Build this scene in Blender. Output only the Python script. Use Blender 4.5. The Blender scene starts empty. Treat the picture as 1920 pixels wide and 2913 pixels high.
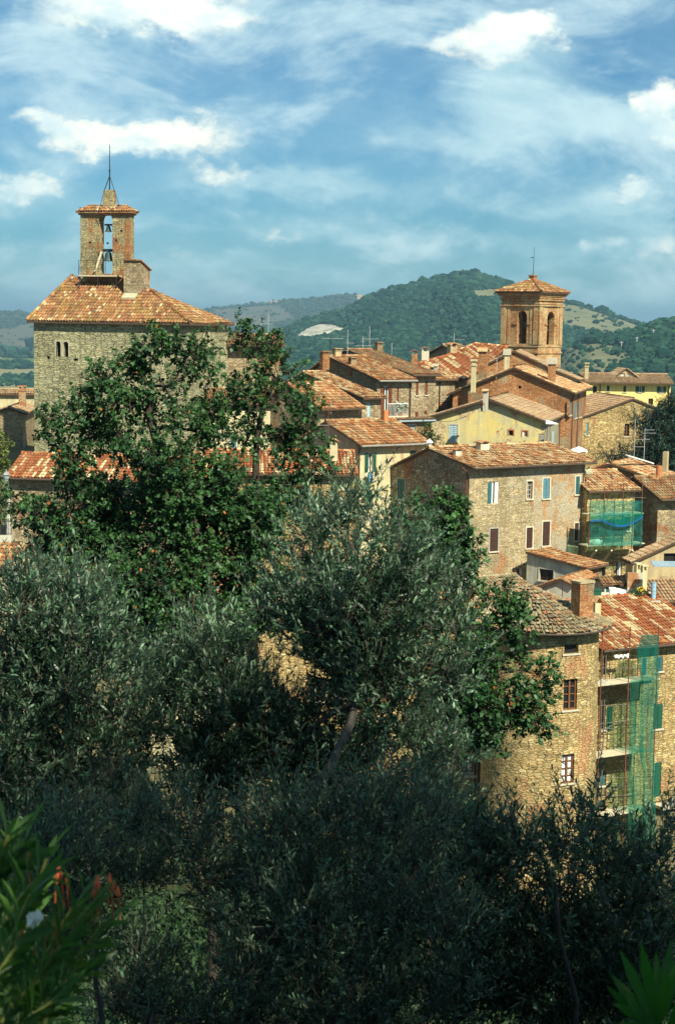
import bpy, math, random
import numpy as np
from mathutils import Vector, Matrix
R_ = math.radians
random.seed(7)
rng = np.random.default_rng(11)
scene = bpy.context.scene
COL = scene.collection

# ------------------------------------------------------------------ camera
FPX, CX, CY = 4700.0, 960.0, 1456.5          # focal length and centre in pixels of the 1920 px wide photograph
PITCH, ROLL = R_(6.57), R_(0.9)
CAMROT = Matrix.Rotation(math.pi / 2 - PITCH, 4, 'X') @ Matrix.Rotation(ROLL, 4, 'Z')
cam_d = bpy.data.cameras.new('camera')
cam = bpy.data.objects.new('camera', cam_d)
COL.objects.link(cam)
cam.matrix_world = CAMROT
cam_d.sensor_fit = 'HORIZONTAL'
cam_d.sensor_width = 24.0
cam_d.lens = 24.0 * FPX / 1920.0
cam_d.clip_start = 0.1
cam_d.clip_end = 60000
cam_d.dof.use_dof = True
cam_d.dof.focus_distance = 70
cam_d.dof.aperture_fstop = 9.0
scene.camera = cam
ROT3 = CAMROT.to_3x3()

def ray(u, v):
    return ROT3 @ Vector(((u - CX) / FPX, (CY - v) / FPX, -1.0))
def at(u, v, Y):
    d = ray(u, v)
    return d * (Y / d.y)
def on_plane(u, v, p, n):
    d = ray(u, v)
    return d * (p.dot(n) / d.dot(n))

# ------------------------------------------------------------------ light
SUN = Vector((0.47, -0.73, 0.86)).normalized()      # towards the sun
sun_el = math.asin(SUN.z)
sun_az = math.atan2(SUN.x, SUN.y)
sd = bpy.data.lights.new('sun', 'SUN')
sd.energy = 5.0
sd.angle = R_(0.5)
sd.color = (1.0, 0.94, 0.76)
so = bpy.data.objects.new('sun', sd)
COL.objects.link(so)
so.rotation_euler = SUN.to_track_quat('Z', 'Y').to_euler()
scene.view_settings.view_transform = 'Standard'
scene.view_settings.look = 'None'
scene.view_settings.exposure = 0.80
scene.view_settings.gamma = 1.0

# ------------------------------------------------------------------ node helpers
class NT:
    def __init__(s, tree):
        s.t = tree; s.n = tree.nodes; s.l = tree.links
    def node(s, typ, ins=None, **props):
        n = s.n.new(typ)
        for k, v in props.items():
            setattr(n, k, v)
        if ins:
            for k, v in ins.items():
                s.set(n.inputs[k], v)
        return n
    def set(s, sock, v):
        if isinstance(v, bpy.types.NodeSocket):
            s.l.new(v, sock)
        elif v is not None:
            if sock.type == 'RGBA' and len(v) == 3:
                v = (*v, 1)
            sock.default_value = v
    def math(s, op, a, b=None, c=None, clamp=False):
        n = s.n.new('ShaderNodeMath'); n.operation = op; n.use_clamp = clamp
        for i, x in enumerate((a, b, c)):
            if x is not None:
                s.set(n.inputs[i], x)
        return n.outputs[0]
    def vmath(s, op, a, b=None, scale=None):
        n = s.n.new('ShaderNodeVectorMath'); n.operation = op
        s.set(n.inputs[0], a)
        if b is not None: s.set(n.inputs[1], b)
        if scale is not None: s.set(n.inputs['Scale'], scale)
        return n.outputs['Value'] if op in ('LENGTH', 'DOT_PRODUCT', 'DISTANCE') else n.outputs[0]
    def mix(s, f, a, b, blend='MIX'):
        n = s.n.new('ShaderNodeMix'); n.data_type = 'RGBA'; n.blend_type = blend
        s.set(n.inputs[0], f); s.set(n.inputs[6], a); s.set(n.inputs[7], b)
        return n.outputs[2]
    def ramp(s, f, stops, interp='LINEAR'):
        n = s.n.new('ShaderNodeValToRGB'); cr = n.color_ramp; cr.interpolation = interp
        while len(cr.elements) < len(stops): cr.elements.new(0.5)
        for e, (p, c) in zip(cr.elements, stops):
            e.position = p; e.color = (*c, 1) if len(c) == 3 else c
        s.set(n.inputs[0], f)
        return n.outputs[0]
    def maprange(s, v, a, b, c=0.0, d=1.0, smooth=False):
        n = s.n.new('ShaderNodeMapRange')
        if smooth: n.interpolation_type = 'SMOOTHSTEP'
        for i, x in enumerate((v, a, b, c, d)): s.set(n.inputs[i], x)
        return n.outputs[0]
    def noise(s, vec, scale, detail=3.0, rough=0.55, dim='3D', distortion=0.0):
        n = s.n.new('ShaderNodeTexNoise'); n.noise_dimensions = dim
        s.set(n.inputs['Vector'], vec)
        n.inputs['Scale'].default_value = scale; n.inputs['Detail'].default_value = detail
        n.inputs['Roughness'].default_value = rough; n.inputs['Distortion'].default_value = distortion
        return n

def new_mat(name):
    m = bpy.data.materials.new(name); m.use_nodes = True
    m.node_tree.nodes.clear()
    t = NT(m.node_tree)
    out = t.node('ShaderNodeOutputMaterial')
    return m, t, out

def uvnode(t):
    return t.node('ShaderNodeTexCoord').outputs['UV']

def finish(t, out, col, rough=0.85, bump=None, bstr=0.5, bdist=0.03, spec=0.25, metallic=0.0):
    b = t.node('ShaderNodeBsdfPrincipled', {'Base Color': col, 'Roughness': rough, 'Specular IOR Level': spec, 'Metallic': metallic})
    if bump is not None:
        bn = t.node('ShaderNodeBump', {'Height': bump, 'Strength': bstr, 'Distance': bdist})
        t.l.new(bn.outputs[0], b.inputs['Normal'])
    t.l.new(b.outputs[0], out.inputs[0])
    return b

def stone_mat(name, cols, mortar, su=2.6, sv=6.0, mort=0.07, patch=None, render=None, stain=0.35, bstr=0.8, seed=0.0):
    """rubble masonry in wall metres (UV): cells of random stone colour, mortar joints, brick patches, leftover plaster"""
    m, t, out = new_mat(name)
    uv = t.vmath('ADD', uvnode(t), (seed, seed * 1.7, 0))
    wob = t.noise(uv, 2.1, 3, dim='2D')
    d = t.vmath('MULTIPLY', t.vmath('SUBTRACT', wob.outputs['Color'], (.5, .5, .5)), (.30, .16, 0))
    p = t.vmath('ADD', uv, d)
    sc = t.vmath('MULTIPLY', p, (su, sv, 1))
    v1 = t.node('ShaderNodeTexVoronoi', {'Vector': sc, 'Scale': 1.0, 'Randomness': 0.72}, voronoi_dimensions='2D')
    v2 = t.node('ShaderNodeTexVoronoi', {'Vector': sc, 'Scale': 1.0, 'Randomness': 0.72}, voronoi_dimensions='2D', feature='DISTANCE_TO_EDGE')
    sc2 = t.vmath('MULTIPLY', p, (su * .74, sv * .74, 1))                     # patches of bigger blocks
    w1 = t.node('ShaderNodeTexVoronoi', {'Vector': sc2, 'Scale': 1.0, 'Randomness': 0.6}, voronoi_dimensions='2D')
    w2 = t.node('ShaderNodeTexVoronoi', {'Vector': sc2, 'Scale': 1.0, 'Randomness': 0.6}, voronoi_dimensions='2D', feature='DISTANCE_TO_EDGE')
    big = t.math('GREATER_THAN', t.noise(t.vmath('ADD', p, (17.3, 4.4, 0)), .9, 3, .6, dim='2D').outputs[0], .53)
    sep = t.node('ShaderNodeSeparateColor', {0: t.mix(big, v1.outputs['Color'], w1.outputs['Color'])})
    n = len(cols)
    col = t.ramp(sep.outputs[0], [(i / (n - 1), c) for i, c in enumerate(cols)])
    edist = t.math('ADD', t.math('MULTIPLY', v2.outputs[0], t.math('SUBTRACT', 1.0, big)), t.math('MULTIPLY', w2.outputs[0], big))
    edge = t.maprange(edist, mort * .3, mort * 1.6, 1, 0, True)
    if patch:
        pcol, pcol2, amt, pscale = patch
        bs = t.vmath('MULTIPLY', p, (3.6, 11.0, 1))
        b1 = t.node('ShaderNodeTexVoronoi', {'Vector': bs, 'Scale': 1.0, 'Randomness': 0.5}, voronoi_dimensions='2D')
        bcol = t.mix(t.node('ShaderNodeSeparateColor', {0: b1.outputs['Color']}).outputs[1], pcol, pcol2)
        pn = t.noise(t.vmath('MULTIPLY', uv, (1, .7, 1)), pscale, 3, dim='2D')
        pm = t.maprange(pn.outputs[0], 1 - amt - .04, 1 - amt + .04, 0, 1)
        col = t.mix(pm, col, bcol)
    col = t.mix(t.math('MULTIPLY', edge, .68), col, mortar)
    if render:
        rcol, ramt, rscale = render
        rn = t.noise(t.vmath('ADD', uv, (31.7, 5.1, 0)), rscale, 5, .65, dim='2D')
        rm = t.maprange(rn.outputs[0], 1 - ramt - .03, 1 - ramt + .03, 0, 1)
        rc = t.mix(t.noise(uv, 2.2, 4, dim='2D').outputs[0], rcol, tuple(c * .72 for c in rcol))
        col = t.mix(rm, col, rc)
    st = t.noise(uv, .45, 5, .6, dim='2D')
    sm = t.maprange(st.outputs[0], .3, .7, 1 - stain, 1 + stain * .5)
    col = t.mix(1.0, col, t.node('ShaderNodeCombineColor', {0: sm, 1: sm, 2: sm}).outputs[0], 'MULTIPLY')
    gr = t.noise(uv, 9, 3, .7, dim='2D')
    gm = t.maprange(gr.outputs[0], .25, .75, .62, 1.35)
    col = t.mix(1.0, col, t.node('ShaderNodeCombineColor', {0: gm, 1: gm, 2: gm}).outputs[0], 'MULTIPLY')
    h = t.math('ADD', t.math('MULTIPLY', t.math('SUBTRACT', 1.0, edge), sep.outputs[2]), t.math('MULTIPLY', gr.outputs[0], .5))
    finish(t, out, col, .92, h, bstr, .07, .12)
    return m

def plaster_mat(name, c1, c2, under=None, uamt=.2, uscale=.5, bstr=.25, streak=.2, seed=0.0):
    """old lime plaster: two washes of colour, damp streaks, and lost areas that show the rubble below"""
    m, t, out = new_mat(name)
    uv = t.vmath('ADD', uvnode(t), (seed, seed * .7, 0))
    a = t.noise(uv, .8, 5, .62, dim='2D')
    col = t.mix(t.maprange(a.outputs[0], .36, .62), c1, c2)
    if under:
        ucols, umort = under
        sc = t.vmath('MULTIPLY', uv, (3.0, 6.0, 1))
        v1 = t.node('ShaderNodeTexVoronoi', {'Vector': sc, 'Scale': 1.0}, voronoi_dimensions='2D')
        v2 = t.node('ShaderNodeTexVoronoi', {'Vector': sc, 'Scale': 1.0}, voronoi_dimensions='2D', feature='DISTANCE_TO_EDGE')
        uc = t.ramp(t.node('ShaderNodeSeparateColor', {0: v1.outputs['Color']}).outputs[0], [(i / (len(ucols) - 1), c) for i, c in enumerate(ucols)])
        uc = t.mix(t.maprange(v2.outputs[0], .02, .12, .9, 0), uc, umort)
        un = t.noise(t.vmath('ADD', uv, (9.3, 3.1, 0)), uscale, 4, .6, dim='2D')
        um = t.maprange(un.outputs[0], 1 - uamt - .015, 1 - uamt + .015)
        col = t.mix(um, col, uc)
    s = t.noise(t.vmath('MULTIPLY', uv, (3.0, .25, 1)), 1.0, 4, .6, dim='2D')
    sm = t.maprange(s.outputs[0], .3, .7, 1 - streak, 1 + streak * .5)
    col = t.mix(1.0, col, t.node('ShaderNodeCombineColor', {0: sm, 1: sm, 2: sm}).outputs[0], 'MULTIPLY')
    g = t.noise(uv, 12, 3, .7, dim='2D')
    gm = t.maprange(g.outputs[0], .25, .75, .85, 1.12)
    col = t.mix(1.0, col, t.node('ShaderNodeCombineColor', {0: gm, 1: gm, 2: gm}).outputs[0], 'MULTIPLY')
    finish(t, out, col, .92, g.outputs[0], bstr, .03, .12)
    return m

def tile_mat(name, stops, lichen=(.20, .19, .10), lamt=.25, dirt=.5, run=1.0):
    """clay tiles: one random colour per tile (UV counts tiles), with lichen and dirt over them"""
    m, t, out = new_mat(name)
    uv = uvnode(t)
    fl = t.vmath('FLOOR', t.vmath('MULTIPLY', uv, (1, run, 1)))
    wn = t.node('ShaderNodeTexWhiteNoise', {'Vector': fl}, noise_dimensions='2D')
    col = t.ramp(wn.outputs['Value'], stops)
    ob = t.node('ShaderNodeTexCoord').outputs['Object']
    ln = t.noise(ob, .9, 5, .65)
    col = t.mix(t.maprange(ln.outputs[0], .62 - lamt * .4, .75 - lamt * .3, 0, .75), col, lichen)
    g = t.noise(ob, 7.5, 3, .7)
    gm = t.maprange(g.outputs[0], .25, .75, 1 - dirt, 1.3)
    sn = t.noise(t.vmath('MULTIPLY', uv, (.55, .10, 1)), 1.0, 4, .65, dim='2D')      # rain streaks down the slope
    gm = t.math('MULTIPLY', gm, t.maprange(sn.outputs[0], .3, .7, .72, 1.22))
    col = t.mix(1.0, col, t.node('ShaderNodeCombineColor', {0: gm, 1: gm, 2: gm}).outputs[0], 'MULTIPLY')
    finish(t, out, col, .88, g.outputs[0], .3, .02, .15)
    return m

_plain = {}
def plain(name, c, rough=.7, var=.2, scale=6.0, spec=.3, metallic=0.0):
    if name in _plain: return _plain[name]
    m, t, out = new_mat(name)
    ob = t.node('ShaderNodeTexCoord').outputs['Object']
    g = t.noise(ob, scale, 4, .65)
    col = t.mix(t.maprange(g.outputs[0], .3, .7), tuple(x * (1 - var) for x in c), tuple(min(1, x * (1 + var)) for x in c))
    finish(t, out, col, rough, g.outputs[0], .15, .01, spec, metallic)
    _plain[name] = m
    return m

def leaf_mat(name, top, top2, under, rough=.45, transl=.25, spec=.5, tcol=None):
    """two-sided leaf: each leaf has its own tint, the underside its own colour, and some light comes through"""
    m, t, out = new_mat(name)
    at_ = t.node('ShaderNodeAttribute', attribute_name='tint')
    col = t.mix(at_.outputs['Fac'], top, top2)
    bf = t.node('ShaderNodeNewGeometry').outputs['Backfacing']
    col = t.mix(bf, col, under)
    rare = t.math('GREATER_THAN', at_.outputs['Fac'], .985)
    col = t.mix(rare, col, (.30, .10, .02))
    b = t.node('ShaderNodeBsdfPrincipled', {'Base Color': col, 'Roughness': rough, 'Specular IOR Level': spec})
    tr = t.node('ShaderNodeBsdfTranslucent', {'Color': t.mix(1.0, col, tcol or (1.6, 2.2, .6), 'MULTIPLY')})
    mx = t.node('ShaderNodeMixShader', {0: transl})
    t.l.new(b.outputs[0], mx.inputs[1]); t.l.new(tr.outputs[0], mx.inputs[2])
    t.l.new(mx.outputs[0], out.inputs[0])
    return m

# ------------------------------------------------------------------ mesh helpers
class MB:
    def __init__(s):
        s.v = []; s.f = []; s.uv = []
    def poly(s, pts, uvs=None):
        i = len(s.v)
        pts = [Vector(p) for p in pts]
        s.v += pts
        s.f.append(list(range(i, i + len(pts))))
        if uvs is None:
            n = (pts[1] - pts[0]).cross(pts[2] - pts[0])
            ax, ay, az = abs(n.x), abs(n.y), abs(n.z)
            if az > max(ax, ay): uvs = [(p.x, p.y) for p in pts]
            elif ax > ay: uvs = [(p.y, p.z) for p in pts]
            else: uvs = [(p.x, p.z) for p in pts]
        s.uv += list(uvs)
    def hexa(s, p):                      # p: 4 bottom + 4 top points
        for q in ((3, 2, 1, 0), (4, 5, 6, 7), (0, 1, 5, 4), (1, 2, 6, 5), (2, 3, 7, 6), (3, 0, 4, 7)):
            s.poly([p[i] for i in q])
    def box(s, x0, x1, y0, y1, z0, z1):
        s.hexa([(x0, y0, z0), (x1, y0, z0), (x1, y1, z0), (x0, y1, z0), (x0, y0, z1), (x1, y0, z1), (x1, y1, z1), (x0, y1, z1)])
    def boxm(s, mp, s0, s1, z0, z1, d0, d1):
        s.hexa([mp(s0, z0, d0), mp(s1, z0, d0), mp(s1, z0, d1), mp(s0, z0, d1), mp(s0, z1, d0), mp(s1, z1, d0), mp(s1, z1, d1), mp(s0, z1, d1)])
    def tube(s, pts, r, n=6, caps=True):
        pts = [Vector(p) for p in pts]
        rs = r if isinstance(r, (list, tuple)) else [r] * len(pts)
        rings = []
        side = None
        for i, p in enumerate(pts):
            d = (pts[min(i + 1, len(pts) - 1)] - pts[max(i - 1, 0)]).normalized()
            if side is None:
                side = d.orthogonal().normalized()
            side = (side - d * side.dot(d)).normalized()
            up = d.cross(side)
            rings.append([p + (side * math.cos(k * 2 * math.pi / n) + up * math.sin(k * 2 * math.pi / n)) * rs[i] for k in range(n)])
        for a, b in zip(rings, rings[1:]):
            for k in range(n):
                s.poly([a[k], a[(k + 1) % n], b[(k + 1) % n], b[k]])
        if caps:
            s.poly(rings[0][::-1]); s.poly(rings[-1])
    def lathe(s, c, prof, n=14):
        c = Vector(c)
        rings = [[c + Vector((r * math.cos(k * 2 * math.pi / n), r * math.sin(k * 2 * math.pi / n), z)) for k in range(n)] for r, z in prof]
        for a, b in zip(rings, rings[1:]):
            for k in range(n):
                s.poly([a[k], a[(k + 1) % n], b[(k + 1) % n], b[k]])
        s.poly(rings[0][::-1]); s.poly(rings[-1])
    def build(s, name, mat, parent=None, smooth=False):
        me = bpy.data.meshes.new(name)
        me.from_pydata([tuple(p) for p in s.v], [], s.f)
        uvl = me.uv_layers.new(name='UVMap')
        uvl.data.foreach_set('uv', [c for q in s.uv for c in q])
        if smooth:
            me.polygons.foreach_set('use_smooth', [True] * len(me.polygons))
        me.materials.append(mat)
        me.update()
        o = bpy.data.objects.new(name, me)
        COL.objects.link(o)
        if parent: o.parent = parent
        return o

def tag(o, label=None, cat=None, group=None, kind=None):
    if label: o['label'] = label
    if cat: o['category'] = cat
    if group: o['group'] = group
    if kind: o['kind'] = kind
    return o
def empty(name, loc, rz=0.0, label=None, cat=None, group=None):
    o = bpy.data.objects.new(name, None)
    o.empty_display_size = .3
    o.location = loc; o.rotation_euler = (0, 0, rz)
    COL.objects.link(o)
    return tag(o, label, cat, group)
def to_local(root, p):
    q = p - Vector(root.location)
    return Matrix.Rotation(-root.rotation_euler.z, 3, 'Z') @ q

def np_mesh(name, verts, faces_n, mat, parent=None, tint=None, smooth=False):
    """verts (N,k,3): N faces of k corners each, own vertices"""
    N, k, _ = verts.shape
    me = bpy.data.meshes.new(name)
    me.vertices.add(N * k); me.loops.add(N * k); me.polygons.add(N)
    me.vertices.foreach_set('co', verts.astype(np.float32).ravel())
    me.loops.foreach_set('vertex_index', np.arange(N * k, dtype=np.int32))
    me.polygons.foreach_set('loop_start', np.arange(0, N * k, k, dtype=np.int32))
    me.polygons.foreach_set('loop_total', np.full(N, k, dtype=np.int32))
    if tint is not None:
        a = me.attributes.new('tint', 'FLOAT', 'FACE')
        a.data.foreach_set('value', tint.astype(np.float32))
    me.materials.append(mat)
    me.update(calc_edges=True)
    o = bpy.data.objects.new(name, me)
    COL.objects.link(o)
    if parent: o.parent = parent
    return o
def unit(a):
    return a / np.maximum(np.linalg.norm(a, axis=-1, keepdims=True), 1e-9)

# ------------------------------------------------------------------ tiled roofs
def clip_col(poly2, a):
    """b-range of a convex polygon (list of (a,b)) on the line a=const"""
    bs = []
    for (a0, b0), (a1, b1) in zip(poly2, poly2[1:] + poly2[:1]):
        if (a0 - a) * (a1 - a) < 0:
            bs.append(b0 + (b1 - b0) * (a - a0) / (a1 - a0))
    return (min(bs), max(bs)) if len(bs) >= 2 else None

def half_tile(mb, p_lo, p_hi, across, n, r0, r1, uvc, lift0, lift1, seg=4):
    lo = []; hi = []
    for k in range(seg + 1):
        t = math.pi * k / seg
        c, s_ = math.cos(t), math.sin(t)
        lo.append(p_lo + across * (r0 * c) + n * (r0 * s_ * .85 + lift0))
        hi.append(p_hi + across * (r1 * c) + n * (r1 * s_ * .85 + lift1))
    for k in range(seg):
        mb.poly([lo[k], lo[k + 1], hi[k + 1], hi[k]], [uvc] * 4)

_tilecount = [0]
def tile_plane(mb, poly, w=.22, l=.40, wob=.012, sag=.05):
    """covers a planar convex polygon with rows of half-round clay tiles, each tile its own piece"""
    poly = [Vector(p) for p in poly]
    n = Vector((0, 0, 0))
    for i in range(1, len(poly) - 1):
        n += (poly[i] - poly[0]).cross(poly[i + 1] - poly[0])
    n.normalize()
    if n.z < 0: n = -n
    down = (Vector((0, 0, -1)) + n * n.z).normalized()
    across = down.cross(n).normalized()
    o = poly[0]
    p2 = [((p - o).dot(across), (p - o).dot(down)) for p in poly]
    _tilecount[0] += 1
    base = _tilecount[0] * 137
    a0, a1 = min(p[0] for p in p2), max(p[0] for p in p2)
    mb.poly(poly, [(base + p[0] / w, p[1] / l) for p in p2])
    nc = max(1, int((a1 - a0) / w)); ww = (a1 - a0) / nc
    ph = [random.uniform(0, 6) for _ in range(3)]
    for i in range(nc):
        a = a0 + (i + .5) * ww
        rg = clip_col(p2, a)
        if not rg: continue
        b0, b1 = rg
        nr = max(1, int(math.ceil((b1 - b0) / l)))
        for k in range(nr):
            lo = b1 - k * l + random.uniform(-wob, wob) * 2
            hi = max(b0, lo - l * 1.12)
            da = random.uniform(-wob, wob)
            z = sag * .5 * (math.sin(a * .9 + ph[0]) * math.sin(lo * .8 + ph[1])) + random.uniform(0, .012)
            pl = o + across * (a + da) + down * lo + n * z
            phh = o + across * (a + da * .5 + random.uniform(-wob, wob) * .5) + down * hi + n * z
            half_tile(mb, pl, phh, across, n, ww * .44, ww * .36, (base + i + .5, k + .5), .035, .0)

def ridge_tiles(mb, p, q, r=.13, l=.42):
    p, q = Vector(p), Vector(q)
    d = q - p; L = d.length; d.normalize()
    across = d.cross(Vector((0, 0, 1))).normalized(); n = across.cross(d).normalized()
    if n.z < 0: n = -n
    _tilecount[0] += 1
    k = 0; t = 0.0
    while t < L - .05:
        e = min(L, t + l * 1.1)
        half_tile(mb, p + d * t + n * random.uniform(-.01, .015), p + d * e + n * random.uniform(-.01, .01), across, n, r, r * .88, (_tilecount[0] * 137 + k + .5, .5), .02, .0)
        k += 1; t += l
DEBUG = False
# ------------------------------------------------------------------ materials of the town
BR1, BR2 = (.30, .115, .045), (.40, .19, .085)
STONES = [(.30, .235, .12), (.20, .155, .085), (.40, .32, .165), (.25, .21, .13), (.34, .245, .12), (.16, .13, .08)]
M = {}
M['tower'] = stone_mat('tower_stone', [(.40, .38, .215), (.25, .24, .135), (.53, .505, .29), (.33, .325, .20), (.45, .39, .21), (.19, .18, .11)], (.13, .115, .07), 2.4, 9.2, .11, None, None, .25, 1.0, 3)
M['gable'] = stone_mat('bell_gable_stone', [(.38, .33, .18), (.24, .215, .12), (.52, .43, .22), (.32, .29, .17), (.45, .30, .13)], (.12, .10, .055), 4.2, 9.5, .09, ((.36, .15, .055), (.42, .21, .09), .47, .55), None, .25, .9, 8)
M['rubble'] = stone_mat('rubble_stone', [(.42, .345, .19), (.30, .24, .13), (.52, .43, .25), (.36, .30, .18), (.47, .36, .19), (.25, .19, .11)], (.20, .165, .10), 3.6, 10, .08, ((.40, .18, .075), (.46, .27, .13), .38, .35), ((.48, .42, .28), .36, .35), .25, .7, 1)
M['rubble2'] = stone_mat('pinkish_rubble_stone', [(.42, .31, .18), (.33, .24, .14), (.50, .39, .235), (.38, .28, .16)], (.24, .19, .12), 4.8, 10, .07, ((.40, .20, .09), (.46, .28, .14), .46, .8), ((.44, .38, .26), .50, .8), .2, .5, 21)
M['greystone'] = stone_mat('weathered_grey_stone', [(.43, .35, .22), (.28, .225, .15), (.55, .45, .29), (.36, .29, .19), (.21, .17, .11)], (.10, .08, .055), 3.3, 9.0, .09, ((.33, .15, .07), (.38, .19, .095), .42, .4), None, .3, 1.0, 5)
M['oldwall'] = stone_mat('old_town_stone', [(.38, .29, .16), (.25, .195, .11), (.47, .37, .21), (.33, .26, .165), (.20, .15, .09)], (.16, .125, .08), 3.5, 9.8, .08, (BR1, BR2, .36, .5), ((.42, .36, .235), .36, .4), .3, .7, 12)
M['ochre'] = stone_mat('ochre_stone', [(.52, .385, .16), (.34, .245, .10), (.68, .53, .26), (.26, .195, .09), (.56, .38, .16), (.44, .35, .17)], (.17, .125, .055), 3.3, 9.8, .10, ((.42, .21, .095), (.50, .31, .15), .36, .45), None, .28, 1.0, 15)
M['brick'] = stone_mat('old_brick', [(.40, .175, .07), (.28, .115, .05), (.50, .26, .115), (.34, .18, .08), (.44, .21, .09)], (.20, .12, .065), 4.2, 11, .07, ((.38, .30, .17), (.28, .21, .12), .43, .6), None, .3, .7, 18)
M['beltower'] = stone_mat('belfry_brick', [(.44, .235, .10), (.34, .165, .07), (.54, .31, .14), (.38, .21, .09), (.50, .34, .17)], (.27, .17, .09), 4.2, 11, .06, ((.54, .39, .20), (.46, .32, .155), .45, .9), None, .25, .6, 28)
M['ruin'] = plaster_mat('flaking_yellow_plaster', (.66, .53, .19), (.50, .45, .25), ([(.62, .50, .26), (.30, .20, .09), (.56, .43, .22), (.38, .27, .13), (.36, .16, .07)], (.66, .58, .38)), .475, .36, .3, .12, 4)
M['cream'] = plaster_mat('stained_cream_plaster', (.58, .51, .29), (.48, .43, .26), ([(.42, .33, .18), (.34, .26, .15)], (.4, .34, .22)), .36, .5, seed=7)
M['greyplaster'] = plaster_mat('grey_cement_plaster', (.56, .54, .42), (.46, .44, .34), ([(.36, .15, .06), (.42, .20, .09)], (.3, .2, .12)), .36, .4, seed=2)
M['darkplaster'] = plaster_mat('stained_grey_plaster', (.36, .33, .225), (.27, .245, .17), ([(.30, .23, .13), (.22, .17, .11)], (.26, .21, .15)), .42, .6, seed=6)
M['yellow'] = plaster_mat('fresh_yellow_plaster', (.86, .66, .22), (.80, .62, .22), None, streak=.1, seed=3)
M['tan'] = plaster_mat('tan_plaster', (.46, .37, .205), (.38, .30, .17), ([(.40, .30, .16), (.30, .22, .12)], (.3, .24, .15)), .4, .6, seed=9)
O1, O2, O3, CR, PL, BRN, GY = (.36, .125, .045), (.43, .19, .07), (.27, .085, .035), (.60, .46, .24), (.50, .30, .14), (.17, .085, .045), (.26, .20, .13)
M['tile'] = tile_mat('sunburnt_clay_tile', [(0, O1), (.16, O2), (.30, (.34, .14, .06)), (.42, PL), (.52, O1), (.62, CR), (.72, BRN), (.82, O2), (.92, (.56, .36, .18)), (1, O3)], lamt=.2, dirt=.6)
M['tile_brown'] = tile_mat('browned_clay_tile', [(0, (.30, .125, .055)), (.2, (.38, .19, .085)), (.4, (.22, .10, .05)), (.55, (.44, .27, .13)), (.68, (.31, .14, .06)), (.8, (.50, .37, .20)), (.9, (.18, .095, .05)), (1, (.36, .20, .09))], (.24, .20, .10), .35, .6)
M['tile_pale'] = tile_mat('pale_mottled_clay_tile', [(0, O2), (.18, PL), (.34, CR), (.5, O1), (.62, (.62, .52, .30)), (.75, O2), (.88, BRN), (1, O1)], lamt=.15)
M['tile_stripe'] = tile_mat('red_and_cream_clay_tile', [(0, O3), (.2, O1), (.42, (.30, .10, .045)), (.54, O2), (.62, (.50, .32, .17)), (.70, CR), (.80, (.64, .52, .30)), (.85, O1), (1, O3)], lamt=.05, run=.45)
M['tile_old'] = tile_mat('lichened_clay_tile', [(0, (.29, .115, .055)), (.16, (.40, .18, .075)), (.32, (.17, .08, .045)), (.46, (.43, .24, .10)), (.54, (.34, .14, .06)), (.60, (.52, .36, .18)), (.68, (.60, .47, .26)), (.73, (.22, .11, .055)), (.84, (.40, .24, .08)), (.93, (.30, .13, .065)), (1, (.24, .16, .09))], (.25, .17, .05), .3, .65)
M['tile_grey'] = tile_mat('grey_lichened_tile', [(0, (.24, .19, .11)), (.18, (.36, .29, .17)), (.30, (.40, .19, .085)), (.46, (.28, .22, .13)), (.58, (.52, .43, .27)), (.70, (.17, .12, .07)), (.82, (.42, .22, .10)), (.92, (.34, .17, .085)), (1, (.30, .25, .15))], (.30, .27, .15), .4, .65)
M['tile_dull'] = tile_mat('dull_brown_tile', [(0, (.33, .20, .11)), (.25, (.46, .32, .18)), (.5, (.28, .16, .09)), (.7, (.50, .37, .22)), (.85, (.40, .22, .11)), (1, (.30, .20, .11))], (.24, .21, .13), .3, .6)
M['eave'] = plain('eave_timber', (.075, .048, .03), .9, .3)
M['painted_dark'] = plain('dark_interior', (.012, .011, .010), .6, .3)  # near-black tone painted in for the unlit space behind openings
M['glass'] = plain('window_glass', (.015, .02, .022), .3, .3, spec=.3)
M['green'] = plain('green_shutter_paint', (.012, .085, .05), .6)
M['teal'] = plain('faded_teal_paint', (.03, .12, .13), .65)
M['blue'] = plain('faded_blue_paint', (.09, .21, .25), .65)
M['paleblue'] = plain('pale_blue_paint', (.34, .47, .50), .6)
M['brown'] = plain('dark_brown_shutter', (.055, .026, .018), .65)
M['redbrown'] = plain('red_brown_shutter', (.15, .038, .016), .65)
M['wood'] = plain('varnished_window_wood', (.17, .07, .028), .5)
M['white'] = plain('white_paint', (.78, .76, .68), .6, .06)
M['curtain'] = plain('white_curtain', (.72, .74, .72), .9, .06)
M['lime'] = plain('pale_lime_surround', (.50, .45, .33), .9)
M['greytrim'] = plain('grey_stone_trim', (.33, .31, .25), .9)
M['rust'] = plain('rusty_pipe', (.16, .055, .028), .7)
M['zinc'] = plain('zinc_gutter', (.30, .29, .26), .55, metallic=.3)
M['dgutter'] = plain('dark_copper_gutter', (.07, .05, .035), .6)
M['iron'] = plain('dark_iron', (.02, .021, .022), .6)
M['steel'] = plain('galvanised_steel', (.42, .43, .42), .5, metallic=.2)
M['terracotta'] = plain('terracotta_flue', (.42, .17, .065), .8)
M['bronze'] = plain('weathered_bronze', (.05, .085, .075), .55, metallic=.4)
M['plank'] = plain('scaffold_plank', (.50, .44, .30), .85, .25)
M['lichen'] = plain('lichened_mortar', (.40, .37, .24), .95, .3)
M['slate'] = plain('blue_grey_sheet', (.24, .32, .36), .6)

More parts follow.
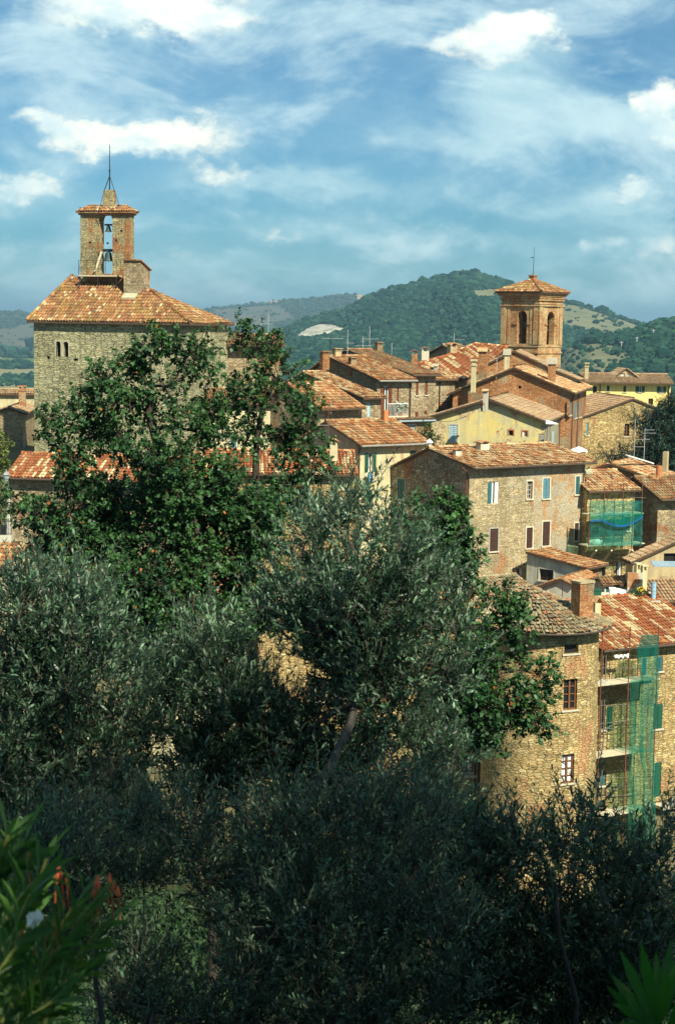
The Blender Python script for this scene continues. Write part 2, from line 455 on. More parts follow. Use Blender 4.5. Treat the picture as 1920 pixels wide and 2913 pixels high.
# ------------------------------------------------------------------ walls with openings
def wall_mesh(mb, mp, s0, s1, z0, prof, opens=(), reveal=.22, smax=None):
    """wall in (s, z); prof = [(s,z)...] top line from s0 to s1; opens = (sa, sb, za, zb) real holes with reveals"""
    def top(s):
        for (a, za), (b, zb) in zip(prof, prof[1:]):
            if a - 1e-6 <= s <= b + 1e-6:
                return za if b - a < 1e-6 else za + (zb - za) * (s - a) / (b - a)
        return prof[-1][1]
    cuts = {round(s0, 4), round(s1, 4)} | {round(p[0], 4) for p in prof if s0 < p[0] < s1}
    for o in opens:
        cuts |= {round(o[0], 4), round(o[1], 4)}
    cuts = sorted(c for c in cuts if s0 - 1e-4 <= c <= s1 + 1e-4)
    if smax:
        ex = []
        for a, b in zip(cuts, cuts[1:]):
            k = int((b - a) / smax) + 1
            ex += [a + (b - a) * i / k for i in range(k)]
        cuts = ex + [cuts[-1]]
    for a, b in zip(cuts, cuts[1:]):
        if b - a < 1e-5: continue
        mid = (a + b) / 2
        hs = sorted((o[2], o[3]) for o in opens if o[0] < mid < o[1])
        z = z0
        for za, zb in hs:
            if za > z:
                mb.poly([mp(a, z, 0), mp(b, z, 0), mp(b, za, 0), mp(a, za, 0)], [(a, z), (b, z), (b, za), (a, za)])
            z = zb
        ta, tb = top(a + 1e-6), top(b - 1e-6)
        mb.poly([mp(a, z, 0), mp(b, z, 0), mp(b, tb, 0), mp(a, ta, 0)], [(a, z), (b, z), (b, tb), (a, ta)])
    for (a, b, za, zb) in opens:
        for (sa, sb, zz, ze) in ((a, a, za, zb), (b, b, za, zb)):
            mb.poly([mp(sa, zz, 0), mp(sa, ze, 0), mp(sa, ze, -reveal), mp(sa, zz, -reveal)], [(sa, zz), (sa, ze), (sa + reveal, ze), (sa + reveal, zz)])
        for zz in (za, zb):
            mb.poly([mp(a, zz, 0), mp(b, zz, 0), mp(b, zz, -reveal), mp(a, zz, -reveal)], [(a, zz), (b, zz), (b, zz + reveal), (a, zz + reveal)])

def shutter_leaf(mp, a, b, za, zb, d0, d1, mat, parent):
    mb = MB()
    mb.boxm(mp, a, b, za, zb, d0, d1)
    w = (b - a) * .12
    n = max(4, int((zb - za) / .16))
    for i in range(n):                               # louvres
        z = za + .06 + (zb - za - .12) * i / n
        mb.boxm(mp, a + w, b - w, z, z + (zb - za - .12) / n * .55, d1, d1 + .018)
    return mb.build('shutter', mat, parent)

def window(root, mp, a, b, za, zb, style, mat=None, trim=None, sill=True, open_w=None):
    """a window in a real hole: pane at the back, then frame, shutters, surround and sill as its pieces"""
    mat = mat or M['green']
    mb = MB()
    back = -.2
    mb.poly([mp(a, za, back), mp(b, za, back), mp(b, zb, back), mp(a, zb, back)])
    pane = M['curtain'] if style in ('casement_white',) else (M['painted_dark'] if style in ('dark', 'half') else M['glass'])
    w = mb.build('window', pane, root)
    m = (a + b) / 2
    if style == 'shut':
        shutter_leaf(mp, a + .01, m - .012, za + .01, zb - .01, -.06, -.02, mat, w)
        shutter_leaf(mp, m + .012, b - .01, za + .01, zb - .01, -.06, -.02, mat, w)
    elif style == 'single':
        shutter_leaf(mp, a + .01, b - .01, za + .01, zb - .01, -.08, -.04, mat, w)
    elif style == 'open':
        h = (b - a) * .5 if open_w is None else open_w
        shutter_leaf(mp, a - h, a - .02, za, zb, .02, .06, mat, w)
        shutter_leaf(mp, b + .02, b + h, za, zb, .02, .06, mat, w)
    elif style == 'half':                              # one leaf shut, the other swung back to show its pale inside
        shutter_leaf(mp, a + .01, a + (b - a) * .38, za + .01, zb - .01, -.06, -.02, mat, w)
        f = MB(); f.boxm(mp, a + (b - a) * .42, a + (b - a) * .54, za, zb, -.12, -.06); f.boxm(mp, a + (b - a) * .68, b, za, zb, -.14, -.05)
        f.build('frame', M['white'], w)
    if style in ('open', 'glazed', 'casement', 'casement_white'):
        f = MB()
        fm = M['white'] if style in ('open',) else (mat if style in ('casement', 'casement_white') else M['greytrim'])
        t = min(.07, (b - a) * .1)
        for s in (a, b - t): f.boxm(mp, s, s + t, za, zb, back + .01, back + .07)
        for z in (za, zb - t): f.boxm(mp, a + t, b - t, z, z + t, back + .012, back + .068)
        f.boxm(mp, m - t * .7, m + t * .7, za + t, zb - t, back + .013, back + .075)
        if style != 'open':
            k = 3
            for i in range(1, k + 1):
                z = za + (zb - za) * i / (k + 1)
                f.boxm(mp, a + t, b - t, z - .022, z + .022, back + .011, back + .06)
        f.build('frame', fm, w)
    if trim:
        s = MB(); t = .10
        s.boxm(mp, a - t, a, za, zb + t, -.02, .025); s.boxm(mp, b, b + t, za, zb + t, -.02, .025)
        s.boxm(mp, a, b, zb, zb + t, -.02, .024)
        s.build('surround', trim, w)
    if sill:
        s = MB(); s.boxm(mp, a - .1, b + .1, za - .09, za, -.05, .09)
        s.build('sill', M['lime'], w)
    return w

def arch_plate(mb, mp, a, b, za, zb, margin=.18, d=.03, pointed=False):
    """stone plate round an arched opening: covers the corners the square hole leaves"""
    m = (a + b) / 2; r = (b - a) / 2; n = 10
    inner = [(a, za)]
    for k in range(n + 1):
        t = math.pi - math.pi * k / n
        if pointed:
            x = m + r * math.cos(t); zz = zb - 2 * r + 2 * r * (math.sin(t) ** .75)
        else:
            x = m + r * math.cos(t); zz = zb - r + r * math.sin(t)
        inner.append((x, zz))
    inner.append((b, za))
    outer = [(a - margin, za)] + [(a - margin + (b - a + 2 * margin) * k / n, zb + margin) for k in range(n + 1)] + [(b + margin, za)]
    for i in range(len(inner) - 1):
        q = [inner[i], inner[i + 1], outer[i + 1], outer[i]]
        mb.poly([mp(x, z, d) for x, z in q], q)
        mb.poly([mp(*inner[i], d), mp(*inner[i + 1], d), mp(*inner[i + 1], -.25), mp(*inner[i], -.25)], [(0, 0), (.2, 0), (.2, .2), (0, .2)])
    for i in range(len(outer) - 1):
        mb.poly([mp(*outer[i], d), mp(*outer[i + 1], d), mp(*outer[i + 1], -.02), mp(*outer[i], -.02)], [(0, 0), (.2, 0), (.2, .2), (0, .2)])

# ------------------------------------------------------------------ houses
class House: pass
HOUSES = {}
def house(key, name, label, u1, v1, Y, a, R, L, apex, gable='L', fm='rubble', lm=None, tm='tile', ov=.45, rk=(.2, .2), H=12.0,
          wins=(), cat='house', group=None, split=None, gutter=None, rafters=False, ridge=True, pipes=()):
    """gable-roofed house. near wall corner at pixel u1, eave edge at pixel v1, Y metres away, turned by a degrees.
    R: pixel column where the front wall ends; L: pixel of the far eave of the left wall; apex: pixel of the gable top"""
    h = House()
    ar = R_(a)
    df, dl = Vector((math.cos(ar), math.sin(ar), 0)), Vector((-math.sin(ar), math.cos(ar), 0))
    nF, nL = -dl, -df
    A = at(u1, v1, Y)
    lenR = (on_plane(R, v1, A, nF) - A).dot(df)
    if L[0] is None:                               # depth in metres instead of a pixel column
        pl = A + dl * L[2]
    else:
        pl = on_plane(L[0], L[1], A, nL)
    lenL = (pl - A).dot(dl); zL = pl.z
    if apex[0] is None:
        d = .5                                     # ridge row and roof pitch given: find how deep the ridge stands
        while d < 12 and at(u1, apex[1], A.y + dl.y * d).z - A.z > d * math.tan(R_(apex[2])) + .15: d += .05
        ap = A + dl * d; ap.z = at(u1, apex[1], ap.y).z
    else:
        ap = on_plane(apex[0], apex[1], A, nL if gable == 'L' else nF)
    sa = (ap - A).dot(dl if gable == 'L' else df); za = ap.z
    E = A + (nF if gable == 'L' else nL) * ov
    Ez = at(u1, v1, E.y).z
    zA = (Ez + za * ov / sa) / (1 + ov / sa)
    m1 = (za - zA) / sa
    if L[0] is None: zL = za - max(0, lenL - sa) * m1
    qmax = lenL if gable == 'L' else lenR
    if gable == 'L':
        zE = zL if qmax > sa + .05 else None
    else:
        zE = za - (qmax - sa) * m1 * (sa / max(.5, qmax - sa)) ** 0 if qmax > sa + .05 else None
    m2 = (za - zE) / (qmax - sa) if zE is not None else 0
    root = empty(name, (A.x, A.y, zA - H), ar, label, cat, group)
    z = lambda w: w - (zA - H)
    if DEBUG: print('HOUSE', key, 'sa %.2f lenL %.2f lenR %.2f rise %.2f zL-zA %.2f pitch %.0f' % (sa, lenL, lenR, za - zA, zL - zA, math.degrees(math.atan(m1))))
    h.root, h.df, h.dl, h.A, h.ar = root, df, dl, Vector((A.x, A.y, zA)), ar
    h.lenR, h.lenL = lenR, lenL
    mpF = lambda s, zz, d: Vector((s, -d, zz))
    mpL = lambda s, zz, d: Vector((-d, s, zz))
    mpB = lambda s, zz, d: Vector((s, lenL + d, zz))
    mpR = lambda s, zz, d: Vector((lenR + d, s, zz))
    profile = [(0, z(zA)), (sa, z(za))] + ([(qmax, z(zE))] if zE is not None else [])
    zEl = z(zE) if zE is not None else z(za)
    if gable == 'L':
        tops = {'F': [(0, z(zA)), (lenR, z(zA))], 'L': profile, 'B': [(0, zEl), (lenR, zEl)], 'R': profile}
        W0, W1 = -rk[0], lenR + rk[1]
        P = lambda q, w, zz: Vector((w, q, zz))
    else:
        tops = {'F': profile, 'L': [(0, z(zA)), (lenL, z(zA))], 'B': profile, 'R': [(0, zEl), (lenL, zEl)]}
        W0, W1 = -rk[0], lenL + rk[1]
        P = lambda q, w, zz: Vector((q, w, zz))
    h.mp = {'F': mpF, 'L': mpL}
    # openings
    opens = {'F': [], 'L': []}
    todo = []
    for wdef in wins:
        face, style, u0, va, ub, vb = wdef[:6]
        kw = wdef[6] if len(wdef) > 6 else {}
        n = nF if face == 'F' else nL
        d = df if face == 'F' else dl
        p = on_plane((u0 + ub) / 2, va, A, n); q = on_plane((u0 + ub) / 2, vb, A, n)
        s_a = (on_plane(u0, (va + vb) / 2, A, n) - A).dot(d); s_b = (on_plane(ub, (va + vb) / 2, A, n) - A).dot(d)
        s_a, s_b = min(s_a, s_b), max(s_a, s_b)
        o = (s_a, s_b, z(min(p.z, q.z)), z(max(p.z, q.z)))
        opens[face].append(o); todo.append((face, style, o, kw))
    lm_ = M[lm or fm]; fm_ = M[fm]
    if split is not None:
        su = (on_plane(split[0], v1, A, nF) - A).dot(df)
        mb = MB(); wall_mesh(mb, mpF, 0, su, 0, [(0, z(zA)), (su, z(zA))], [o for o in opens['F'] if o[1] <= su]); mb.build('wall', fm_, root)
        mb = MB(); wall_mesh(mb, mpF, su, lenR, 0, [(su, z(zA)), (lenR, z(zA))], [o for o in opens['F'] if o[0] >= su]); mb.build('wall', M[split[1]], root)
    else:
        mb = MB(); wall_mesh(mb, mpF, 0, lenR, 0, tops['F'], opens['F']); mb.build('wall', fm_, root)
    mb = MB(); wall_mesh(mb, mpL, 0, lenL, 0, tops['L'], opens['L'])
    wall_mesh(mb, mpB, 0, lenR, 0, tops['B']); wall_mesh(mb, mpR, 0, lenL, 0, tops['R'])
    mb.build('wall', lm_, root)
    for face, style, o, kw in todo:
        kw = dict(kw)
        if 'mat' in kw and isinstance(kw['mat'], str): kw['mat'] = M[kw['mat']]
        if 'trim' in kw and isinstance(kw['trim'], str): kw['trim'] = M[kw['trim']]
        window(root, h.mp[face], *o, style, **kw)
    # roof
    up = .10
    mb = MB(); ev = MB()
    slopes = [(-ov, sa, z(zA) - m1 * ov, z(za))]
    if zE is not None: slopes.append((qmax + ov, sa, zEl - m2 * ov, z(za)))
    h.planes = []
    for (q0, q1, z0_, z1_) in slopes:
        if q0 < q1 or zE is not None:
            quad = [P(q0, W0, z0_ + up), P(q0, W1, z0_ + up), P(q1, W1, z1_ + up), P(q1, W0, z1_ + up)]
            tile_plane(mb, quad)
            lo = [p - Vector((0, 0, .13)) for p in quad]
            hi = [p - Vector((0, 0, .012)) for p in quad]
            ev.hexa([lo[0], lo[1], lo[2], lo[3], hi[0], hi[1], hi[2], hi[3]])
            n = (quad[1] - quad[0]).cross(quad[2] - quad[0]).normalized()
            rot = Matrix.Rotation(ar, 3, 'Z')
            h.planes.append((rot @ quad[0] + Vector(root.location), rot @ n))
    if ridge:
        ridge_tiles(mb, P(sa, W0, z(za) + up + .03), P(sa, W1, z(za) + up + .03))
    mb.build('roof', M[tm], root)
    q0, _, z0_, _ = slopes[0]
    if rafters:
        n = int((W1 - W0) / .4)
        for i in range(n):
            w = W0 + .1 + (W1 - W0 - .3) * i / max(1, n - 1)
            p = [P(q0 + .03, w, z0_ - .10), P(q0 + .03, w + .1, z0_ - .10), P(0, w + .1, z(zA) - .13), P(0, w, z(zA) - .13)]
            ev.hexa(p + [x + Vector((0, 0, .08)) for x in p])
    ev.build('eaves', M['eave'], root)
    if gutter:
        g = MB(); g.tube([P(q0 - .06, W0 + .05, z0_ + .02), P(q0 - .06, W1 - .05, z0_ + .0)], .065, 8); g.build('gutter', M[gutter], root)
    for (face, u, mat, zt, zb) in pipes:               # downpipes
        n = nF if face == 'F' else nL; d = df if face == 'F' else dl
        s = (on_plane(u, v1, A, n) - A).dot(d)
        g = MB(); mp = h.mp[face]
        g.tube([mp(s, z(zA) - zt, ov * .8 if zt < .3 else .07), mp(s, z(zA) - zt - .35, .07), mp(s, z(zA) - zb, .07)], .05, 6)
        g.build('downpipe', M[mat], root)
    HOUSES[key] = h
    return h

def roof_point(h, u, v):
    """the point of the house's roof that shows at a pixel"""
    best = None
    for p, n in h.planes:
        if abs(ray(u, v).normalized().dot(n)) < .02: continue
        q = on_plane(u, v, p, n)
        if q.y > 0 and -3 < q.y - h.A.y < 16 and (best is None or q.y < best.y): best = q
    return best if best is not None else at(u, v, h.A.y + 4)

def chimney(h, u0, u1, vt, vb, kind='brick', cap='slab', Y=None):
    base = at((u0 + u1) / 2, vb, Y) if Y else roof_point(h, (u0 + u1) / 2, vb)
    k = base.y / FPX
    w = (u1 - u0) * k * .8; hh = (vb - vt) * k
    c = to_local(h.root, base)
    x0, x1, y0, y1 = c.x - w / 2, c.x + w / 2, c.y - w * .35, c.y + w * .35
    mb = MB()
    body_top = c.z + hh * (.72 if cap != 'none' else 1)
    mb.box(x0, x1, y0, y1, c.z - .8, body_top)
    st = mb.build('chimney', M[kind], h.root)
    mb = MB()
    if cap == 'slab':
        mb.box(x0 - .06, x1 + .06, y0 - .06, y1 + .06, body_top + .002, body_top + hh * .06)
        for sx in (x0 + .02, x1 - .14):
            mb.box(sx, sx + .12, y0 + .02, y1 - .02, body_top + hh * .06, c.z + hh * .92)
        mb.box(x0 - .08, x1 + .08, y0 - .08, y1 + .08, c.z + hh * .92, c.z + hh)
        mb.build('chimney_cap', M[kind if kind != 'white' else 'lime'], st)
    elif cap == 'gable':
        zt = body_top
        for sx in (x0 + .02, x1 - .14):
            mb.box(sx, sx + .12, y0 + .02, y1 - .02, zt, c.z + hh * .88)
        mb.build('chimney_cap', M[kind], st)
        mb = MB(); z1 = c.z + hh * .86; z2 = c.z + hh * 1.02
        xm = (x0 + x1) / 2
        for xa in (x0 - .12, x1 + .12):
            p = [(xa, y0 - .1, z1), (xm, y0 - .1, z2), (xm, y1 + .1, z2), (xa, y1 + .1, z1)]
            mb.hexa(p + [(q[0], q[1], q[2] + .06) for q in p])
        mb.build('chimney_cap', M['tile'], st)
    elif cap == 'flat':
        mb.box(x0 - .1, x1 + .1, y0 - .1, y1 + .1, body_top + .002, c.z + hh)
        mb.build('chimney_cap', M['lime'], st)
    return st

def chimney_thing_pipe(h, u, vt, vb, r, mat='steel', hat=True):
    base = roof_point(h, u, vb); k = base.y / FPX
    c = to_local(h.root, base); hh = (vb - vt) * k
    mb = MB(); mb.tube([c + Vector((0, 0, -.4)), c + Vector((0, 0, hh * .8))], r, 8)
    o = mb.build('flue', M[mat], h.root, True)
    if hat:
        mb = MB(); mb.lathe(c + Vector((0, 0, hh * .82)), [(r * 1.9, 0), (r * 1.7, .05), (.02, hh * .2)], 10); mb.build('flue_hat', M['white'], o)
    return o
# ================================================================== the town
# ---- the big stone house in the middle
h = house('M', 'stone_house', 'big rubble stone house with teal shutters above dark brown ones, behind the round tower', 1336, 1334, 105, 35, 1664, (1073, 1352), (1222, 1278),
    fm='rubble', lm='greystone', tm='tile_pale', ov=.55, rk=(.15, .55), H=13, split=(1521, 'rubble2'), gutter='dgutter', wins=[
    ('F', 'half', 1387, 1371, 1418, 1432, dict(mat='teal', sill=False)), ('F', 'glazed', 1499, 1369, 1514, 1419, dict(trim='lime')),
    ('F', 'shut', 1544, 1361, 1563, 1418, dict(mat='blue', trim='lime')), ('F', 'shut', 1637, 1355, 1648, 1406, dict(mat='teal', trim='lime')),
    ('F', 'single', 1393, 1504, 1416, 1568, dict(mat='brown', trim='greytrim')), ('F', 'single', 1497, 1501, 1514, 1559, dict(mat='brown', trim='lime')),
    ('F', 'single', 1543, 1484, 1563, 1552, dict(mat='brown', trim='lime')), ('F', 'single', 1634, 1488, 1645, 1538, dict(mat='brown', trim='lime')),
    ('F', 'half', 1471, 1617, 1486, 1640, dict(mat='brown', sill=False)), ('L', 'shut', 1131, 1362, 1151, 1421, dict(mat='teal', trim='greytrim'))],
    pipes=[('L', 1331, 'rust', .05, 9), ('F', 1660, 'zinc', .4, 9)])
chimney(h, 1352, 1392, 1255, 1282, 'greyplaster', 'gable')
chimney(h, 1285, 1315, 1277, 1296, 'greyplaster', 'gable')
# ---- low annex with the red roof in front of it
h = house('X1', 'lean_to_annex', 'low grey plastered annex with a red lean-to roof against the big stone house', 1663, 1620, 103.4, 50, 1712, (1499, 1577), (1499, 1573),
    fm='oldwall', lm='greyplaster', tm='tile', ov=.35, rk=(.2, .3), H=8, ridge=False, wins=[('L', 'casement', 1534, 1620, 1574, 1653, dict(mat='brown', trim='lime')), ('F', 'dark', 1686, 1640, 1700, 1680, dict(sill=False))],
    pipes=[('L', 1655, 'brown', .1, 5)])
# ---- yellow flaking house
h = house('YH', 'plastered_house', 'flaking yellow plastered house with a wide gable and bare stone patches', 1549, 1203, 126, 76, 1598, (1200, 1194), (1392, 1137),
    fm='darkplaster', lm='ruin', tm='tile_dull', ov=.35, rk=(.4, .3), H=11, wins=[
    ('L', 'shut', 1278, 1208, 1301, 1256, dict(mat='paleblue', trim='lime')), ('L', 'dark', 1367, 1159, 1376, 1171, dict(sill=False, trim='lime')),
    ('L', 'dark', 1447, 1224, 1460, 1239, dict(trim='terracotta', sill=False)), ('L', 'half', 1486, 1226, 1500, 1241, dict(mat='brown', trim='terracotta', sill=False)),
    ('L', 'single', 1531, 1234, 1548, 1255, dict(mat='greytrim', sill=False)), ('F', 'single', 1570, 1225, 1577, 1262, dict(mat='paleblue'))],
    pipes=[('F', 1556, 'zinc', .2, 6), ('F', 1590, 'rust', .2, 6)])
chimney(h, 1370, 1392, 1108, 1140, 'greyplaster', 'gable')
# ---- brick house with the large gable
h = house('BH', 'brick_house', 'large brick house with a broad blank gable below the right-hand bell tower', 1622, 1121, 136, 76, 1668, (1288, 1118), (1463, 1047),
    fm='brick', lm='brick', tm='tile_pale', ov=.5, rk=(.35, .4), H=13, wins=[
    ('F', 'single', 1620, 1140, 1625, 1180, dict(mat='blue')), ('F', 'single', 1635, 1142, 1641, 1188, dict(mat='blue')), ('F', 'single', 1648, 1140, 1653, 1185, dict(mat='blue')),
    ('L', 'dark', 1474, 1097, 1483, 1105, dict(sill=False)), ('L', 'dark', 1340, 1093, 1347, 1100, dict(sill=False))],
    pipes=[('F', 1628, 'rust', .3, 9), ('F', 1643, 'rust', .3, 9)])
chimney(h, 1552, 1586, 1018, 1080, 'brick', 'flat', 137)
chimney(h, 1336, 1357, 1022, 1088, 'cream', 'slab', 137)
chimney(h, 1353, 1394, 990, 1060, 'brick', 'gable', 139)
chimney(h, 1430, 1452, 992, 1055, 'cream', 'flat', 138)
h = house('BK', 'brick_house', 'narrow brick house with white rake copings right under the bell tower', 1555, 1048, 143, 80, 1566, (1380, 1040), (1463, 1000),
    fm='brick', lm='brick', tm='tile_dull', ov=.3, rk=(.2, .2), H=9)
h = house('BS', 'plastered_house', 'small grey house with a tiled edge, half hidden right of the brick chimney stack', 1640, 1084, 146, 74, 1652, (1560, 1078), (1575, 1054),
    fm='oldwall', lm='greyplaster', tm='tile_dull', ov=.3, H=8)
# ---- row of stepped houses, left centre
h = house('H1', 'stone_house', 'tall stone house with two narrow brown windows, highest of the stepped row', 1170, 1069, 134, 35, 1240, (885, 1062), (990, 997),
    fm='oldwall', tm='tile_brown', H=12, gutter='dgutter', wins=[('F', 'single', 1183, 1084, 1190, 1124, dict(mat='redbrown')), ('F', 'single', 1209, 1084, 1216, 1123, dict(mat='redbrown')),
    ('F', 'single', 1181, 1171, 1189, 1187, dict(mat='redbrown', sill=False)), ('F', 'single', 1207, 1168, 1214, 1179, dict(mat='redbrown', sill=False))], pipes=[('F', 1168, 'brown', .3, 7)])
chimney(h, 1066, 1089, 972, 998, 'brick', 'slab')
h = house('H1b', 'stone_house', 'narrow stone house with a short orange roof between the stepped row and the brick gable', 1236, 1082, 140, 30, 1294, (1150, 1060), (1205, 1052),
    fm='oldwall', tm='tile_pale', H=11, wins=[('F', 'dark', 1274, 1140, 1279, 1161, dict(sill=False)), ('F', 'single', 1251, 1144, 1261, 1163, dict(mat='terracotta', sill=False))], pipes=[('F', 1250, 'brown', .3, 7)])
h = house('H2', 'stone_house', 'stone house with red-brown shutters and a white balcony, second of the stepped row', 1073, 1084, 125, 36, 1172, (855, 1078), (938, 1016),
    fm='oldwall', lm='oldwall', tm='tile', H=12, gutter='zinc', wins=[('F', 'open', 1090, 1098, 1106, 1180, dict(mat='redbrown', sill=False)), ('F', 'single', 1129, 1100, 1134, 1146, dict(mat='redbrown'))],
    pipes=[('F', 1166, 'brown', .3, 7)])
chimney(h, 909, 938, 998, 1022, 'brick', 'slab'); chimney(h, 945, 972, 990, 1014, 'tan', 'slab')
chimney(h, 990, 1014, 1015, 1040, 'brick', 'slab')
h2 = h
h = house('H3', 'stone_house', 'low stone house with a pale blue door, third of the stepped row', 1030, 1135, 119, 36, 1084, (775, 1115), (866, 1062),
    fm='oldwall', lm='oldwall', tm='tile_pale', H=9, rk=(.2, .25), wins=[('F', 'single', 1044, 1145, 1054, 1186, dict(mat='paleblue', sill=False))])
h = house('H4', 'stone_house', 'low house with a short orange roof and deep eave, lowest of the stepped row', 906, 1167, 114, 44, 1018, (760, 1140), (822, 1094),
    fm='oldwall', lm='oldwall', tm='tile', H=9, ov=.6)
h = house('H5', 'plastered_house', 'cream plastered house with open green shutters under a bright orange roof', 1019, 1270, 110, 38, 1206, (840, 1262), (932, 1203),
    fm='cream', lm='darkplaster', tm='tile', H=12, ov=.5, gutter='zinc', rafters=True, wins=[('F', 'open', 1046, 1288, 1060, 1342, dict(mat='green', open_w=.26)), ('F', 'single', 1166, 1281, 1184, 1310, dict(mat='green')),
    ('F', 'shut', 1041, 1393, 1059, 1442, dict(mat='green'))], pipes=[('F', 1021, 'dgutter', .3, 9)])
chimney(h, 1085, 1106, 1166, 1200, 'terracotta', 'none')
h = house('H5b', 'brick_house', 'little brick house with a flat blue-grey eave behind the bright orange roof', 1128, 1199, 119, 38, 1226, (1100, 1200), (1108, 1194),
    fm='brick', lm='brick', tm='tile_dull', H=6, ov=.3, ridge=False, gutter='slate', wins=[('F', 'single', 1157, 1209, 1181, 1229, dict(mat='greytrim', trim='lime'))])
# ---- long row in front of the big tower
h = house('L3', 'stone_house', 'ochre stone house with a striped roof seen through the oak, left of the cream house', 560, 1350, 104, 3, 1009, (None, None, 8), (None, 1283, 18),
    fm='ochre', tm='tile_stripe', H=10, ov=.5, wins=[('F', 'shut', 690, 1385, 712, 1432, dict(mat='brown')), ('F', 'shut', 860, 1385, 880, 1430, dict(mat='brown'))])
chimney(h, 935, 962, 1248, 1312, 'cream', 'gable')
h = house('L2', 'stone_house', 'low house with a red striped roof at the foot of the big tower', 27, 1362, 104, -9, 556, (None, None, 6), (72, 1294),
    fm='oldwall', tm='tile_stripe', H=9, ov=.45, rk=(.25, .1), gutter='dgutter', wins=[('F', 'dark', 40, 1540, 62, 1580, dict(sill=False))], pipes=[('F', 27, 'white', .2, 4)])
sk = MB(); p = roof_point(h, 405, 1318)
c = to_local(h.root, p)
nl = Matrix.Rotation(-h.ar, 3, 'Z') @ h.planes[0][1]
if nl.z < 0: nl = -nl
dn = (Vector((0, 0, -1)) + nl * nl.z).normalized()
for (s0, s1, t0, t1, hh) in ((-.35, .35, -.3, .3, .2),):
    q = [c + Vector((s, 0, 0)) + dn * t for s, t in ((s0, t0), (s1, t0), (s1, t1), (s0, t1))]
    sk.hexa([x - nl * .05 for x in q] + [x + nl * hh for x in q])
sk.build('skylight', M['slate'], h.root)
h = house('T2', 'stone_house', 'dark-eaved stone house joined to the right side of the big tower, behind the oak', 640, 984, 124, 8, 800, (None, None, 8), (None, 955, 14),
    fm='oldwall', lm='oldwall', tm='tile_brown', H=16, ov=.8, wins=[('F', 'single', 668, 1080, 676, 1110, dict(mat='redbrown')), ('F', 'shut', 740, 1080, 758, 1110, dict(mat='brown'))])
h = house('T3', 'plastered_house', 'pale plastered house low between the big tower and the stepped row, behind the oak', 600, 1150, 117, 8, 842, (570, 1140), (592, 1110),
    fm='cream', tm='tile_brown', H=9, ov=.4, wins=[('F', 'shut', 655, 1240, 672, 1285, dict(mat='blue')), ('F', 'dark', 760, 1220, 775, 1250)])
h = house('L1', 'stone_house', 'brown stone house with a small gable left of the big tower, at the picture edge', -58, 1192, 136, 4, 66, (None, None, 9), (26, 1163),
    gable='R', fm='oldwall', tm='tile_dull', H=12, ov=.3, wins=[('F', 'single', 60, 1262, 65, 1285, dict(mat='blue'))])
h = house('L1b', 'plastered_house', 'cream house with a brick chimney, just showing behind the gable left of the big tower', -90, 1122, 146, 4, 180, (None, None, 6), (None, 1110, 16),
    fm='cream', tm='tile_dull', H=14, ov=.3)
chimney(h, 52, 76, 1096, 1150, 'brick', 'slab', 141)
# ---- houses along the right edge
h = house('ST', 'stone_house', 'lone stone house with a gable and one small wooden window, below the yellow palazzo', 1650, 1194, 147, 10, 1886, (None, None, 10), (1800, 1136),
    gable='R', fm='ochre', lm='oldwall', tm='tile_dull', H=12, ov=.25, rk=(.15, .3), wins=[('F', 'casement', 1776, 1205, 1790, 1241, dict(mat='wood')), ('F', 'single', 1668, 1203, 1674, 1238, dict(mat='blue'))])
h = house('R1', 'stone_house', 'broad-gabled tan stone house with a long orange flue, behind the green scaffold net', 1858, 1368, 115, 62, 1908, (1693, 1335), (1741, 1321),
    fm='ochre', lm='tan', tm='tile_pale', H=13, ov=.5, rk=(.5, .3))
g = MB(); mp = h.mp['F']
g.tube([mp(.35, .0, .28), mp(.35, 13.9, .28)], .22, 10); g.build('flue', M['terracotta'], h.root, True)
chimney(h, 1881, 1903, 1284, 1345, 'tan', 'none')
h = house('R1b', 'stone_house', 'house with a small pale tiled roof wrapped in the green netted scaffold', 1671, 1401, 110, 24, 1806, (None, None, 6), (None, 1346, 20),
    fm='ochre', lm='ochre', tm='tile_pale', H=12, ov=.5, rafters=True, wins=[('F', 'dark', 1700, 1600, 1722, 1660, dict(sill=False)), ('F', 'half', 1752, 1600, 1766, 1650, dict(mat='brown')), ('F', 'dark', 1776, 1470, 1792, 1510)])
h = house('R2', 'stone_house', 'stone house with steep diagonal tile rows cut by the right edge, above the tan gable', 1872, 1424, 112, 24, 2010, (None, None, 7), (None, 1362, 22),
    fm='oldwall', lm='oldwall', tm='tile_brown', H=9, ov=.6, rafters=True, gutter='dgutter')
h = house('R3', 'plastered_house', 'tan plastered gable house with a dark opening at the right edge, below the diagonal tiles', 1800, 1604, 101, 12, 2060, (None, None, 1.1), (1950, 1530),
    gable='R', fm='tan', tm='tile_dull', H=6, ov=.2, wins=[('F', 'dark', 1888, 1574, 1925, 1604, dict(sill=False))])
h = house('R6', 'brick_house', 'low house with a brown brick-like roof at the right edge, above the striped roof', 1866, 1716, 99, 10, 2000, (None, None, 7), (None, 1626, 20),
    fm='brick', tm='tile_dull', H=5, ov=.3)
h = house('R5', 'plastered_house', 'grey plastered terrace house with a teal shutter between the annex and the striped roof', 1720, 1668, 101.5, 14, 1850, (None, None, 3), (None, 1645, 18),
    fm='greyplaster', tm='tile_brown', H=6, ov=.15, ridge=False, wins=[('F', 'single', 1723, 1672, 1741, 1712, dict(mat='teal', sill=False))])
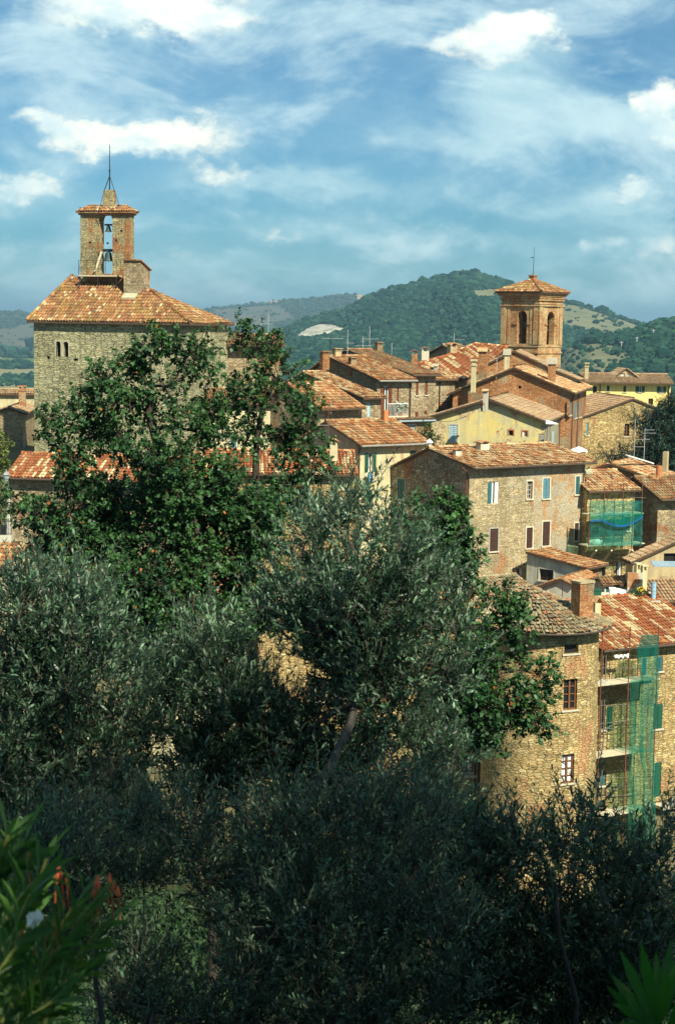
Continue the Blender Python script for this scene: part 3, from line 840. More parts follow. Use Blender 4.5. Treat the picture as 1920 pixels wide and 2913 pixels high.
# ---- house under scaffold
h = house('SH', 'stone_house', 'ochre stone house with a big red and cream striped roof behind the tall scaffold', 1698, 1855, 90, 29, 2010, (None, None, 9), (None, 1722, 19),
    fm='ochre', tm='tile_stripe', H=16, ov=.55, rk=(.05, .3), gutter='dgutter', wins=[
    ('F', 'dark', 1712, 1872, 1726, 1920, dict(sill=False)), ('F', 'shut', 1867, 1868, 1885, 1910, dict(mat='teal')), ('F', 'shut', 1826, 1872, 1838, 1928, dict(mat='teal')),
    ('F', 'dark', 1706, 2006, 1722, 2078), ('F', 'shut', 1858, 2004, 1884, 2074, dict(mat='green')), ('F', 'shut', 1706, 2195, 1722, 2236, dict(mat='teal')),
    ('F', 'single', 1860, 2170, 1880, 2268, dict(mat='green', sill=False))])
SH = h
w = MB(); s = (on_plane(1732, 2045, h.A, -h.dl) - h.A).dot(h.df); zz = on_plane(1732, 2045, h.A, -h.dl).z - h.root.location.z
o = shutter_leaf(h.mp['F'], s - .19, s + .19, zz - .68, zz + .68, .03, .07, M['green'], h.root)
# balcony of that house
s0 = (on_plane(1856, 2285, h.A, -h.dl) - h.A).dot(h.df); zz = on_plane(1870, 2285, h.A, -h.dl).z - h.root.location.z
mb = MB(); mp = h.mp['F']; mb.boxm(mp, s0, s0 + 3.4, zz - .16, zz, .0, .9); bal = mb.build('balcony', M['lime'], h.root)
mb = MB()
for i in range(26): mb.tube([mp(s0 + .03 + i * .13, zz, .86), mp(s0 + .03 + i * .13, zz + .92, .86)], .011, 4)
mb.tube([mp(s0, zz + .92, .86), mp(s0 + 3.4, zz + .92, .86)], .02, 5)
mb.build('railing', M['iron'], bal)
# ---- ochre wall house left of the round tower, and the two lower left ones
h = house('OW', 'stone_house', 'ochre stone house left of the round tower, mostly behind the olive tree', 735, 1772, 91, 2, 1371, (None, None, 9), (None, 1690, 18),
    fm='ochre', tm='tile_old', H=18, ov=.4, wins=[('F', 'casement_white', 1326, 1916, 1352, 1986, dict(mat='white', trim='lime')), ('F', 'casement_white', 1312, 2150, 1346, 2198, dict(mat='wood')),
    ('F', 'shut', 1120, 1930, 1146, 1995, dict(mat='brown')), ('F', 'shut', 900, 1930, 926, 1995, dict(mat='brown'))], pipes=[('F', 1361, 'brown', .3, 13)])
g = MB(); mp = h.mp['F']; sA = (on_plane(1298, 2210, h.A, -h.dl) - h.A).dot(h.df); zz = on_plane(1320, 2210, h.A, -h.dl).z - h.root.location.z
g.boxm(mp, sA, sA + 1.15, zz - .06, zz + .1, -.05, .12); g.build('ledge', M['lime'], h.root)
h = house('LB', 'plastered_house', 'whitish house with a red roof glimpsed through the lower oak branches', 430, 1712, 76, -4, 655, (None, None, 6), (None, 1650, 20),
    fm='cream', tm='tile', H=8, ov=.3)
h = house('LC', 'plastered_house', 'house whose orange roof corner shows at the left edge above the olive tree', -190, 1612, 74, -4, 36, (None, None, 6), (None, 1552, 20),
    fm='cream', tm='tile', H=8, ov=.3)
# ---- yellow palazzo
h = house('YP', 'palazzo', 'long yellow palazzo with green shutters and a small attic gable, far right', 1664, 1090, 190, 4, 1908, (None, None, 9), (None, 1064, 20),
    fm='yellow', tm='tile_dull', H=12, ov=.8, wins=[('F', 'shut', 1726, 1096, 1734, 1113, dict(mat='green')), ('F', 'shut', 1773, 1097, 1781, 1115, dict(mat='green')),
    ('F', 'open', 1816, 1098, 1825, 1116, dict(mat='green', open_w=.34)), ('F', 'open', 1877, 1099, 1886, 1117, dict(mat='green', open_w=.34)), ('F', 'casement', 1844, 1133, 1858, 1151, dict(mat='brown')),
    ('F', 'shut', 1877, 1148, 1885, 1163, dict(mat='green')), ('F', 'dark', 1686, 1098, 1698, 1124, dict(sill=False))], pipes=[('F', 1707, 'brown', .3, 9), ('F', 1903, 'brown', .3, 9)])
chimney(h, 1660, 1674, 1031, 1078, 'tan', 'slab')
# attic gable
p = roof_point(h, 1780, 1072); c = to_local(h.root, p); k = p.y / FPX
mb = MB(); W = 42 * k; zb, zt = c.z - .3, c.z + 21 * k
y0, y1 = c.y - .1, c.y + 4.0
mp = lambda s, zz, d: Vector((c.x + s, y0 - d, zz))
wall_mesh(mb, mp, -W, W, zb - .6, [(-W, zb), (0, zt), (W, zb)], [(-.55, -.15, zb + .1, zb + .75), (.15, .55, zb + .1, zb + .75)])
att = mb.build('attic_gable', M['tan'], h.root)
mb = MB()
for sg in (-1, 1):
    tile_plane(mb, [(c.x + sg * W * 1.08, y0 - .25, zb - .04), (c.x + sg * W * 1.08, y1, zb - .04), (c.x, y1, zt + .12), (c.x, y0 - .25, zt + .12)])
mb.build('roof', M['tile_dull'], att)
for s in (-.35, .35):
    window(att, mp, s - .2, s + .2, zb + .1, zb + .75, 'casement_white', mat=M['white'], sill=False)

# ---- white balcony on the stepped row
A2, d2, n2 = h2.A, h2.df, -h2.dl
s0 = (on_plane(1080, 1180, A2, n2) - A2).dot(d2); s1 = (on_plane(1140, 1180, A2, n2) - A2).dot(d2); zz = on_plane(1100, 1182, A2, n2).z - h2.root.location.z
mp = h2.mp['F']; mb = MB(); mb.boxm(mp, s0, s1, zz - .14, zz, 0, .95); bal = mb.build('balcony', M['lime'], h2.root)
mb = MB()
n = int((s1 - s0) / .12)
for i in range(n + 1):
    s = s0 + .03 + (s1 - s0 - .06) * i / n
    mb.tube([mp(s, zz, .9), mp(s, zz + .95, .9)], .013, 4)
for q in range(7): mb.tube([mp(s1 - .03, zz, .05 + q * .13), mp(s1 - .03, zz + .95, .05 + q * .13)], .013, 4)
mb.tube([mp(s0, zz + .95, .9), mp(s1, zz + .95, .9), mp(s1, zz + .95, 0)], .028, 5)
mb.build('railing', M['white'], bal)
BALC = (h2.root, mp, s0, s1, zz)

# ================================================================== big tower with its bell gable
def frame(u, v, Y, a):
    ar = R_(a)
    return at(u, v, Y), Vector((math.cos(ar), math.sin(ar), 0)), Vector((-math.sin(ar), math.cos(ar), 0)), ar
A, df, dl, ar = frame(533, 914, 116, 73)
lenL = (on_plane(96, 905, A, -df) - A).dot(dl); lenR = (on_plane(648, 908, A, -dl) - A).dot(df)
HT = 14.0
TW = empty('stone_tower', (A.x, A.y, A.z - HT), ar, 'massive old stone tower with a hipped tile roof and a bell gable on top', 'tower')
zt = HT
def tow(face, u0, v0, u1, v1):
    n, d = (-df, dl) if face == 'L' else (-dl, df)
    P0 = on_plane((u0 + u1) / 2, v0, A, n).z; P1 = on_plane((u0 + u1) / 2, v1, A, n).z
    a = (on_plane(u0, (v0 + v1) / 2, A, n) - A).dot(d); b = (on_plane(u1, (v0 + v1) / 2, A, n) - A).dot(d)
    return (min(a, b), max(a, b), P1 - A.z + HT, P0 - A.z + HT)
mpL = lambda s, z, d: Vector((-d, s, z)); mpF = lambda s, z, d: Vector((s, -d, z))
bif = [tow('L', 159, 970, 173, 1014), tow('L', 180, 971, 195, 1015)]
holes = [tow('L', 133, 1012, 142, 1021), tow('L', 208, 1019, 222, 1026)]
poi = tow('F', 581, 940, 593, 986)
mb = MB(); wall_mesh(mb, mpL, 0, lenL, 0, [(0, zt), (lenL, zt)], bif + holes, .45); mb.build('wall', M['tower'], TW)
mb = MB(); wall_mesh(mb, mpF, 0, lenR, 0, [(0, zt), (lenR, zt)], [poi], .45)
wall_mesh(mb, lambda s, z, d: Vector((s, lenL + d, z)), 0, lenR, 0, [(0, zt), (lenR, zt)]); wall_mesh(mb, lambda s, z, d: Vector((lenR + d, s, z)), 0, lenL, 0, [(0, zt), (lenL, zt)])
mb.build('wall', M['tower'], TW)
for o, mp, pt in [(bif[0], mpL, 0), (bif[1], mpL, 0), (poi, mpF, 1)]:
    mb = MB(); mb.poly([mp(o[0], o[2], -.42), mp(o[1], o[2], -.42), mp(o[1], o[3], -.42), mp(o[0], o[3], -.42)]); w = mb.build('window', M['painted_dark'], TW)
    mb = MB(); arch_plate(mb, mp, *o, .09 if not pt else .2, .03, bool(pt)); mb.build('surround', M['lichen'], w)
for o in holes:
    mb = MB(); mb.poly([mpL(o[0], o[2], -.42), mpL(o[1], o[2], -.42), mpL(o[1], o[3], -.42), mpL(o[0], o[3], -.42)]); mb.build('putlog_hole', M['painted_dark'], TW)
# roof: front slope faces the camera, hip to the right slope
ov = .38
eL, eR = Vector((-ov, lenL + ov, zt - .12)), Vector((-ov, -ov, zt - .12))
slope = math.tan(R_(33))
nloc = Vector((-slope, 0, 1)).normalized()
RT_ = Matrix.Rotation(ar, 3, 'Z')
def tower_roof(u, v):
    q = on_plane(u, v, RT_ @ eL + Vector(TW.location), RT_ @ nloc)
    return to_local(TW, q)
tl, tr = tower_roof(206, 784), tower_roof(430, 824)
far = Vector((lenR + ov, -ov, zt - .12))
mb = MB(); tile_plane(mb, [eL, eR, tr, tl], sag=.08)
# right slope: through the hip line and the right eave
tile_plane(mb, [eR, far, tr], sag=.08)
bl = Vector((lenR + ov, lenL + ov, zt - .12))
tile_plane(mb, [far, bl, tl]); mb.poly([far, tr, tl]); mb.poly([eL, tl, bl])
ridge_tiles(mb, eR + Vector((0, 0, .06)), tr + Vector((0, 0, .06)), .15); ridge_tiles(mb, tl + Vector((0, 0, .06)), eL + Vector((0, 0, .06)), .14)
mb.build('roof', M['tile_old'], TW)
mb = MB()
lo = Vector((0, 0, -.16)); up_ = Vector((0, 0, -.015))
mb.hexa([eL + lo, eR + lo, far + lo, bl + lo, eL + up_, eR + up_, far + up_, bl + up_])
mb.build('eaves', M['eave'], TW)
# ---- bell gable: thin tower with an arched opening, on the front slope
B0 = tower_roof(366, 800)                       # near right foot
BGw = B0.x; kk = 116 / FPX
Bp = RT_ @ B0 + Vector(TW.location)
lenG = (on_plane(229, 780, Bp, -df) - Bp).dot(dl)
zb = B0.z - 2.5
zg = on_plane(366, 601, Bp, -df).z - TW.location.z
thick = .95
mpG = lambda s, z, d: Vector((BGw - d, B0.y + s, z))
def bg(u0, v0, u1, v1):
    P0 = on_plane(u0, v0, Bp, -df); P1 = on_plane(u1, v1, Bp, -df)
    a, b = sorted(((P0 - Bp).dot(dl), (P1 - Bp).dot(dl)))
    return (a, b, P1.z - TW.location.z, P0.z - TW.location.z)
op = bg(280, 604, 320, 778)
mb = MB(); wall_mesh(mb, mpG, 0, lenG, zb, [(0, zg), (lenG, zg)], [op], thick)
wall_mesh(mb, lambda s, z, d: Vector((BGw + thick + d, B0.y + s, z)), 0, lenG, zb, [(0, zg), (lenG, zg)], [op], .02)
wall_mesh(mb, lambda s, z, d: Vector((BGw + s, B0.y - d, z)), 0, thick, zb, [(0, zg), (thick, zg)])
wall_mesh(mb, lambda s, z, d: Vector((BGw + s, B0.y + lenG + d, z)), 0, thick, zb, [(0, zg), (thick, zg)])
BG = mb.build('bell_gable', M['gable'], TW)
mb = MB()                                        # arch infill in the head of the opening, through the wall
m_, r_ = (op[0] + op[1]) / 2, (op[1] - op[0]) / 2
for k in range(10):
    t0, t1 = math.pi * k / 10, math.pi * (k + 1) / 10
    q = [(m_ + r_ * math.cos(t0), op[3] - r_ + r_ * math.sin(t0)), (m_ + r_ * math.cos(t1), op[3] - r_ + r_ * math.sin(t1))]
    pts = [(q[0][0], op[3] + .01), (q[1][0], op[3] + .01)]
    mb.hexa([mpG(*q[0], -thick - .004), mpG(*q[1], -thick - .004), mpG(*q[1], .006), mpG(*q[0], .006), mpG(*pts[0], -thick - .004), mpG(*pts[1], -thick - .004), mpG(*pts[1], .006), mpG(*pts[0], .006)])
mb.build('arch', M['gable'], BG)
mb = MB()
for (s, z) in ((.9, 2.9), (1.6, 2.7), (3.0, 2.75), (2.3, 1.9), (.5, 3.6)):
    z += B0.z
    mb.boxm(mpG, s, s + .16, z, z + .14, -.02, .012)
mb.build('putlog_hole', M['painted_dark'], BG)  # near-black blocks on the wall face stand for shaded holes
# its little hipped roof, pedestal and mast
o_ = .28; x0, x1, y0, y1 = BGw - o_, BGw + thick + o_, B0.y - o_, B0.y + lenG + o_
zr = zg + .02; xm = (x0 + x1) / 2; hgt = .50
a_, b_ = Vector((xm, y0 + .75, zr + hgt)), Vector((xm, y1 - .75, zr + hgt))
c1, c2, c3, c4 = Vector((x0, y0, zr)), Vector((x1, y0, zr)), Vector((x1, y1, zr)), Vector((x0, y1, zr))
mb = MB(); tile_plane(mb, [c1, c4, b_, a_], .2, .36); tile_plane(mb, [c1, c2, a_], .2, .36); mb.poly([c2, c3, b_, a_]); mb.poly([c3, c4, b_])
rf = mb.build('roof', M['tile_old'], BG)
mb = MB(); mb.box(x0 + .03, x1 - .03, y0 + .03, y1 - .03, zr - .11, zr - .004); mb.box(x0 + .16, x1 - .16, y0 + .16, y1 - .16, zr - .24, zr - .112); mb.build('cornice', M['brick'], rf)
P = on_plane(312, 577, Bp + RT_ @ Vector((thick / 2, 0, 0)), -df); pc = to_local(TW, P)
zp = on_plane(312, 540, Bp + RT_ @ Vector((thick / 2, 0, 0)), -df).z - TW.location.z
mb = MB(); w0, w1 = .40, .33
b4 = [(xm - w0, pc.y - w0, zr + .1), (xm + w0, pc.y - w0, zr + .1), (xm + w0, pc.y + w0, zr + .1), (xm - w0, pc.y + w0, zr + .1)]
t4 = [(xm - w1, pc.y - w1, zp), (xm + w1, pc.y - w1, zp), (xm + w1, pc.y + w1, zp), (xm - w1, pc.y + w1, zp)]
mb.hexa(b4 + t4); mb.build('pedestal', M['gable'], BG)
mb = MB(); zm = on_plane(311, 408, Bp, -df).z - TW.location.z; zs = on_plane(311, 497, Bp, -df).z - TW.location.z
mb.tube([(xm, pc.y, zp - .2), (xm, pc.y, zs), (xm, pc.y, zm)], [.05, .045, .022], 6)
mb.tube([(xm, pc.y, zs + .3), (xm, pc.y, zs + .42)], .07, 6)
mb.tube([(xm, pc.y, zs), (xm - .2, pc.y - .9, zr + .3)], .022, 5); mb.tube([(xm, pc.y, zs), (xm - .34, pc.y + .3, zp - .1)], .035, 5)
mb.tube([(xm, pc.y, zs), (xm + .3, pc.y + .1, zp - .1)], .022, 5)
mb.tube([(xm - .34, pc.y + .3, zp - .1), (x0 - .05, pc.y + .5, zr - .05), (x0 + .2, pc.y + .52, zr - .9)], .02, 5)
tag(mb.build('lightning_mast', M['iron']), 'thin dark mast with stays on the bell gable of the big tower', 'mast').parent = None
mast = COL.objects['lightning_mast']; mast.location = TW.location; mast.rotation_euler = TW.rotation_euler
# bells, work platform, leaning board
def bell(label, group, loc, r, cap=M['bronze']):
    b = empty('bell', loc, 0, label, 'bell', group)
    mb = MB(); mb.lathe((0, 0, 0), [(r, 0), (r * .92, .12 * r), (r * .7, .5 * r), (r * .58, 1.1 * r), (r * .5, 1.45 * r), (r * .2, 1.6 * r)], 14); mb.build('bell_body', M['bronze'], b, True)
    mb = MB(); mb.box(-r * 1.05, r * 1.05, -.07, .07, r * 1.62, r * 2.1); mb.box(-.05, .05, -.05, .05, r * 1.5, r * 1.65); mb.build('yoke', M['iron'], b)
    mb = MB(); mb.tube([(0, 0, r * .9), (0, 0, -.06)], .025, 5); mb.build('clapper', M['iron'], b)
    return b
q = RT_ @ mpG(m_, 0, -thick * .55) + Vector(TW.location)
bell('small bronze bell high in the opening of the left bell gable', 'bells of the big tower', (q.x, q.y, on_plane(311, 657, Bp, -df).z), .27)
bell('larger bronze bell low in the opening of the left bell gable', 'bells of the big tower', (q.x, q.y, on_plane(308, 741, Bp, -df).z), .42)
pl = empty('maintenance_platform', TW.location, ar, 'iron maintenance platform with a rail in front of the left bell gable', 'platform')
P = tower_roof(300, 793); s0, s1 = (bg(240, 760, 348, 780)[0:2])
zf = on_plane(300, 777, Bp, -df).z - TW.location.z - .15
mb = MB(); mb.boxm(mpG, s0, s1, zf - .1, zf, .05, 1.0); mb.build('deck', M['plank'], pl)
mb = MB()
for s in (s0 + .05, (s0 + s1) / 2, s1 - .05):
    mb.tube([mpG(s, zf - 1.0, .95), mpG(s, zf, .95)], .035, 5); mb.tube([mpG(s, zf - .7, .06), mpG(s, zf - .1, .95)], .03, 5)
mb.build('bracket', M['iron'], pl)
mb = MB()
for s in (s0 + .3 * (s1 - s0) , s0 + .55 * (s1 - s0), s0 + .78 * (s1 - s0), s1): mb.tube([mpG(s, zf, .95), mpG(s, zf + 1.05, .95)], .018, 4)
for z in (.5, 1.05): mb.tube([mpG(s0 + .3 * (s1 - s0), zf + z, .95), mpG(s1, zf + z, .95)], .016, 4)
mb.tube([mpG(s1, zf, .95), mpG(s1, zf + 1.9, .4)], .014, 4)
mb.build('rail', M['iron'], pl)
o = bg(281, 715, 293, 772)
mb = MB(); mb.hexa([mpG(o[1] - .05, o[2], .6), mpG(o[1] + .1, o[2], .6), mpG(o[1] + .1, o[2], .56), mpG(o[1] - .05, o[2], .56), mpG(o[0], o[3], .08), mpG(o[0] + .16, o[3], .08), mpG(o[0] + .16, o[3], .04), mpG(o[0], o[3], .04)])
bd = tag(mb.build('plank', M['plank']), 'pale wooden board leaning in the opening of the left bell gable', 'board'); bd.location = TW.location; bd.rotation_euler = TW.rotation_euler
mb = MB(); mb.hexa([mpG(o[0] - .02, o[2] + .2, .3), mpG(o[0] + .12, o[2] + .2, .3), mpG(o[0] + .12, o[2] + .2, .26), mpG(o[0] - .02, o[2] + .2, .26), mpG(o[0] - .12, o[3] + .1, .02), mpG(o[0] + .03, o[3] + .1, .02), mpG(o[0] + .03, o[3] + .1, -.02), mpG(o[0] - .12, o[3] + .1, -.02)])
# stair hut beside the bell gable
hA = tower_roof(398, 838); hp = RT_ @ hA + Vector(TW.location)
wl = (on_plane(352, 820, hp, -df) - hp).dot(dl); wr = (on_plane(426, 835, hp, -dl) - hp).dot(df)
z1 = on_plane(396, 741, hp, -df).z - TW.location.z; z2 = on_plane(424, 768, hp + df * wr, -dl).z - TW.location.z
mb = MB()
wall_mesh(mb, lambda s, z, d: Vector((hA.x - d, hA.y + s, z)), 0, wl, hA.z - 1.5, [(0, z1), (wl, z1)])
wall_mesh(mb, lambda s, z, d: Vector((hA.x + s, hA.y - d, z)), 0, wr, hA.z - 1.5, [(0, z1), (wr, z2)])
wall_mesh(mb, lambda s, z, d: Vector((hA.x + s, hA.y + wl + d, z)), 0, wr, hA.z - 1.5, [(0, z1), (wr, z2)])
wall_mesh(mb, lambda s, z, d: Vector((hA.x + wr + d, hA.y + s, z)), 0, wl, hA.z - 1.5, [(0, z2), (wl, z2)])
hut = mb.build('stair_hut', M['oldwall'], TW)
mb = MB(); e = .12
q = [Vector((hA.x - e, hA.y - e, z1 + .02)), Vector((hA.x + wr + e, hA.y - e, z2 - .03)), Vector((hA.x + wr + e, hA.y + wl, z2 - .03)), Vector((hA.x - e, hA.y + wl, z1 + .02))]
mb.hexa(q + [x + Vector((0, 0, .09)) for x in q]); mb.build('roof', M['tile_old'], hut)
mb = MB(); mb.hexa([Vector((hA.x - .03, hA.y + .15, hA.z - .3)), Vector((hA.x - .03, hA.y + wl - .05, hA.z - .3)), Vector((hA.x - .55, hA.y + wl - .05, hA.z - .45)), Vector((hA.x - .55, hA.y + .15, hA.z - .45)),
    Vector((hA.x - .03, hA.y + .15, hA.z + .12)), Vector((hA.x - .03, hA.y + wl - .05, hA.z + .12)), Vector((hA.x - .55, hA.y + wl - .05, hA.z - .2)), Vector((hA.x - .55, hA.y + .15, hA.z - .2))])
mb.build('flashing', M['lichen'], hut)

# ================================================================== brick bell tower on the right
A, df, dl, ar = frame(1534, 850, 152, 52)
lenL = (on_plane(1428, 850, A, -df) - A).dot(dl); lenR = (on_plane(1600, 850, A, -dl) - A).dot(df)
zc = lambda v: on_plane(1534, v, A, -df).z
HB = 16.0
BT = empty('bell_tower', (A.x, A.y, A.z - HB), ar, 'square brick bell tower with pilasters and a flat hipped tile roof, right of centre', 'bell tower')
def bt(face, u0, v0, u1, v1):
    n, d = (-df, dl) if face == 'L' else (-dl, df)
    P0 = on_plane((u0 + u1) / 2, v0, A, n).z; P1 = on_plane((u0 + u1) / 2, v1, A, n).z
    a = (on_plane(u0, (v0 + v1) / 2, A, n) - A).dot(d); b = (on_plane(u1, (v0 + v1) / 2, A, n) - A).dot(d)
    return (min(a, b), max(a, b), P1 - A.z + HB, P0 - A.z + HB)
Z = lambda v: zc(v) - A.z + HB
mpL = lambda s, z, d: Vector((-d, s, z)); mpF = lambda s, z, d: Vector((s, -d, z))
mpB = lambda s, z, d: Vector((s, lenL + d, z)); mpR = lambda s, z, d: Vector((lenR + d, s, z))
oL = bt('L', 1471, 883, 1498, 977); oF = bt('F', 1556, 886, 1576, 980)
zt = Z(832)
mb = MB()
th = .55
wall_mesh(mb, mpL, 0, lenL, 0, [(0, zt), (lenL, zt)], [oL], th); wall_mesh(mb, mpF, 0, lenR, 0, [(0, zt), (lenR, zt)], [oF], th)
wall_mesh(mb, mpB, 0, lenR, 0, [(0, zt), (lenR, zt)], [oF], th); wall_mesh(mb, mpR, 0, lenL, 0, [(0, zt), (lenL, zt)], [oL], th)
mb.build('wall', M['beltower'], BT)
mb = MB(); mb.box(.06, lenR - .06, .06, lenL - .06, oL[2] - .5, oL[2] - .2); mb.box(.06, lenR - .06, .06, lenL - .06, zt - .3, zt - .1); mb.build('floor_slab', M['painted_dark'], BT)
mb = MB()
for mp, o in ((mpL, oL), (mpF, oF), (mpB, oF), (mpR, oL)):
    m_, r_ = (o[0] + o[1]) / 2, (o[1] - o[0]) / 2
    for k in range(10):
        t0, t1 = math.pi * k / 10, math.pi * (k + 1) / 10
        q = [(m_ + r_ * math.cos(t), o[3] - r_ + r_ * math.sin(t)) for t in (t0, t1)]; pt = [(x, o[3] + .01) for x, _ in q]
        mb.hexa([mp(*q[0], -th), mp(*q[1], -th), mp(*q[1], .006), mp(*q[0], .006), mp(*pt[0], -th), mp(*pt[1], -th), mp(*pt[1], .006), mp(*pt[0], .006)])
mb.build('arch', M['beltower'], BT)
mb = MB()                                         # pilasters on the corners and beside the arches
pw = lenL * .13
zp0, zp1 = Z(980), Z(868)
for mp, Ls, o in ((mpL, lenL, oL), (mpF, lenR, oF)):
    for a, b, d in ((.0, pw, .10), (Ls - pw, Ls, .10), (pw * 1.25, pw * 1.75, .05), (Ls - pw * 1.75, Ls - pw * 1.25, .05)):
        mb.boxm(mp, a + (.0 if a > 0 else -.1), b, zp0, zp1, -.02, d)
    mb.boxm(mp, o[0] - .45, o[0] - .02, o[3] - r_ - .75, o[3] - r_ - .6, -.02, .09); mb.boxm(mp, o[1] + .02, o[1] + .45, o[3] - r_ - .75, o[3] - r_ - .6, -.02, .09)
mb.build('pilaster', M['beltower'], BT)
mb = MB()
for v, hgt, d in ((868, .14, .15), (862, .12, .08), (852, .14, .14), (846, .12, .19), (839, .22, .26), (834, .2, .38), (985, .16, .06), (1003, .16, .09)):
    z = Z(v); mb.box(-d, lenR + d, -d, lenL + d, z - hgt / 2, z + hgt / 2)
co = mb.build('cornice', M['beltower'], BT)
zr = Z(830); e = .52
c1, c2, c3, c4 = Vector((-e, -e, zr)), Vector((lenR + e, -e, zr)), Vector((lenR + e, lenL + e, zr)), Vector((-e, lenL + e, zr))
ctr = Vector((lenR / 2, lenL / 2, zr + 1.2))
mb = MB()
for a, b in ((c1, c2), (c2, c3), (c3, c4), (c4, c1)): tile_plane(mb, [a, b, ctr], .21, .38)
for c in (c1, c2, c3, c4): ridge_tiles(mb, c + Vector((0, 0, .05)), ctr + Vector((0, 0, .05)), .14)
rf = mb.build('roof', M['tile_old'], BT)
mb = MB(); mb.box(-e + .02, lenR + e - .02, -e + .02, lenL + e - .02, zr - .1, zr - .012); mb.build('eaves', M['eave'], rf)
mb = MB(); w = .27; mb.box(ctr.x - w, ctr.x + w, ctr.y - w, ctr.y + w, ctr.z - .3, ctr.z + .32); mb.box(ctr.x - w - .06, ctr.x + w + .06, ctr.y - w - .06, ctr.y + w + .06, ctr.z + .322, ctr.z + .42); mb.build('pedestal', M['brick'], rf)
wc = RT_ = Matrix.Rotation(ar, 3, 'Z'); cw = RT_ @ ctr + Vector(BT.location)
mb = MB(); mb.tube([(0, 0, .42), (.05, 0, 3.0)], [.03, .015], 5); mb.tube([(.02, 0, 2.05), (-.26, 0, 2.02)], .035, 5)
wv = tag(mb.build('weather_vane', M['iron']), 'thin iron weather vane on the brick bell tower', 'weather vane'); wv.location = cw
q = RT_ @ Vector((lenR * .5, lenL * .5, 0)) + Vector(BT.location)
qa = RT_ @ Vector((.75, (oL[0] + oL[1]) / 2, 0)) + Vector(BT.location)
bell('bronze bell in the left arch of the brick bell tower', 'bells of the brick tower', (qa.x, qa.y, zc(931)), .34)
qb = RT_ @ Vector(((oF[0] + oF[1]) / 2, .7, 0)) + Vector(BT.location)
bell('bronze bell in the right arch of the brick bell tower', 'bells of the brick tower', (qb.x, qb.y, zc(940)), .46)

# ================================================================== church roof left of it
P0, P1, P2 = at(1236, 1064, 141), at(1326, 1080, 141), at(1350, 977, 152)
n = (P1 - P0).cross(P2 - P0).normalized()
CHR = empty('church', (P0.x, P0.y, P0.z - 9), 0, 'church nave with a wide red and cream striped roof below the brick bell tower', 'church')
lc = lambda p: p - Vector(CHR.location)
pp = [lc(on_plane(u, v, P0, n)) for u, v in ((1186, 1034), (1236, 1064), (1326, 1080), (1352, 1064), (1450, 986), (1350, 977), (1268, 1012))]
mb = MB(); tile_plane(mb, pp, .30, .5); ridge_tiles(mb, pp[0], pp[6], .16); ridge_tiles(mb, pp[6], pp[5], .16); ridge_tiles(mb, pp[5], pp[4], .16)
mb.build('roof', M['tile_stripe'], CHR)
mb = MB()
inn = [p.lerp(sum(pp, Vector()) / 7, .07) - Vector((0, 0, .14)) for p in pp]
for a, b in zip(inn, inn[1:] + inn[:1]):
    mb.poly([Vector((a.x, a.y, 0)), Vector((b.x, b.y, 0)), b, a], [(0, 0), ((b - a).length, 0), ((b - a).length, b.z), (0, a.z)])
mb.build('wall', M['oldwall'], CHR)
mb = MB(); mb.poly([p - Vector((0, 0, .05)) for p in pp]); mb.build('eaves', M['eave'], CHR)
class _H: pass
hc = _H(); hc.root = CHR; hc.ar = 0; hc.A = P0; hc.planes = [(P0, n)]
chimney(hc, 1196, 1222, 988, 1026, 'lime', 'gable'); chimney(hc, 1168, 1190, 996, 1034, 'brick', 'gable', 143)
chimney(hc, 1232, 1245, 1034, 1060, 'zinc', 'flat')
h = house('CB', 'stone_house', 'small gabled stone house peeping over the church roof, with a smoky chimney', 1300, 1006, 150, 35, 1345, (1222, 1006), (1262, 984),
    fm='oldwall', tm='tile_dull', H=6, ov=.3)
chimney(h, 1270, 1300, 976, 1010, 'tan', 'gable', 148)

# ================================================================== round tower house
Yc = 87.5; kc = Yc / FPX
cT = at(1541, 1830, Yc); rT = 162 * kc
zE = at(1615, 1803, Yc - rT * 1.1).z
HR = 17.0
RTW = empty('round_tower', (cT.x, cT.y, zE - HR), 0, 'round ochre stone tower house with a grey lichened cone roof, right of the olive tree', 'tower house')
def cyl(u, v):                                     # pixel -> (arc length, z) on the front of the cylinder
    d = ray(u, v); ax, ay = d.x / d.y, 1.0
    aa = ax * ax + 1; bb = -2 * (ax * cT.x + cT.y); cc = cT.x ** 2 + cT.y ** 2 - rT * rT
    y = (-bb - math.sqrt(max(0, bb * bb - 4 * aa * cc))) / (2 * aa)
    p = d * (y / d.y)
    return math.atan2(p.y - cT.y, p.x - cT.x) * rT, p.z - (zE - HR)
mpC = lambda s, z, d: Vector(((rT + d + .012 * (HR - z)) * math.cos(s / rT), (rT + d + .012 * (HR - z)) * math.sin(s / rT), z))
wins = []
for u0, v0, u1, v1, st, kw in ((1605, 1834, 1645, 1860, 'dark', dict(sill=True)), (1602, 1933, 1640, 2020, 'casement', dict(mat=M['wood'], trim=None)), (1595, 2146, 1630, 2228, 'casement_white', dict(mat=M['wood'], trim=None))):
    um = (u0 + u1) / 2
    s_a, s_b = sorted((cyl(u0, (v0 + v1) / 2)[0], cyl(u1, (v0 + v1) / 2)[0]))
    wins.append(((s_a, s_b, cyl(um, v1)[1], cyl(um, v0)[1]), st, kw))
mb = MB(); wall_mesh(mb, mpC, -math.pi * rT, math.pi * rT, 0, [(-math.pi * rT, HR), (math.pi * rT, HR)], [w[0] for w in wins], .25, .25)
mb.build('wall', M['ochre'], RTW, False)
for o, st, kw in wins: window(RTW, mpC, *o, st, **kw)
apx = at(1500, 1664, Yc + 1.6) - Vector(RTW.location)
ro = rT + .62; zed = HR + .02
mb = MB()
cen = Vector((0, 0, zed))
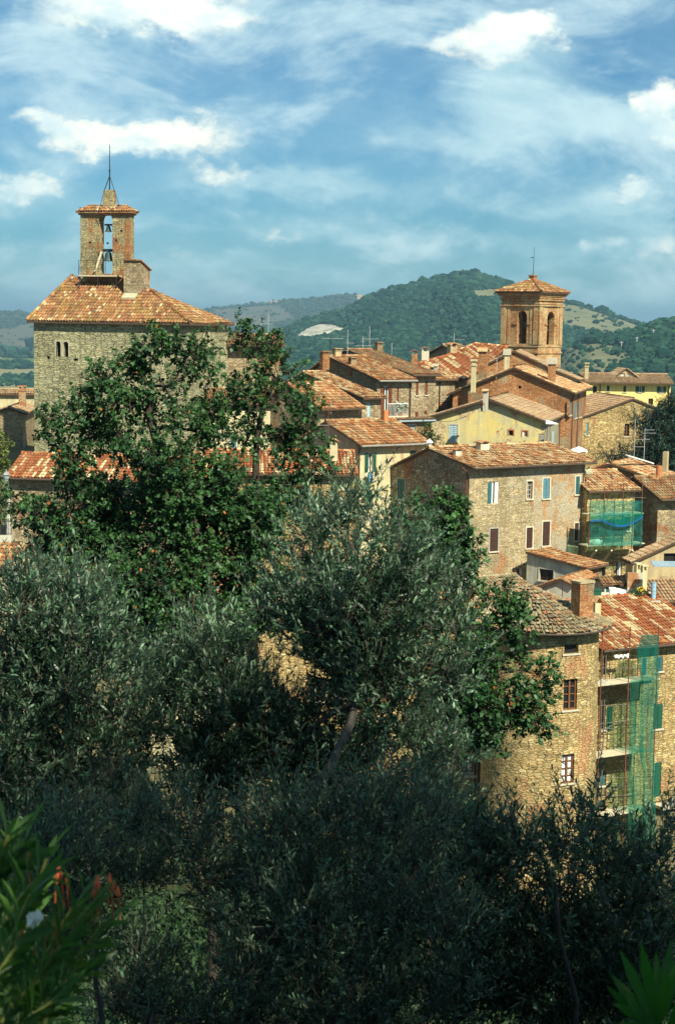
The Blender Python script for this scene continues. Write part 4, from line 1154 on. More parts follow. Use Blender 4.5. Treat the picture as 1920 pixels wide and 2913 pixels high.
def conep(th, f): return cen.lerp(apx, f) + Vector((math.cos(th), math.sin(th), 0)) * ro * (1 - f)
rows = 14
_tilecount[0] += 1; base = _tilecount[0] * 137
for r in range(rows):
    f0, f1 = r / rows, min(1, (r + 1.12) / rows)
    n = max(5, int(2 * math.pi * ro * (1 - f0) / .23))
    offs = random.random()
    for k in range(n):
        th = (k + offs) * 2 * math.pi / n
        pl_, ph_ = conep(th, f0), conep(th, f1)
        dn = (pl_ - ph_).normalized(); ac = Vector((-math.sin(th), math.cos(th), 0)); nn = ac.cross(dn)
        if nn.z < 0: nn = -nn
        if random.random() < .04: continue
        q_ = ac * random.uniform(-.05, .05)
        half_tile(mb, pl_ + q_ + dn * random.uniform(-.09, .09) + nn * random.uniform(0, .06), ph_ + q_ * random.uniform(-1, 1.5), ac, nn, random.uniform(.09, .125), random.uniform(.07, .1), (base + (k % 130) + .5, r * 3 + .5), .04, 0)
N = 48
for k in range(N):
    a, b = 2 * math.pi * k / N, 2 * math.pi * (k + 1) / N
    mb.poly([conep(a, 0), conep(b, 0), apx], [(base + k + .5, .5)] * 3)
mb.build('roof', M['tile_grey'], RTW)
mb = MB()
for k in range(N):
    a, b = 2 * math.pi * k / N, 2 * math.pi * (k + 1) / N
    f = lambda r, t, z: Vector((r * math.cos(t), r * math.sin(t), z))
    mb.hexa([f(rT - .1, a, zed - .16), f(ro - .02, a, zed - .12), f(ro - .02, b, zed - .12), f(rT - .1, b, zed - .16), f(rT - .1, a, zed + .08), f(ro - .02, a, zed - .02), f(ro - .02, b, zed - .02), f(rT - .1, b, zed + .08)])
mb.build('eaves', M['eave'], RTW)
mb = MB(); mb.tube([Vector(((ro + .05) * math.cos(t), (ro + .05) * math.sin(t), zed - .03)) for t in np.linspace(-math.pi * 1.02, .35, 30)], .06, 6); mb.build('gutter', M['dgutter'], RTW)
hr = _H(); hr.root = RTW; hr.ar = 0; hr.A = cT; hr.planes = []
bs = at(1655, 1732, Yc - .9); c = to_local(RTW, bs); w = .62; hh = 82 * kc
th = R_(33); rot = Matrix.Rotation(th, 3, 'Z')
def rb(mb, x0, x1, y0, y1, z0, z1):
    mb.hexa([c + rot @ Vector(p) for p in ((x0, y0, z0), (x1, y0, z0), (x1, y1, z0), (x0, y1, z0), (x0, y0, z1), (x1, y0, z1), (x1, y1, z1), (x0, y1, z1))])
mb = MB(); rb(mb, -.47, .47, -.36, .36, -.9, hh - .12); ch = mb.build('chimney', M['brick'], RTW)
mb = MB(); rb(mb, -.52, .52, -.41, .41, hh - .118, hh); mb.build('chimney_cap', M['tan'], ch)
# lower roof that joins the cone from behind
h = house('RB', 'stone_house', 'old house with a mossy grey roof directly behind the round tower cone', 1395, 1745, 93, 32, 1560, (None, None, 8), (None, 1655, 20),
    fm='ochre', tm='tile_grey', H=14, ov=.4)
h = house('RC', 'plastered_house', 'little pale plastered shed with an orange roof edge between the annex and the round tower', 1625, 1668, 97, 60, 1690, (None, None, 3), (None, 1650, 18),
    fm='greyplaster', tm='tile', H=5, ov=.15, ridge=False)
# ================================================================== scaffolds and nets
def net_mat(name, c, alpha):
    m, t, out = new_mat(name)
    uv = uvnode(t)
    g = t.noise(t.vmath('MULTIPLY', uv, (3.0, .6, 1)), 2.0, 4, .6, dim='2D')
    d = t.node('ShaderNodeBsdfDiffuse', {'Color': t.mix(g.outputs[0], c, tuple(x * 1.5 for x in c))})
    tl = t.node('ShaderNodeBsdfTranslucent', {'Color': c})
    m1 = t.node('ShaderNodeMixShader', {0: .35}); t.l.new(d.outputs[0], m1.inputs[1]); t.l.new(tl.outputs[0], m1.inputs[2])
    tr = t.node('ShaderNodeBsdfTransparent', {'Color': (.60, .88, .80, 1)})
    m2 = t.node('ShaderNodeMixShader', {0: t.maprange(g.outputs[0], .3, .7, alpha - .22, alpha + .20)})
    t.l.new(tr.outputs[0], m2.inputs[1]); t.l.new(m1.outputs[0], m2.inputs[2])
    t.l.new(m2.outputs[0], out.inputs[0])
    return m
TUBE = plain('tarnished_scaffold_tube', (.14, .12, .095), .6)
NET = net_mat('green_safety_net', (.006, .13, .10), .52)
NET2 = net_mat('pale_green_safety_net', (.025, .20, .17), .38)
NETB = net_mat('blue_edged_net', (.02, .12, .30), .8)

def tower_scaffold(root, P, nrm, d, poles, plats, name, rails=(), depth=1.1):
    """poles: (u, v_top, v_bottom); plats: (u0, u1, v). P, nrm: outer plane"""
    lc = lambda p: p - Vector(root.location)
    back = -nrm * depth
    for (u, v0, v1, inner) in poles:
        a = on_plane(u, v0, P, nrm); b0 = on_plane(u, v1, P, nrm); b = Vector((a.x, a.y, b0.z))
        if inner: a, b = a + back, b + back
        mb = MB(); mb.tube([lc(b), lc(a)], .031, 6)
        z = b.z + .8
        while z < a.z:                                # couplers
            mb.tube([lc(Vector((a.x, a.y, z))), lc(Vector((a.x, a.y, z + .09)))], .055, 6); z += 1.9
        mb.build('pole', M['rust'] if not inner else TUBE, root)
    for (u0, u1, v) in plats:
        a, b = on_plane(u0, v, P, nrm), on_plane(u1, v, P, nrm); b.z = a.z
        mb = MB(); n = 3
        for i in range(n):
            q0, q1 = back * (i / n), back * ((i + .92) / n)
            p = [lc(a + q0), lc(b + q0), lc(b + q1), lc(a + q1)]
            dz = Vector((0, 0, random.uniform(0, .02)))
            mb.hexa([x + dz for x in p] + [x + dz + Vector((0, 0, .06)) for x in p])
        mb.build('platform', M['plank'], root)
    for (u0, v0, u1, v1, inner) in rails:
        a, b = on_plane(u0, v0, P, nrm), on_plane(u1, v1, P, nrm)
        if inner == 1: a, b = a + back, b + back
        if inner == 2: b = b + back
        mb = MB(); mb.tube([lc(a), lc(b)], .018, 5); mb.build('brace', TUBE, root)

def cloth(P, nrm, rows, name, mat, label, amp=.12, freq=5.0, nu=26, nv=60, cat='net', off=.06):
    """rows: (v, u_left, u_right): hanging net with folds, on a plane a little outside the poles"""
    me = MB(); pts = []
    vs = [r[0] for r in rows]
    for j in range(nv + 1):
        v = vs[0] + (vs[-1] - vs[0]) * j / nv
        k = max(i for i in range(len(vs)) if vs[i] <= v + 1e-6); k = min(k, len(vs) - 2)
        f = (v - vs[k]) / (vs[k + 1] - vs[k]); f = f * f * (3 - 2 * f)
        ul = rows[k][1] + (rows[k + 1][1] - rows[k][1]) * f; ur = rows[k][2] + (rows[k + 1][2] - rows[k][2]) * f
        line = []
        for i in range(nu + 1):
            s = i / nu
            w = amp * (math.sin(s * freq * 2.1 + 1.3 * math.sin(j * .09 + freq)) * .6 + .35 * math.sin(s * 9.7 + j * .31 + 2 * math.sin(j * .05)) + .2 * math.sin(s * 23 - j * .17)) * (.4 + .6 * min(1, j / nv * 2))
            line.append(on_plane(ul + (ur - ul) * s, v, P + nrm * (off + amp + w), nrm))
        pts.append(line)
    c = pts[0][0]
    for j in range(nv):
        for i in range(nu):
            q = [pts[j][i], pts[j][i + 1], pts[j + 1][i + 1], pts[j + 1][i]]
            me.poly([p - c for p in q], [(i / nu, j / nv * 4), ((i + 1) / nu, j / nv * 4), ((i + 1) / nu, (j + 1) / nv * 4), (i / nu, (j + 1) / nv * 4)])
    o = me.build(name, mat, None, True); o.location = c
    return tag(o, label, cat)

n = -SH.dl
P = SH.A + n * 1.55
sc = empty('scaffold', on_plane(1790, 2330, P, n), 0, 'tall tube scaffold with three plank decks in front of the striped-roof house', 'scaffold', 'scaffolds')
tower_scaffold(sc, P, n, 0, [(1714, 1795, 2420, 0), (1793, 1783, 2420, 0), (1874, 1780, 2420, 0), (1752, 1862, 2420, 1), (1760, 1862, 2420, 1), (1826, 1850, 2420, 1), (1700, 1850, 2420, 1)],
    [(1698, 1876, 1955), (1696, 1850, 2160), (1696, 1850, 2330)], 'deck',
    [(1714, 1810, 1872, 1810, 0), (1706, 1900, 1878, 1903, 0), (1706, 2008, 1872, 2002, 0), (1706, 2060, 1790, 2050, 0), (1704, 2090, 1864, 2080, 1), (1704, 2215, 1862, 2210, 0), (1704, 2265, 1862, 2262, 0),
     (1714, 1972, 1752, 2000, 2), (1793, 2005, 1826, 2090, 1), (1752, 2090, 1826, 2050, 1), (1752, 2110, 1826, 2150, 1), (1793, 1965, 1785, 1945, 2), (1714, 2175, 1745, 2205, 2), (1752, 1920, 1730, 1880, 1), (1752, 2265, 1826, 2240, 1), (1706, 2112, 1752, 2110, 1), (1706, 2140, 1752, 2137, 1)])
cloth(P, n, [(1806, 1826, 1874), (1850, 1812, 1874), (1960, 1824, 1874), (2010, 1822, 1868), (2130, 1818, 1860), (2200, 1830, 1866), (2400, 1822, 1864)], 'safety_net', NET,
    'dark green safety net bunched in a tall strip on the tall scaffold', .14, 5)
cloth(P, n, [(1935, 1792, 1830), (2060, 1790, 1828), (2200, 1788, 1834), (2400, 1786, 1834)], 'safety_net', net_mat('thin_green_net', (.02, .15, .10), .34),
    'thin sheer green net left of the bunched strip on the tall scaffold', .05, 3, off=.0)
# white tarp and sacks on the top deck
p = on_plane(1768, 1868, P - n * .5, n); mb = MB(); 
for i in range(10):
    a = p + SH.df * (i * .1 - .5); mb.tube([a + Vector((0, 0, .05 * math.sin(i * 2.1))), a + SH.df * .11 + Vector((0, 0, .05 * math.sin(i * 2.1 + 1)))], .09 + .03 * math.sin(i * 1.7), 7)
o = tag(mb.build('rolled_tarp', M['white']), 'rolled white tarp tied under the roof on the tall scaffold', 'tarp')
def sack(p, r, label, cat, mat, name, group=None, sq=.7):
    me = bpy.data.meshes.new(name)
    import bmesh
    b = bmesh.new(); bmesh.ops.create_icosphere(b, subdivisions=2, radius=1)
    for v in b.verts:
        k = 1 + .22 * math.sin(v.co.x * 4.1 + r * 90) * math.sin(v.co.y * 3.3 + 1) + .12 * math.sin(v.co.z * 7)
        v.co = Vector((v.co.x * k * r * 1.3, v.co.y * k * r, max(-.55, v.co.z) * r * sq * k + .55 * r * sq))
    b.to_mesh(me); b.free(); me.materials.append(mat)
    o = bpy.data.objects.new(name, me); COL.objects.link(o); o.location = p
    return tag(o, label, cat, group)
deck = lambda u, v: on_plane(u, v, P - n * .4, n)
sack(deck(1712, 1950), .30, 'grey heap of rubble sacks at the left end of the top scaffold deck', 'sack', M['greytrim'], 'rubble_sack')
sack(deck(1735, 1950), .24, 'smaller pale sack beside the rubble heap on the top scaffold deck', 'sack', M['plank'], 'cement_sack')
mb = MB(); a = deck(1770, 1948); mb.tube([a, a + SH.df * 2.0], .10, 8); tag(mb.build('rolled_sheet', M['lichen']), 'long pale roll of sheeting lying on the top scaffold deck', 'roll')

# netted scaffold on the house behind
hb = HOUSES['R1b']; n2 = -hb.dl; P2 = hb.A + n2 * 1.7
sc2 = empty('scaffold', on_plane(1750, 1556, P2, n2), 0, 'boxed-in scaffold hanging on timber brackets under the pale small roof', 'scaffold', 'scaffolds')
tower_scaffold(sc2, P2, n2, 0, [(1679, 1418, 1560, 0), (1720, 1385, 1560, 0), (1748, 1420, 1560, 0), (1774, 1376, 1560, 0), (1801, 1425, 1560, 0), (1828, 1372, 1556, 0)],
    [(1670, 1834, 1556), (1679, 1830, 1468)], 'deck', [(1679, 1500, 1828, 1478, 0), (1679, 1445, 1828, 1430, 0), (1722, 1485, 1748, 1540, 0), (1774, 1500, 1801, 1550, 0), (1812, 1480, 1828, 1520, 0), (1780, 1414, 1836, 1416, 0)])
lc = lambda p: p - Vector(sc2.location)
mb = MB()
for u in (1678, 1722, 1782):
    a = on_plane(u + 18, 1566, P2, n2); b = on_plane(u - 10, 1600, P2 - n2 * 1.4, n2); mb = MB(); mb.tube([lc(a), lc(b)], .07, 5); mb.build('bracket', M['plank'], sc2)
cloth(P2, n2, [(1424, 1679, 1829), (1500, 1679, 1828), (1553, 1679, 1827)], 'safety_net', NET2, 'pale green net wrapped round the boxed-in scaffold under the pale small roof', .05, 6, 30, 16)
# blue-edged sagging net
me = MB(); pts = []
for i in range(25):
    s = i / 24; u = 1679 + (1829 - 1679) * s
    sagv = 1476 + 22 * math.sin(math.pi * min(1, max(0, (s - .22) / .78))) - 12 * s
    pts.append((on_plane(u, 1468 - 8 * s, P2 + n2 * .12, n2), on_plane(u, sagv + 3, P2 + n2 * (.22 + .2 * math.sin(math.pi * s)), n2), on_plane(u, sagv + 9, P2 + n2 * (.22 + .2 * math.sin(math.pi * s)), n2)))
c = pts[0][0]
for (a, b, e), (a1, b1, e1) in zip(pts, pts[1:]): me.poly([a - c, a1 - c, b1 - c, b - c])
o = tag(me.build('catch_net', NET, None, True), 'sagging green catch net with a blue hem across the boxed-in scaffold', 'net'); o.location = c
me = MB()
for (a, b, e), (a1, b1, e1) in zip(pts, pts[1:]): me.poly([b - c, b1 - c, e1 - c, e - c])
me.build('hem', NETB, o, True)
sack(on_plane(1695, 1548, P2 - n2 * .4, n2), .34, 'white bag behind the green net at the left of the boxed-in scaffold', 'bag', M['white'], 'white_bag')
sack(on_plane(1768, 1466, P2 - n2 * .5, n2), .2, 'white bucket-sized sack on the upper deck of the boxed-in scaffold', 'bag', M['white'], 'white_bag')
sack(on_plane(1715, 1464, P2 - n2 * .5, n2), .22, 'greyish sack at the left of the upper deck of the boxed-in scaffold', 'bag', M['greytrim'], 'cement_sack')

# ================================================================== antennas, lamp, fence, small things
def antenna(base, k, vh, bars, label, lean=0.0, mat='steel'):
    """bars: (height share, left px, right px, n elements)"""
    H = vh * k
    o = empty('tv_antenna', base, 0, label, 'antenna', 'television antennas on the roofs')
    mb = MB(); mb.tube([(0, 0, -.4), (lean * H, 0, H)], .022, 5); mb.tube([(lean * H * .6, 0, H * .6), (lean * H * .6, 0, H * .63)], .05, 6); mb.build('mast', M[mat], o)
    for (f, l, r, ne) in bars:
        mb = MB(); z = H * f; x0, x1 = -l * k, r * k
        mb.tube([(x0, .0, z), (x1, .0, z + .02)], .014, 4)
        for i in range(ne):
            x = x0 + (x1 - x0) * (i + .5) / ne; e = .28 - .12 * i / max(1, ne)
            mb.tube([(x, -e, z), (x, e, z)], .008, 4)
        mb.build('aerial', M['steel'], o)
    return o
def ant(key, u, vb, vt, bars, label, mat='steel', lean=0):
    p = roof_point(HOUSES[key], u, vb); antenna(p, p.y / FPX, vb - vt, bars, label, lean, mat)
ant('T2', 763, 968, 893, [(.62, 22, 14, 6), (.28, 0, 34, 5)], 'pale antenna mast over the oak, between the big tower and the quarry')
ant('T2', 741, 972, 908, [(.5, 4, 5, 2)], 'shortest thin antenna rod just right of the big tower')
ant('H2', 940, 1010, 945, [(.72, 25, 35, 7)], 'dark antenna left of the two chimneys on the stepped row', 'iron')
ant('H2', 988, 1022, 938, [(.55, 4, 18, 5), (.3, 8, 4, 3)], 'antenna with a short crossbar beside the highest stepped roof')
ant('H1', 1051, 994, 928, [(.45, 24, 26, 7), (.16, 42, 8, 6)], 'antenna with two long crossbars on the highest stepped roof')
ant('H1', 1032, 996, 955, [(.6, 6, 6, 2)], 'thin rod antenna left of the two-crossbar one on the highest stepped roof')
ant('H1', 1114, 1008, 975, [], 'bare thin rod right of the brick chimney on the highest stepped roof')
ant('CB', 1291, 984, 946, [(.5, 2, 30, 6)], 'antenna with one long bar on the small gabled house by the church')
ant('R1', 1832, 1294, 1218, [(.94, 0, 27, 4), (.82, 9, 33, 6), (.58, 18, 14, 5), (.3, 28, 0, 4)], 'tall antenna with four crossbars in front of the cedar')
ant('R1', 1803, 1302, 1192, [(.3, 6, 2, 2)], 'plain thin mast left of the four-bar antenna by the cedar')
ant('H4', 941, 1160, 1143, [], 'short pale post at the eave of the lowest stepped roof')
pq = roof_point(HOUSES['H5'], 934, 1222)
antenna(pq, pq.y / FPX, 82, [(.15, 34, 4, 5)], 'rusty antenna pole at the left corner of the bright orange roof', 0, 'rust')
ant('BH', 1412, 1064, 1018, [(.85, 3, 3, 2)], 'slim vent pipe with a dark cap on the large brick gable')
ant('RC', 1600, 1680, 1640, [], 'dark iron rod standing on the pale shed by the round tower', 'iron')
# white capped flue at the right end of the bright orange roof
hm = HOUSES['M']; b = at(1221, 1285, 112.5); k = b.y / FPX
o = empty('metal_flue', b, 0, 'shiny metal flue with a white cone cap beside the gable of the big rubble house', 'flue')
mb = MB(); mb.tube([(0, 0, -.8), (0, 0, 24 * k)], .17, 10); mb.build('pipe', M['steel'], o, True)
mb = MB(); mb.lathe((0, 0, 26 * k), [(.26, 0), (.24, .06), (.03, 11 * k)], 12); mb.build('cap', M['white'], o)
# laundry below the green shutters
h5 = HOUSES['H5']; A5, n5 = h5.A, -h5.dl
def hang(u0, v0, u1, v1, mat, label, d=.35):
    P = A5 + n5 * d; c = on_plane(u0, v0, P, n5); mb = MB(); N = 8
    g = lambda s, t: on_plane(u0 + (u1 - u0) * s, v0 + (v1 - v0) * t, P + n5 * (.05 * math.sin(s * 9 + t * 3)), n5) - c
    for i in range(N):
        for j in range(N): mb.poly([g(i / N, j / N), g((i + 1) / N, j / N), g((i + 1) / N, (j + 1) / N), g(i / N, (j + 1) / N)])
    o = mb.build('laundry', mat, None, True); o.location = c
    return tag(o, label, 'laundry', 'laundry below the green shutters')
hang(1042, 1344, 1052, 1358, M['white'], 'white cloth drying below the open green shutters')
hang(1049, 1345, 1061, 1372, plain('blue_cloth', (.16, .38, .58), .9), 'light blue cloth drying below the open green shutters', .42)
# plants on the white balcony
root, mpb, s0, s1, zz = BALC
# street lamp at the left edge
b = at(24, 1500, 99); k = b.y / FPX
o = empty('street_lamp', b, 0, 'old lantern street lamp at the left edge beside the striped low roof', 'street lamp')
mb = MB(); mb.tube([(-.05, 0, -8), (-.05, 0, 132 * k)], .045, 8); mb.tube([(-.05, 0, -8), (-.05, 0, .6)], .09, 8); mb.build('post', M['steel'], o)
mb = MB(); z = 134 * k; mb.lathe((-.1, 0, z), [(.10, 0), (.20, .36)], 6); mb.build('lantern_glass', plain('lamp_glass', (.30, .40, .42), .2), o)
mb = MB(); mb.lathe((-.1, 0, z + .365), [(.25, 0), (.16, .12), (.05, .2), (.04, .32)], 6); mb.build('lantern_hat', M['zinc'], o)
# iron railing at the left edge
b = at(0, 1532, 96); k = b.y / FPX
o = empty('iron_railing', b, 0, 'dark iron railing on a low pale wall at the left edge below the lantern', 'railing')
mb = MB(); mb.box(-60 * k, 34 * k, -.12, .12, -8, 10 * k); mb.build('parapet', M['greyplaster'], o)
mb = MB()
for i in range(15): x = (-24 + i * 4) * k; mb.tube([(x, 0, 10 * k), (x, 0, 52 * k)], .014, 4)
for z in (14, 50): mb.tube([(-26 * k, 0, z * k), (34 * k, 0, z * k)], .018, 4)
mb.build('bars', M['iron'], o)
# terrace clutter between annex and striped roof
YT = 97.5
def tp(u, v, dy=0): return at(u, v, YT + dy)
b = tp(1800, 1704); k = b.y / FPX
o = empty('roof_terrace', tp(1780, 1712), 0, 'small flat roof terrace cluttered with pots behind the striped roof', 'terrace')
mb = MB(); mb.box(-75 * k, 95 * k, -.6, 2.4, -6, 8 * k); mb.build('slab', M['greyplaster'], o)
mb = MB(); mb.box(18 * k, 62 * k, 1.7, 1.9, 8 * k, 72 * k); mb.build('wall', M['greyplaster'], o)
def crate(u0, u1, vt, vb, mat, label, name, cat, dy=0, dep=.5, lid=None):
    a = tp((u0 + u1) / 2, vb, dy); k = a.y / FPX; w = (u1 - u0) * k / 2; hh = (vb - vt) * k
    o = empty(name, a, random.uniform(-.1, .2), label, cat)
    mb = MB(); mb.box(-w, w, -dep / 2, dep / 2, 0, hh * .9); mb.build('body', mat, o)
    mb = MB(); mb.box(-w - .03, w + .03, -dep / 2 - .03, dep / 2 + .03, hh * .902, hh); mb.build('lid', lid or mat, o)
crate(1733, 1750, 1672, 1703, M['white'], 'white square tank on the roof terrace, left of the white bundles', 'water_tank', 'tank')
sack(tp(1760, 1690), .32, 'bulging white bundle on the roof terrace beside the white tank', 'bundle', M['white'], 'white_bundle', 'white bundles on the terrace')
sack(tp(1770, 1703), .2, 'small white bundle low on the roof terrace beside the bulging one', 'bundle', M['white'], 'white_bundle', 'white bundles on the terrace')
crate(1726, 1745, 1703, 1722, M['rust'], 'low brown trough at the left of the roof terrace', 'planter', 'planter', -.5)
crate(1688, 1709, 1676, 1704, M['green'], 'dark green cabinet beside the brick chimney of the round tower', 'garden_cabinet', 'cabinet', -.5, .3)
a = tp(1858, 1702); k = a.y / FPX
o = empty('blue_drum', a, 0, 'tall pale blue drum standing at the right of the roof terrace', 'drum')
mb = MB(); mb.lathe((0, 0, 0), [(7.5 * k, 0), (7.5 * k, 44 * k)], 14); mb.build('body', plain('pale_blue_plastic', (.24, .42, .56), .45), o, True)
mb = MB(); mb.lathe((0, 0, 44 * k + .002), [(7.9 * k, 0), (7.9 * k, .06)], 14); mb.lathe((0, 0, 20 * k), [(7.9 * k, 0), (7.9 * k, .05)], 14); mb.build('hoop', M['slate'], o)
for i, (u0, u1, vt, vb, lab) in enumerate(((1805, 1819, 1600, 1648, 'left of two pale chimneys with dark slots beside the hanging scaffold'), (1822, 1838, 1606, 1646, 'right of two pale chimneys with dark slots beside the hanging scaffold'))):
    a = at((u0 + u1) / 2, vb, 100); k = a.y / FPX; w = (u1 - u0) * k / 2; hh = (vb - vt) * k
    o = empty('chimney_stack', a, .4, lab, 'chimney', 'pale slotted chimneys')
    mb = MB(); mb.box(-w, w, -w, w, -1.5, hh * .6); mb.build('shaft', M['cream'], o)
    mb = MB(); mb.box(-w, -w * .5, -w, w, hh * .602, hh * .9); mb.box(w * .5, w, -w, w, hh * .602, hh * .9); mb.box(-w * 1.25, w * 1.25, -w * 1.25, w * 1.25, hh * .902, hh); mb.build('chimney_cap', M['cream'], o)
a = at(1695, 1735, 93); k = a.y / FPX
o = empty('chimney_stack', a, .5, 'little tent-topped chimney right beside the brick chimney of the round tower', 'chimney')
mb = MB(); mb.box(-.2, .2, -.2, .2, -1, 20 * k); mb.build('shaft', M['cream'], o)
mb = MB()
for sg in (-1, 1): 
    q = [(sg * .3, -.3, 21 * k), (0, -.3, 38 * k), (0, .3, 38 * k), (sg * .3, .3, 21 * k)]; mb.hexa(q + [(x, y, z + .06) for x, y, z in q])
mb.build('chimney_cap', M['tile'], o)
# white awning sheet at the eave of the yellow house and rubble on the main roof's far corner
hy = HOUSES['YH']
p = at(1571, 1203, 124); k = p.y / FPX
mb = MB(); mb.hexa([(-18 * k, 0, -3 * k), (18 * k, .4, -4 * k), (18 * k, .9, -4 * k), (-18 * k, .5, -3 * k), (-18 * k, 0, 9 * k), (16 * k, .4, -1 * k), (16 * k, .9, -1 * k), (-18 * k, .5, 9 * k)])
o = tag(mb.build('gutter_box', M['white']), 'white box gutter at the right eave corner of the flaking yellow house', 'gutter box'); o.location = p
sack(at(1645, 1288, 113), .5, 'white heap of sheeting behind the right end of the big rubble house roof', 'sheeting', M['white'], 'plastic_sheeting', None, .5)
sack(at(1674, 1350, 110.6), .22, 'knobbly pale plastic bag under the right eave corner of the big rubble house', 'bag', M['lichen'], 'plastic_bag', None, 1.4)
# white strip lying on the tan house roof
p0, p1 = roof_point(HOUSES['R1'], 1786, 1303), roof_point(HOUSES['R1'], 1859, 1325)
mb = MB(); hR = HOUSES['R1']; nn_ = hR.planes[0][1]; nn_ = nn_ if nn_.z > 0 else -nn_; sd_ = nn_.cross(p1 - p0).normalized() * .24; q = [p0 - p0, p1 - p0, p1 - p0 + sd_, sd_]; up2 = nn_ * .13; mb.hexa([x + up2 for x in q] + [x + up2 + Vector((0, 0, .08)) for x in q])
o = tag(mb.build('ridge_sheet', M['white']), 'long white metal strip lying along the tan house roof near the cedar', 'metal strip'); o.location = p0
# blue sheet awning
p = at(1873, 1607, 97.5); k = p.y / FPX
mb = MB(); mb.hexa([(-18 * k, -.6, -.05), (60 * k, -.6, -.02), (60 * k, .6, .1), (-18 * k, .6, .1), (-18 * k, -.6, .0), (60 * k, -.6, .03), (60 * k, .6, .15), (-18 * k, .6, .15)])
o = tag(mb.build('awning_sheet', M['slate']), 'blue-grey sheet awning at the right edge under the tan gable', 'awning'); o.location = p
# overhead wire across the yellow house
mb = MB(); a, b = at(1222, 1192, 121), at(1330, 1182, 124.5); mb.tube([a.lerp(b, t) - Vector((0, 0, 1.2 * t * (1 - t))) - a for t in np.linspace(0, 1, 9)], .02, 4)
o = tag(mb.build('overhead_wire', M['iron']), 'sagging dark wire in front of the flaking yellow house', 'wire'); o.location = a
SHADE_TOP = 10.0
# ================================================================== ground and hills
def lerp_tab(x, tab):
    return np.interp(x, [t[0] for t in tab], [t[1] for t in tab])
def ground_z(x, y):
    z = lerp_tab(y, [(-40, 1.0), (-5, -1.2), (0, -1.75), (3, -2.4), (6, -3.5), (10, -5.6), (30, -17), (60, -27), (78, -30), (85, -29.5), (90, -27.5), (95, -23), (105, -18.8), (118, -15), (135, -13.5), (150, -13), (200, -17), (320, -38), (700, -62), (9000, -62), (45000, -62)])
    town = np.clip((y - 60) / 20, 0, 1) * np.clip((260 - y) / 60, 0, 1)
    return z - .10 * np.clip(x, -60, 60) * town
ys = np.concatenate([np.linspace(-40, 20, 31), np.linspace(22, 260, 60), np.geomspace(270, 45000, 50)])
ts = np.linspace(-1, 1, 61)
ts = np.sign(ts) * np.abs(ts) ** 1.5
mb = None
gx = ts[None, :] * (ys[:, None].clip(0) * 1.1 + 60)
gy = np.repeat(ys[:, None], 61, 1)
gz = ground_z(gx, gy)
near = (gy > -5) & (gy < 70)
gz = gz + np.where(near, .25 * np.sin(gx * 1.3 + gy * .7) * np.sin(gy * .9), 0)
V = np.stack([gx, gy, gz], -1).reshape(-1, 3)
idx = np.arange(len(V)).reshape(len(ys), 61)
F = np.stack([idx[:-1, :-1], idx[:-1, 1:], idx[1:, 1:], idx[1:, :-1]], -1).reshape(-1, 4)
def grid_obj(name, V, F, mat, smooth=True, attr=None):
    me = bpy.data.meshes.new(name); me.from_pydata(V.tolist(), [], F.tolist())
    me.polygons.foreach_set('use_smooth', [smooth] * len(F))
    if attr is not None:
        for k, a in attr.items():
            at_ = me.attributes.new(k, 'FLOAT', 'POINT'); at_.data.foreach_set('value', a.astype(np.float32))
    me.materials.append(mat); me.update()
    o = bpy.data.objects.new(name, me); COL.objects.link(o)
    return o
m, t, out = new_mat('ground_earth_and_fields')
pos = t.node('ShaderNodeNewGeometry').outputs['Position']
sy = t.node('ShaderNodeSeparateXYZ', {0: pos}).outputs[1]
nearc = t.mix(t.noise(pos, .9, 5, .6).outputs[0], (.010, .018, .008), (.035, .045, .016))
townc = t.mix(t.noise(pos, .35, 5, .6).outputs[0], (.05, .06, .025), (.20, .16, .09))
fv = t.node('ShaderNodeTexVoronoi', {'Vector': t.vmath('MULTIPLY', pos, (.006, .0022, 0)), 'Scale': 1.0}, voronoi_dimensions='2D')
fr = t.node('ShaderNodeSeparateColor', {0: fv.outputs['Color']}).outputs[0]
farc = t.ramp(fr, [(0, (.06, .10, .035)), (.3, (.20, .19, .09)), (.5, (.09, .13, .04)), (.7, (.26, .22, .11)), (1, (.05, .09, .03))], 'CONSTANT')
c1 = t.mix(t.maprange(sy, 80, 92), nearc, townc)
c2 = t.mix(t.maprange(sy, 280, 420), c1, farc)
finish(t, out, c2, .95, t.noise(pos, 3, 4).outputs[0], .3, .1, .05)
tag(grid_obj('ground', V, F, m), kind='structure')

def hill_mat(name, forest, bare, bare2):
    m, t, out = new_mat(name)
    pos = t.node('ShaderNodeNewGeometry').outputs['Position']
    a = t.node('ShaderNodeAttribute', attribute_name='bare').outputs['Fac']
    q = t.node('ShaderNodeAttribute', attribute_name='quarry').outputs['Fac']
    n1 = t.noise(pos, .03, 6, .65)
    fc = t.mix(n1.outputs[0], tuple(c * .6 for c in forest), tuple(c * 1.4 for c in forest))
    n2 = t.noise(pos, .018, 6, .7)
    bc = t.mix(t.maprange(n2.outputs[0], .35, .65), bare, bare2)
    c = t.mix(t.maprange(t.math('ADD', a, t.math('MULTIPLY', t.math('SUBTRACT', n2.outputs[0], .5), .5)), .4, .6), fc, bc)
    qs = t.noise(t.vmath('MULTIPLY', pos, (.03, .03, .42)), 1.0, 6, .65)
    qc = t.mix(t.maprange(qs.outputs[0], .4, .6), (.50, .47, .39), (.20, .20, .14))
    c = t.mix(t.maprange(q, .4, .6), c, qc)
    finish(t, out, c, .95, None, spec=.03)
    return m
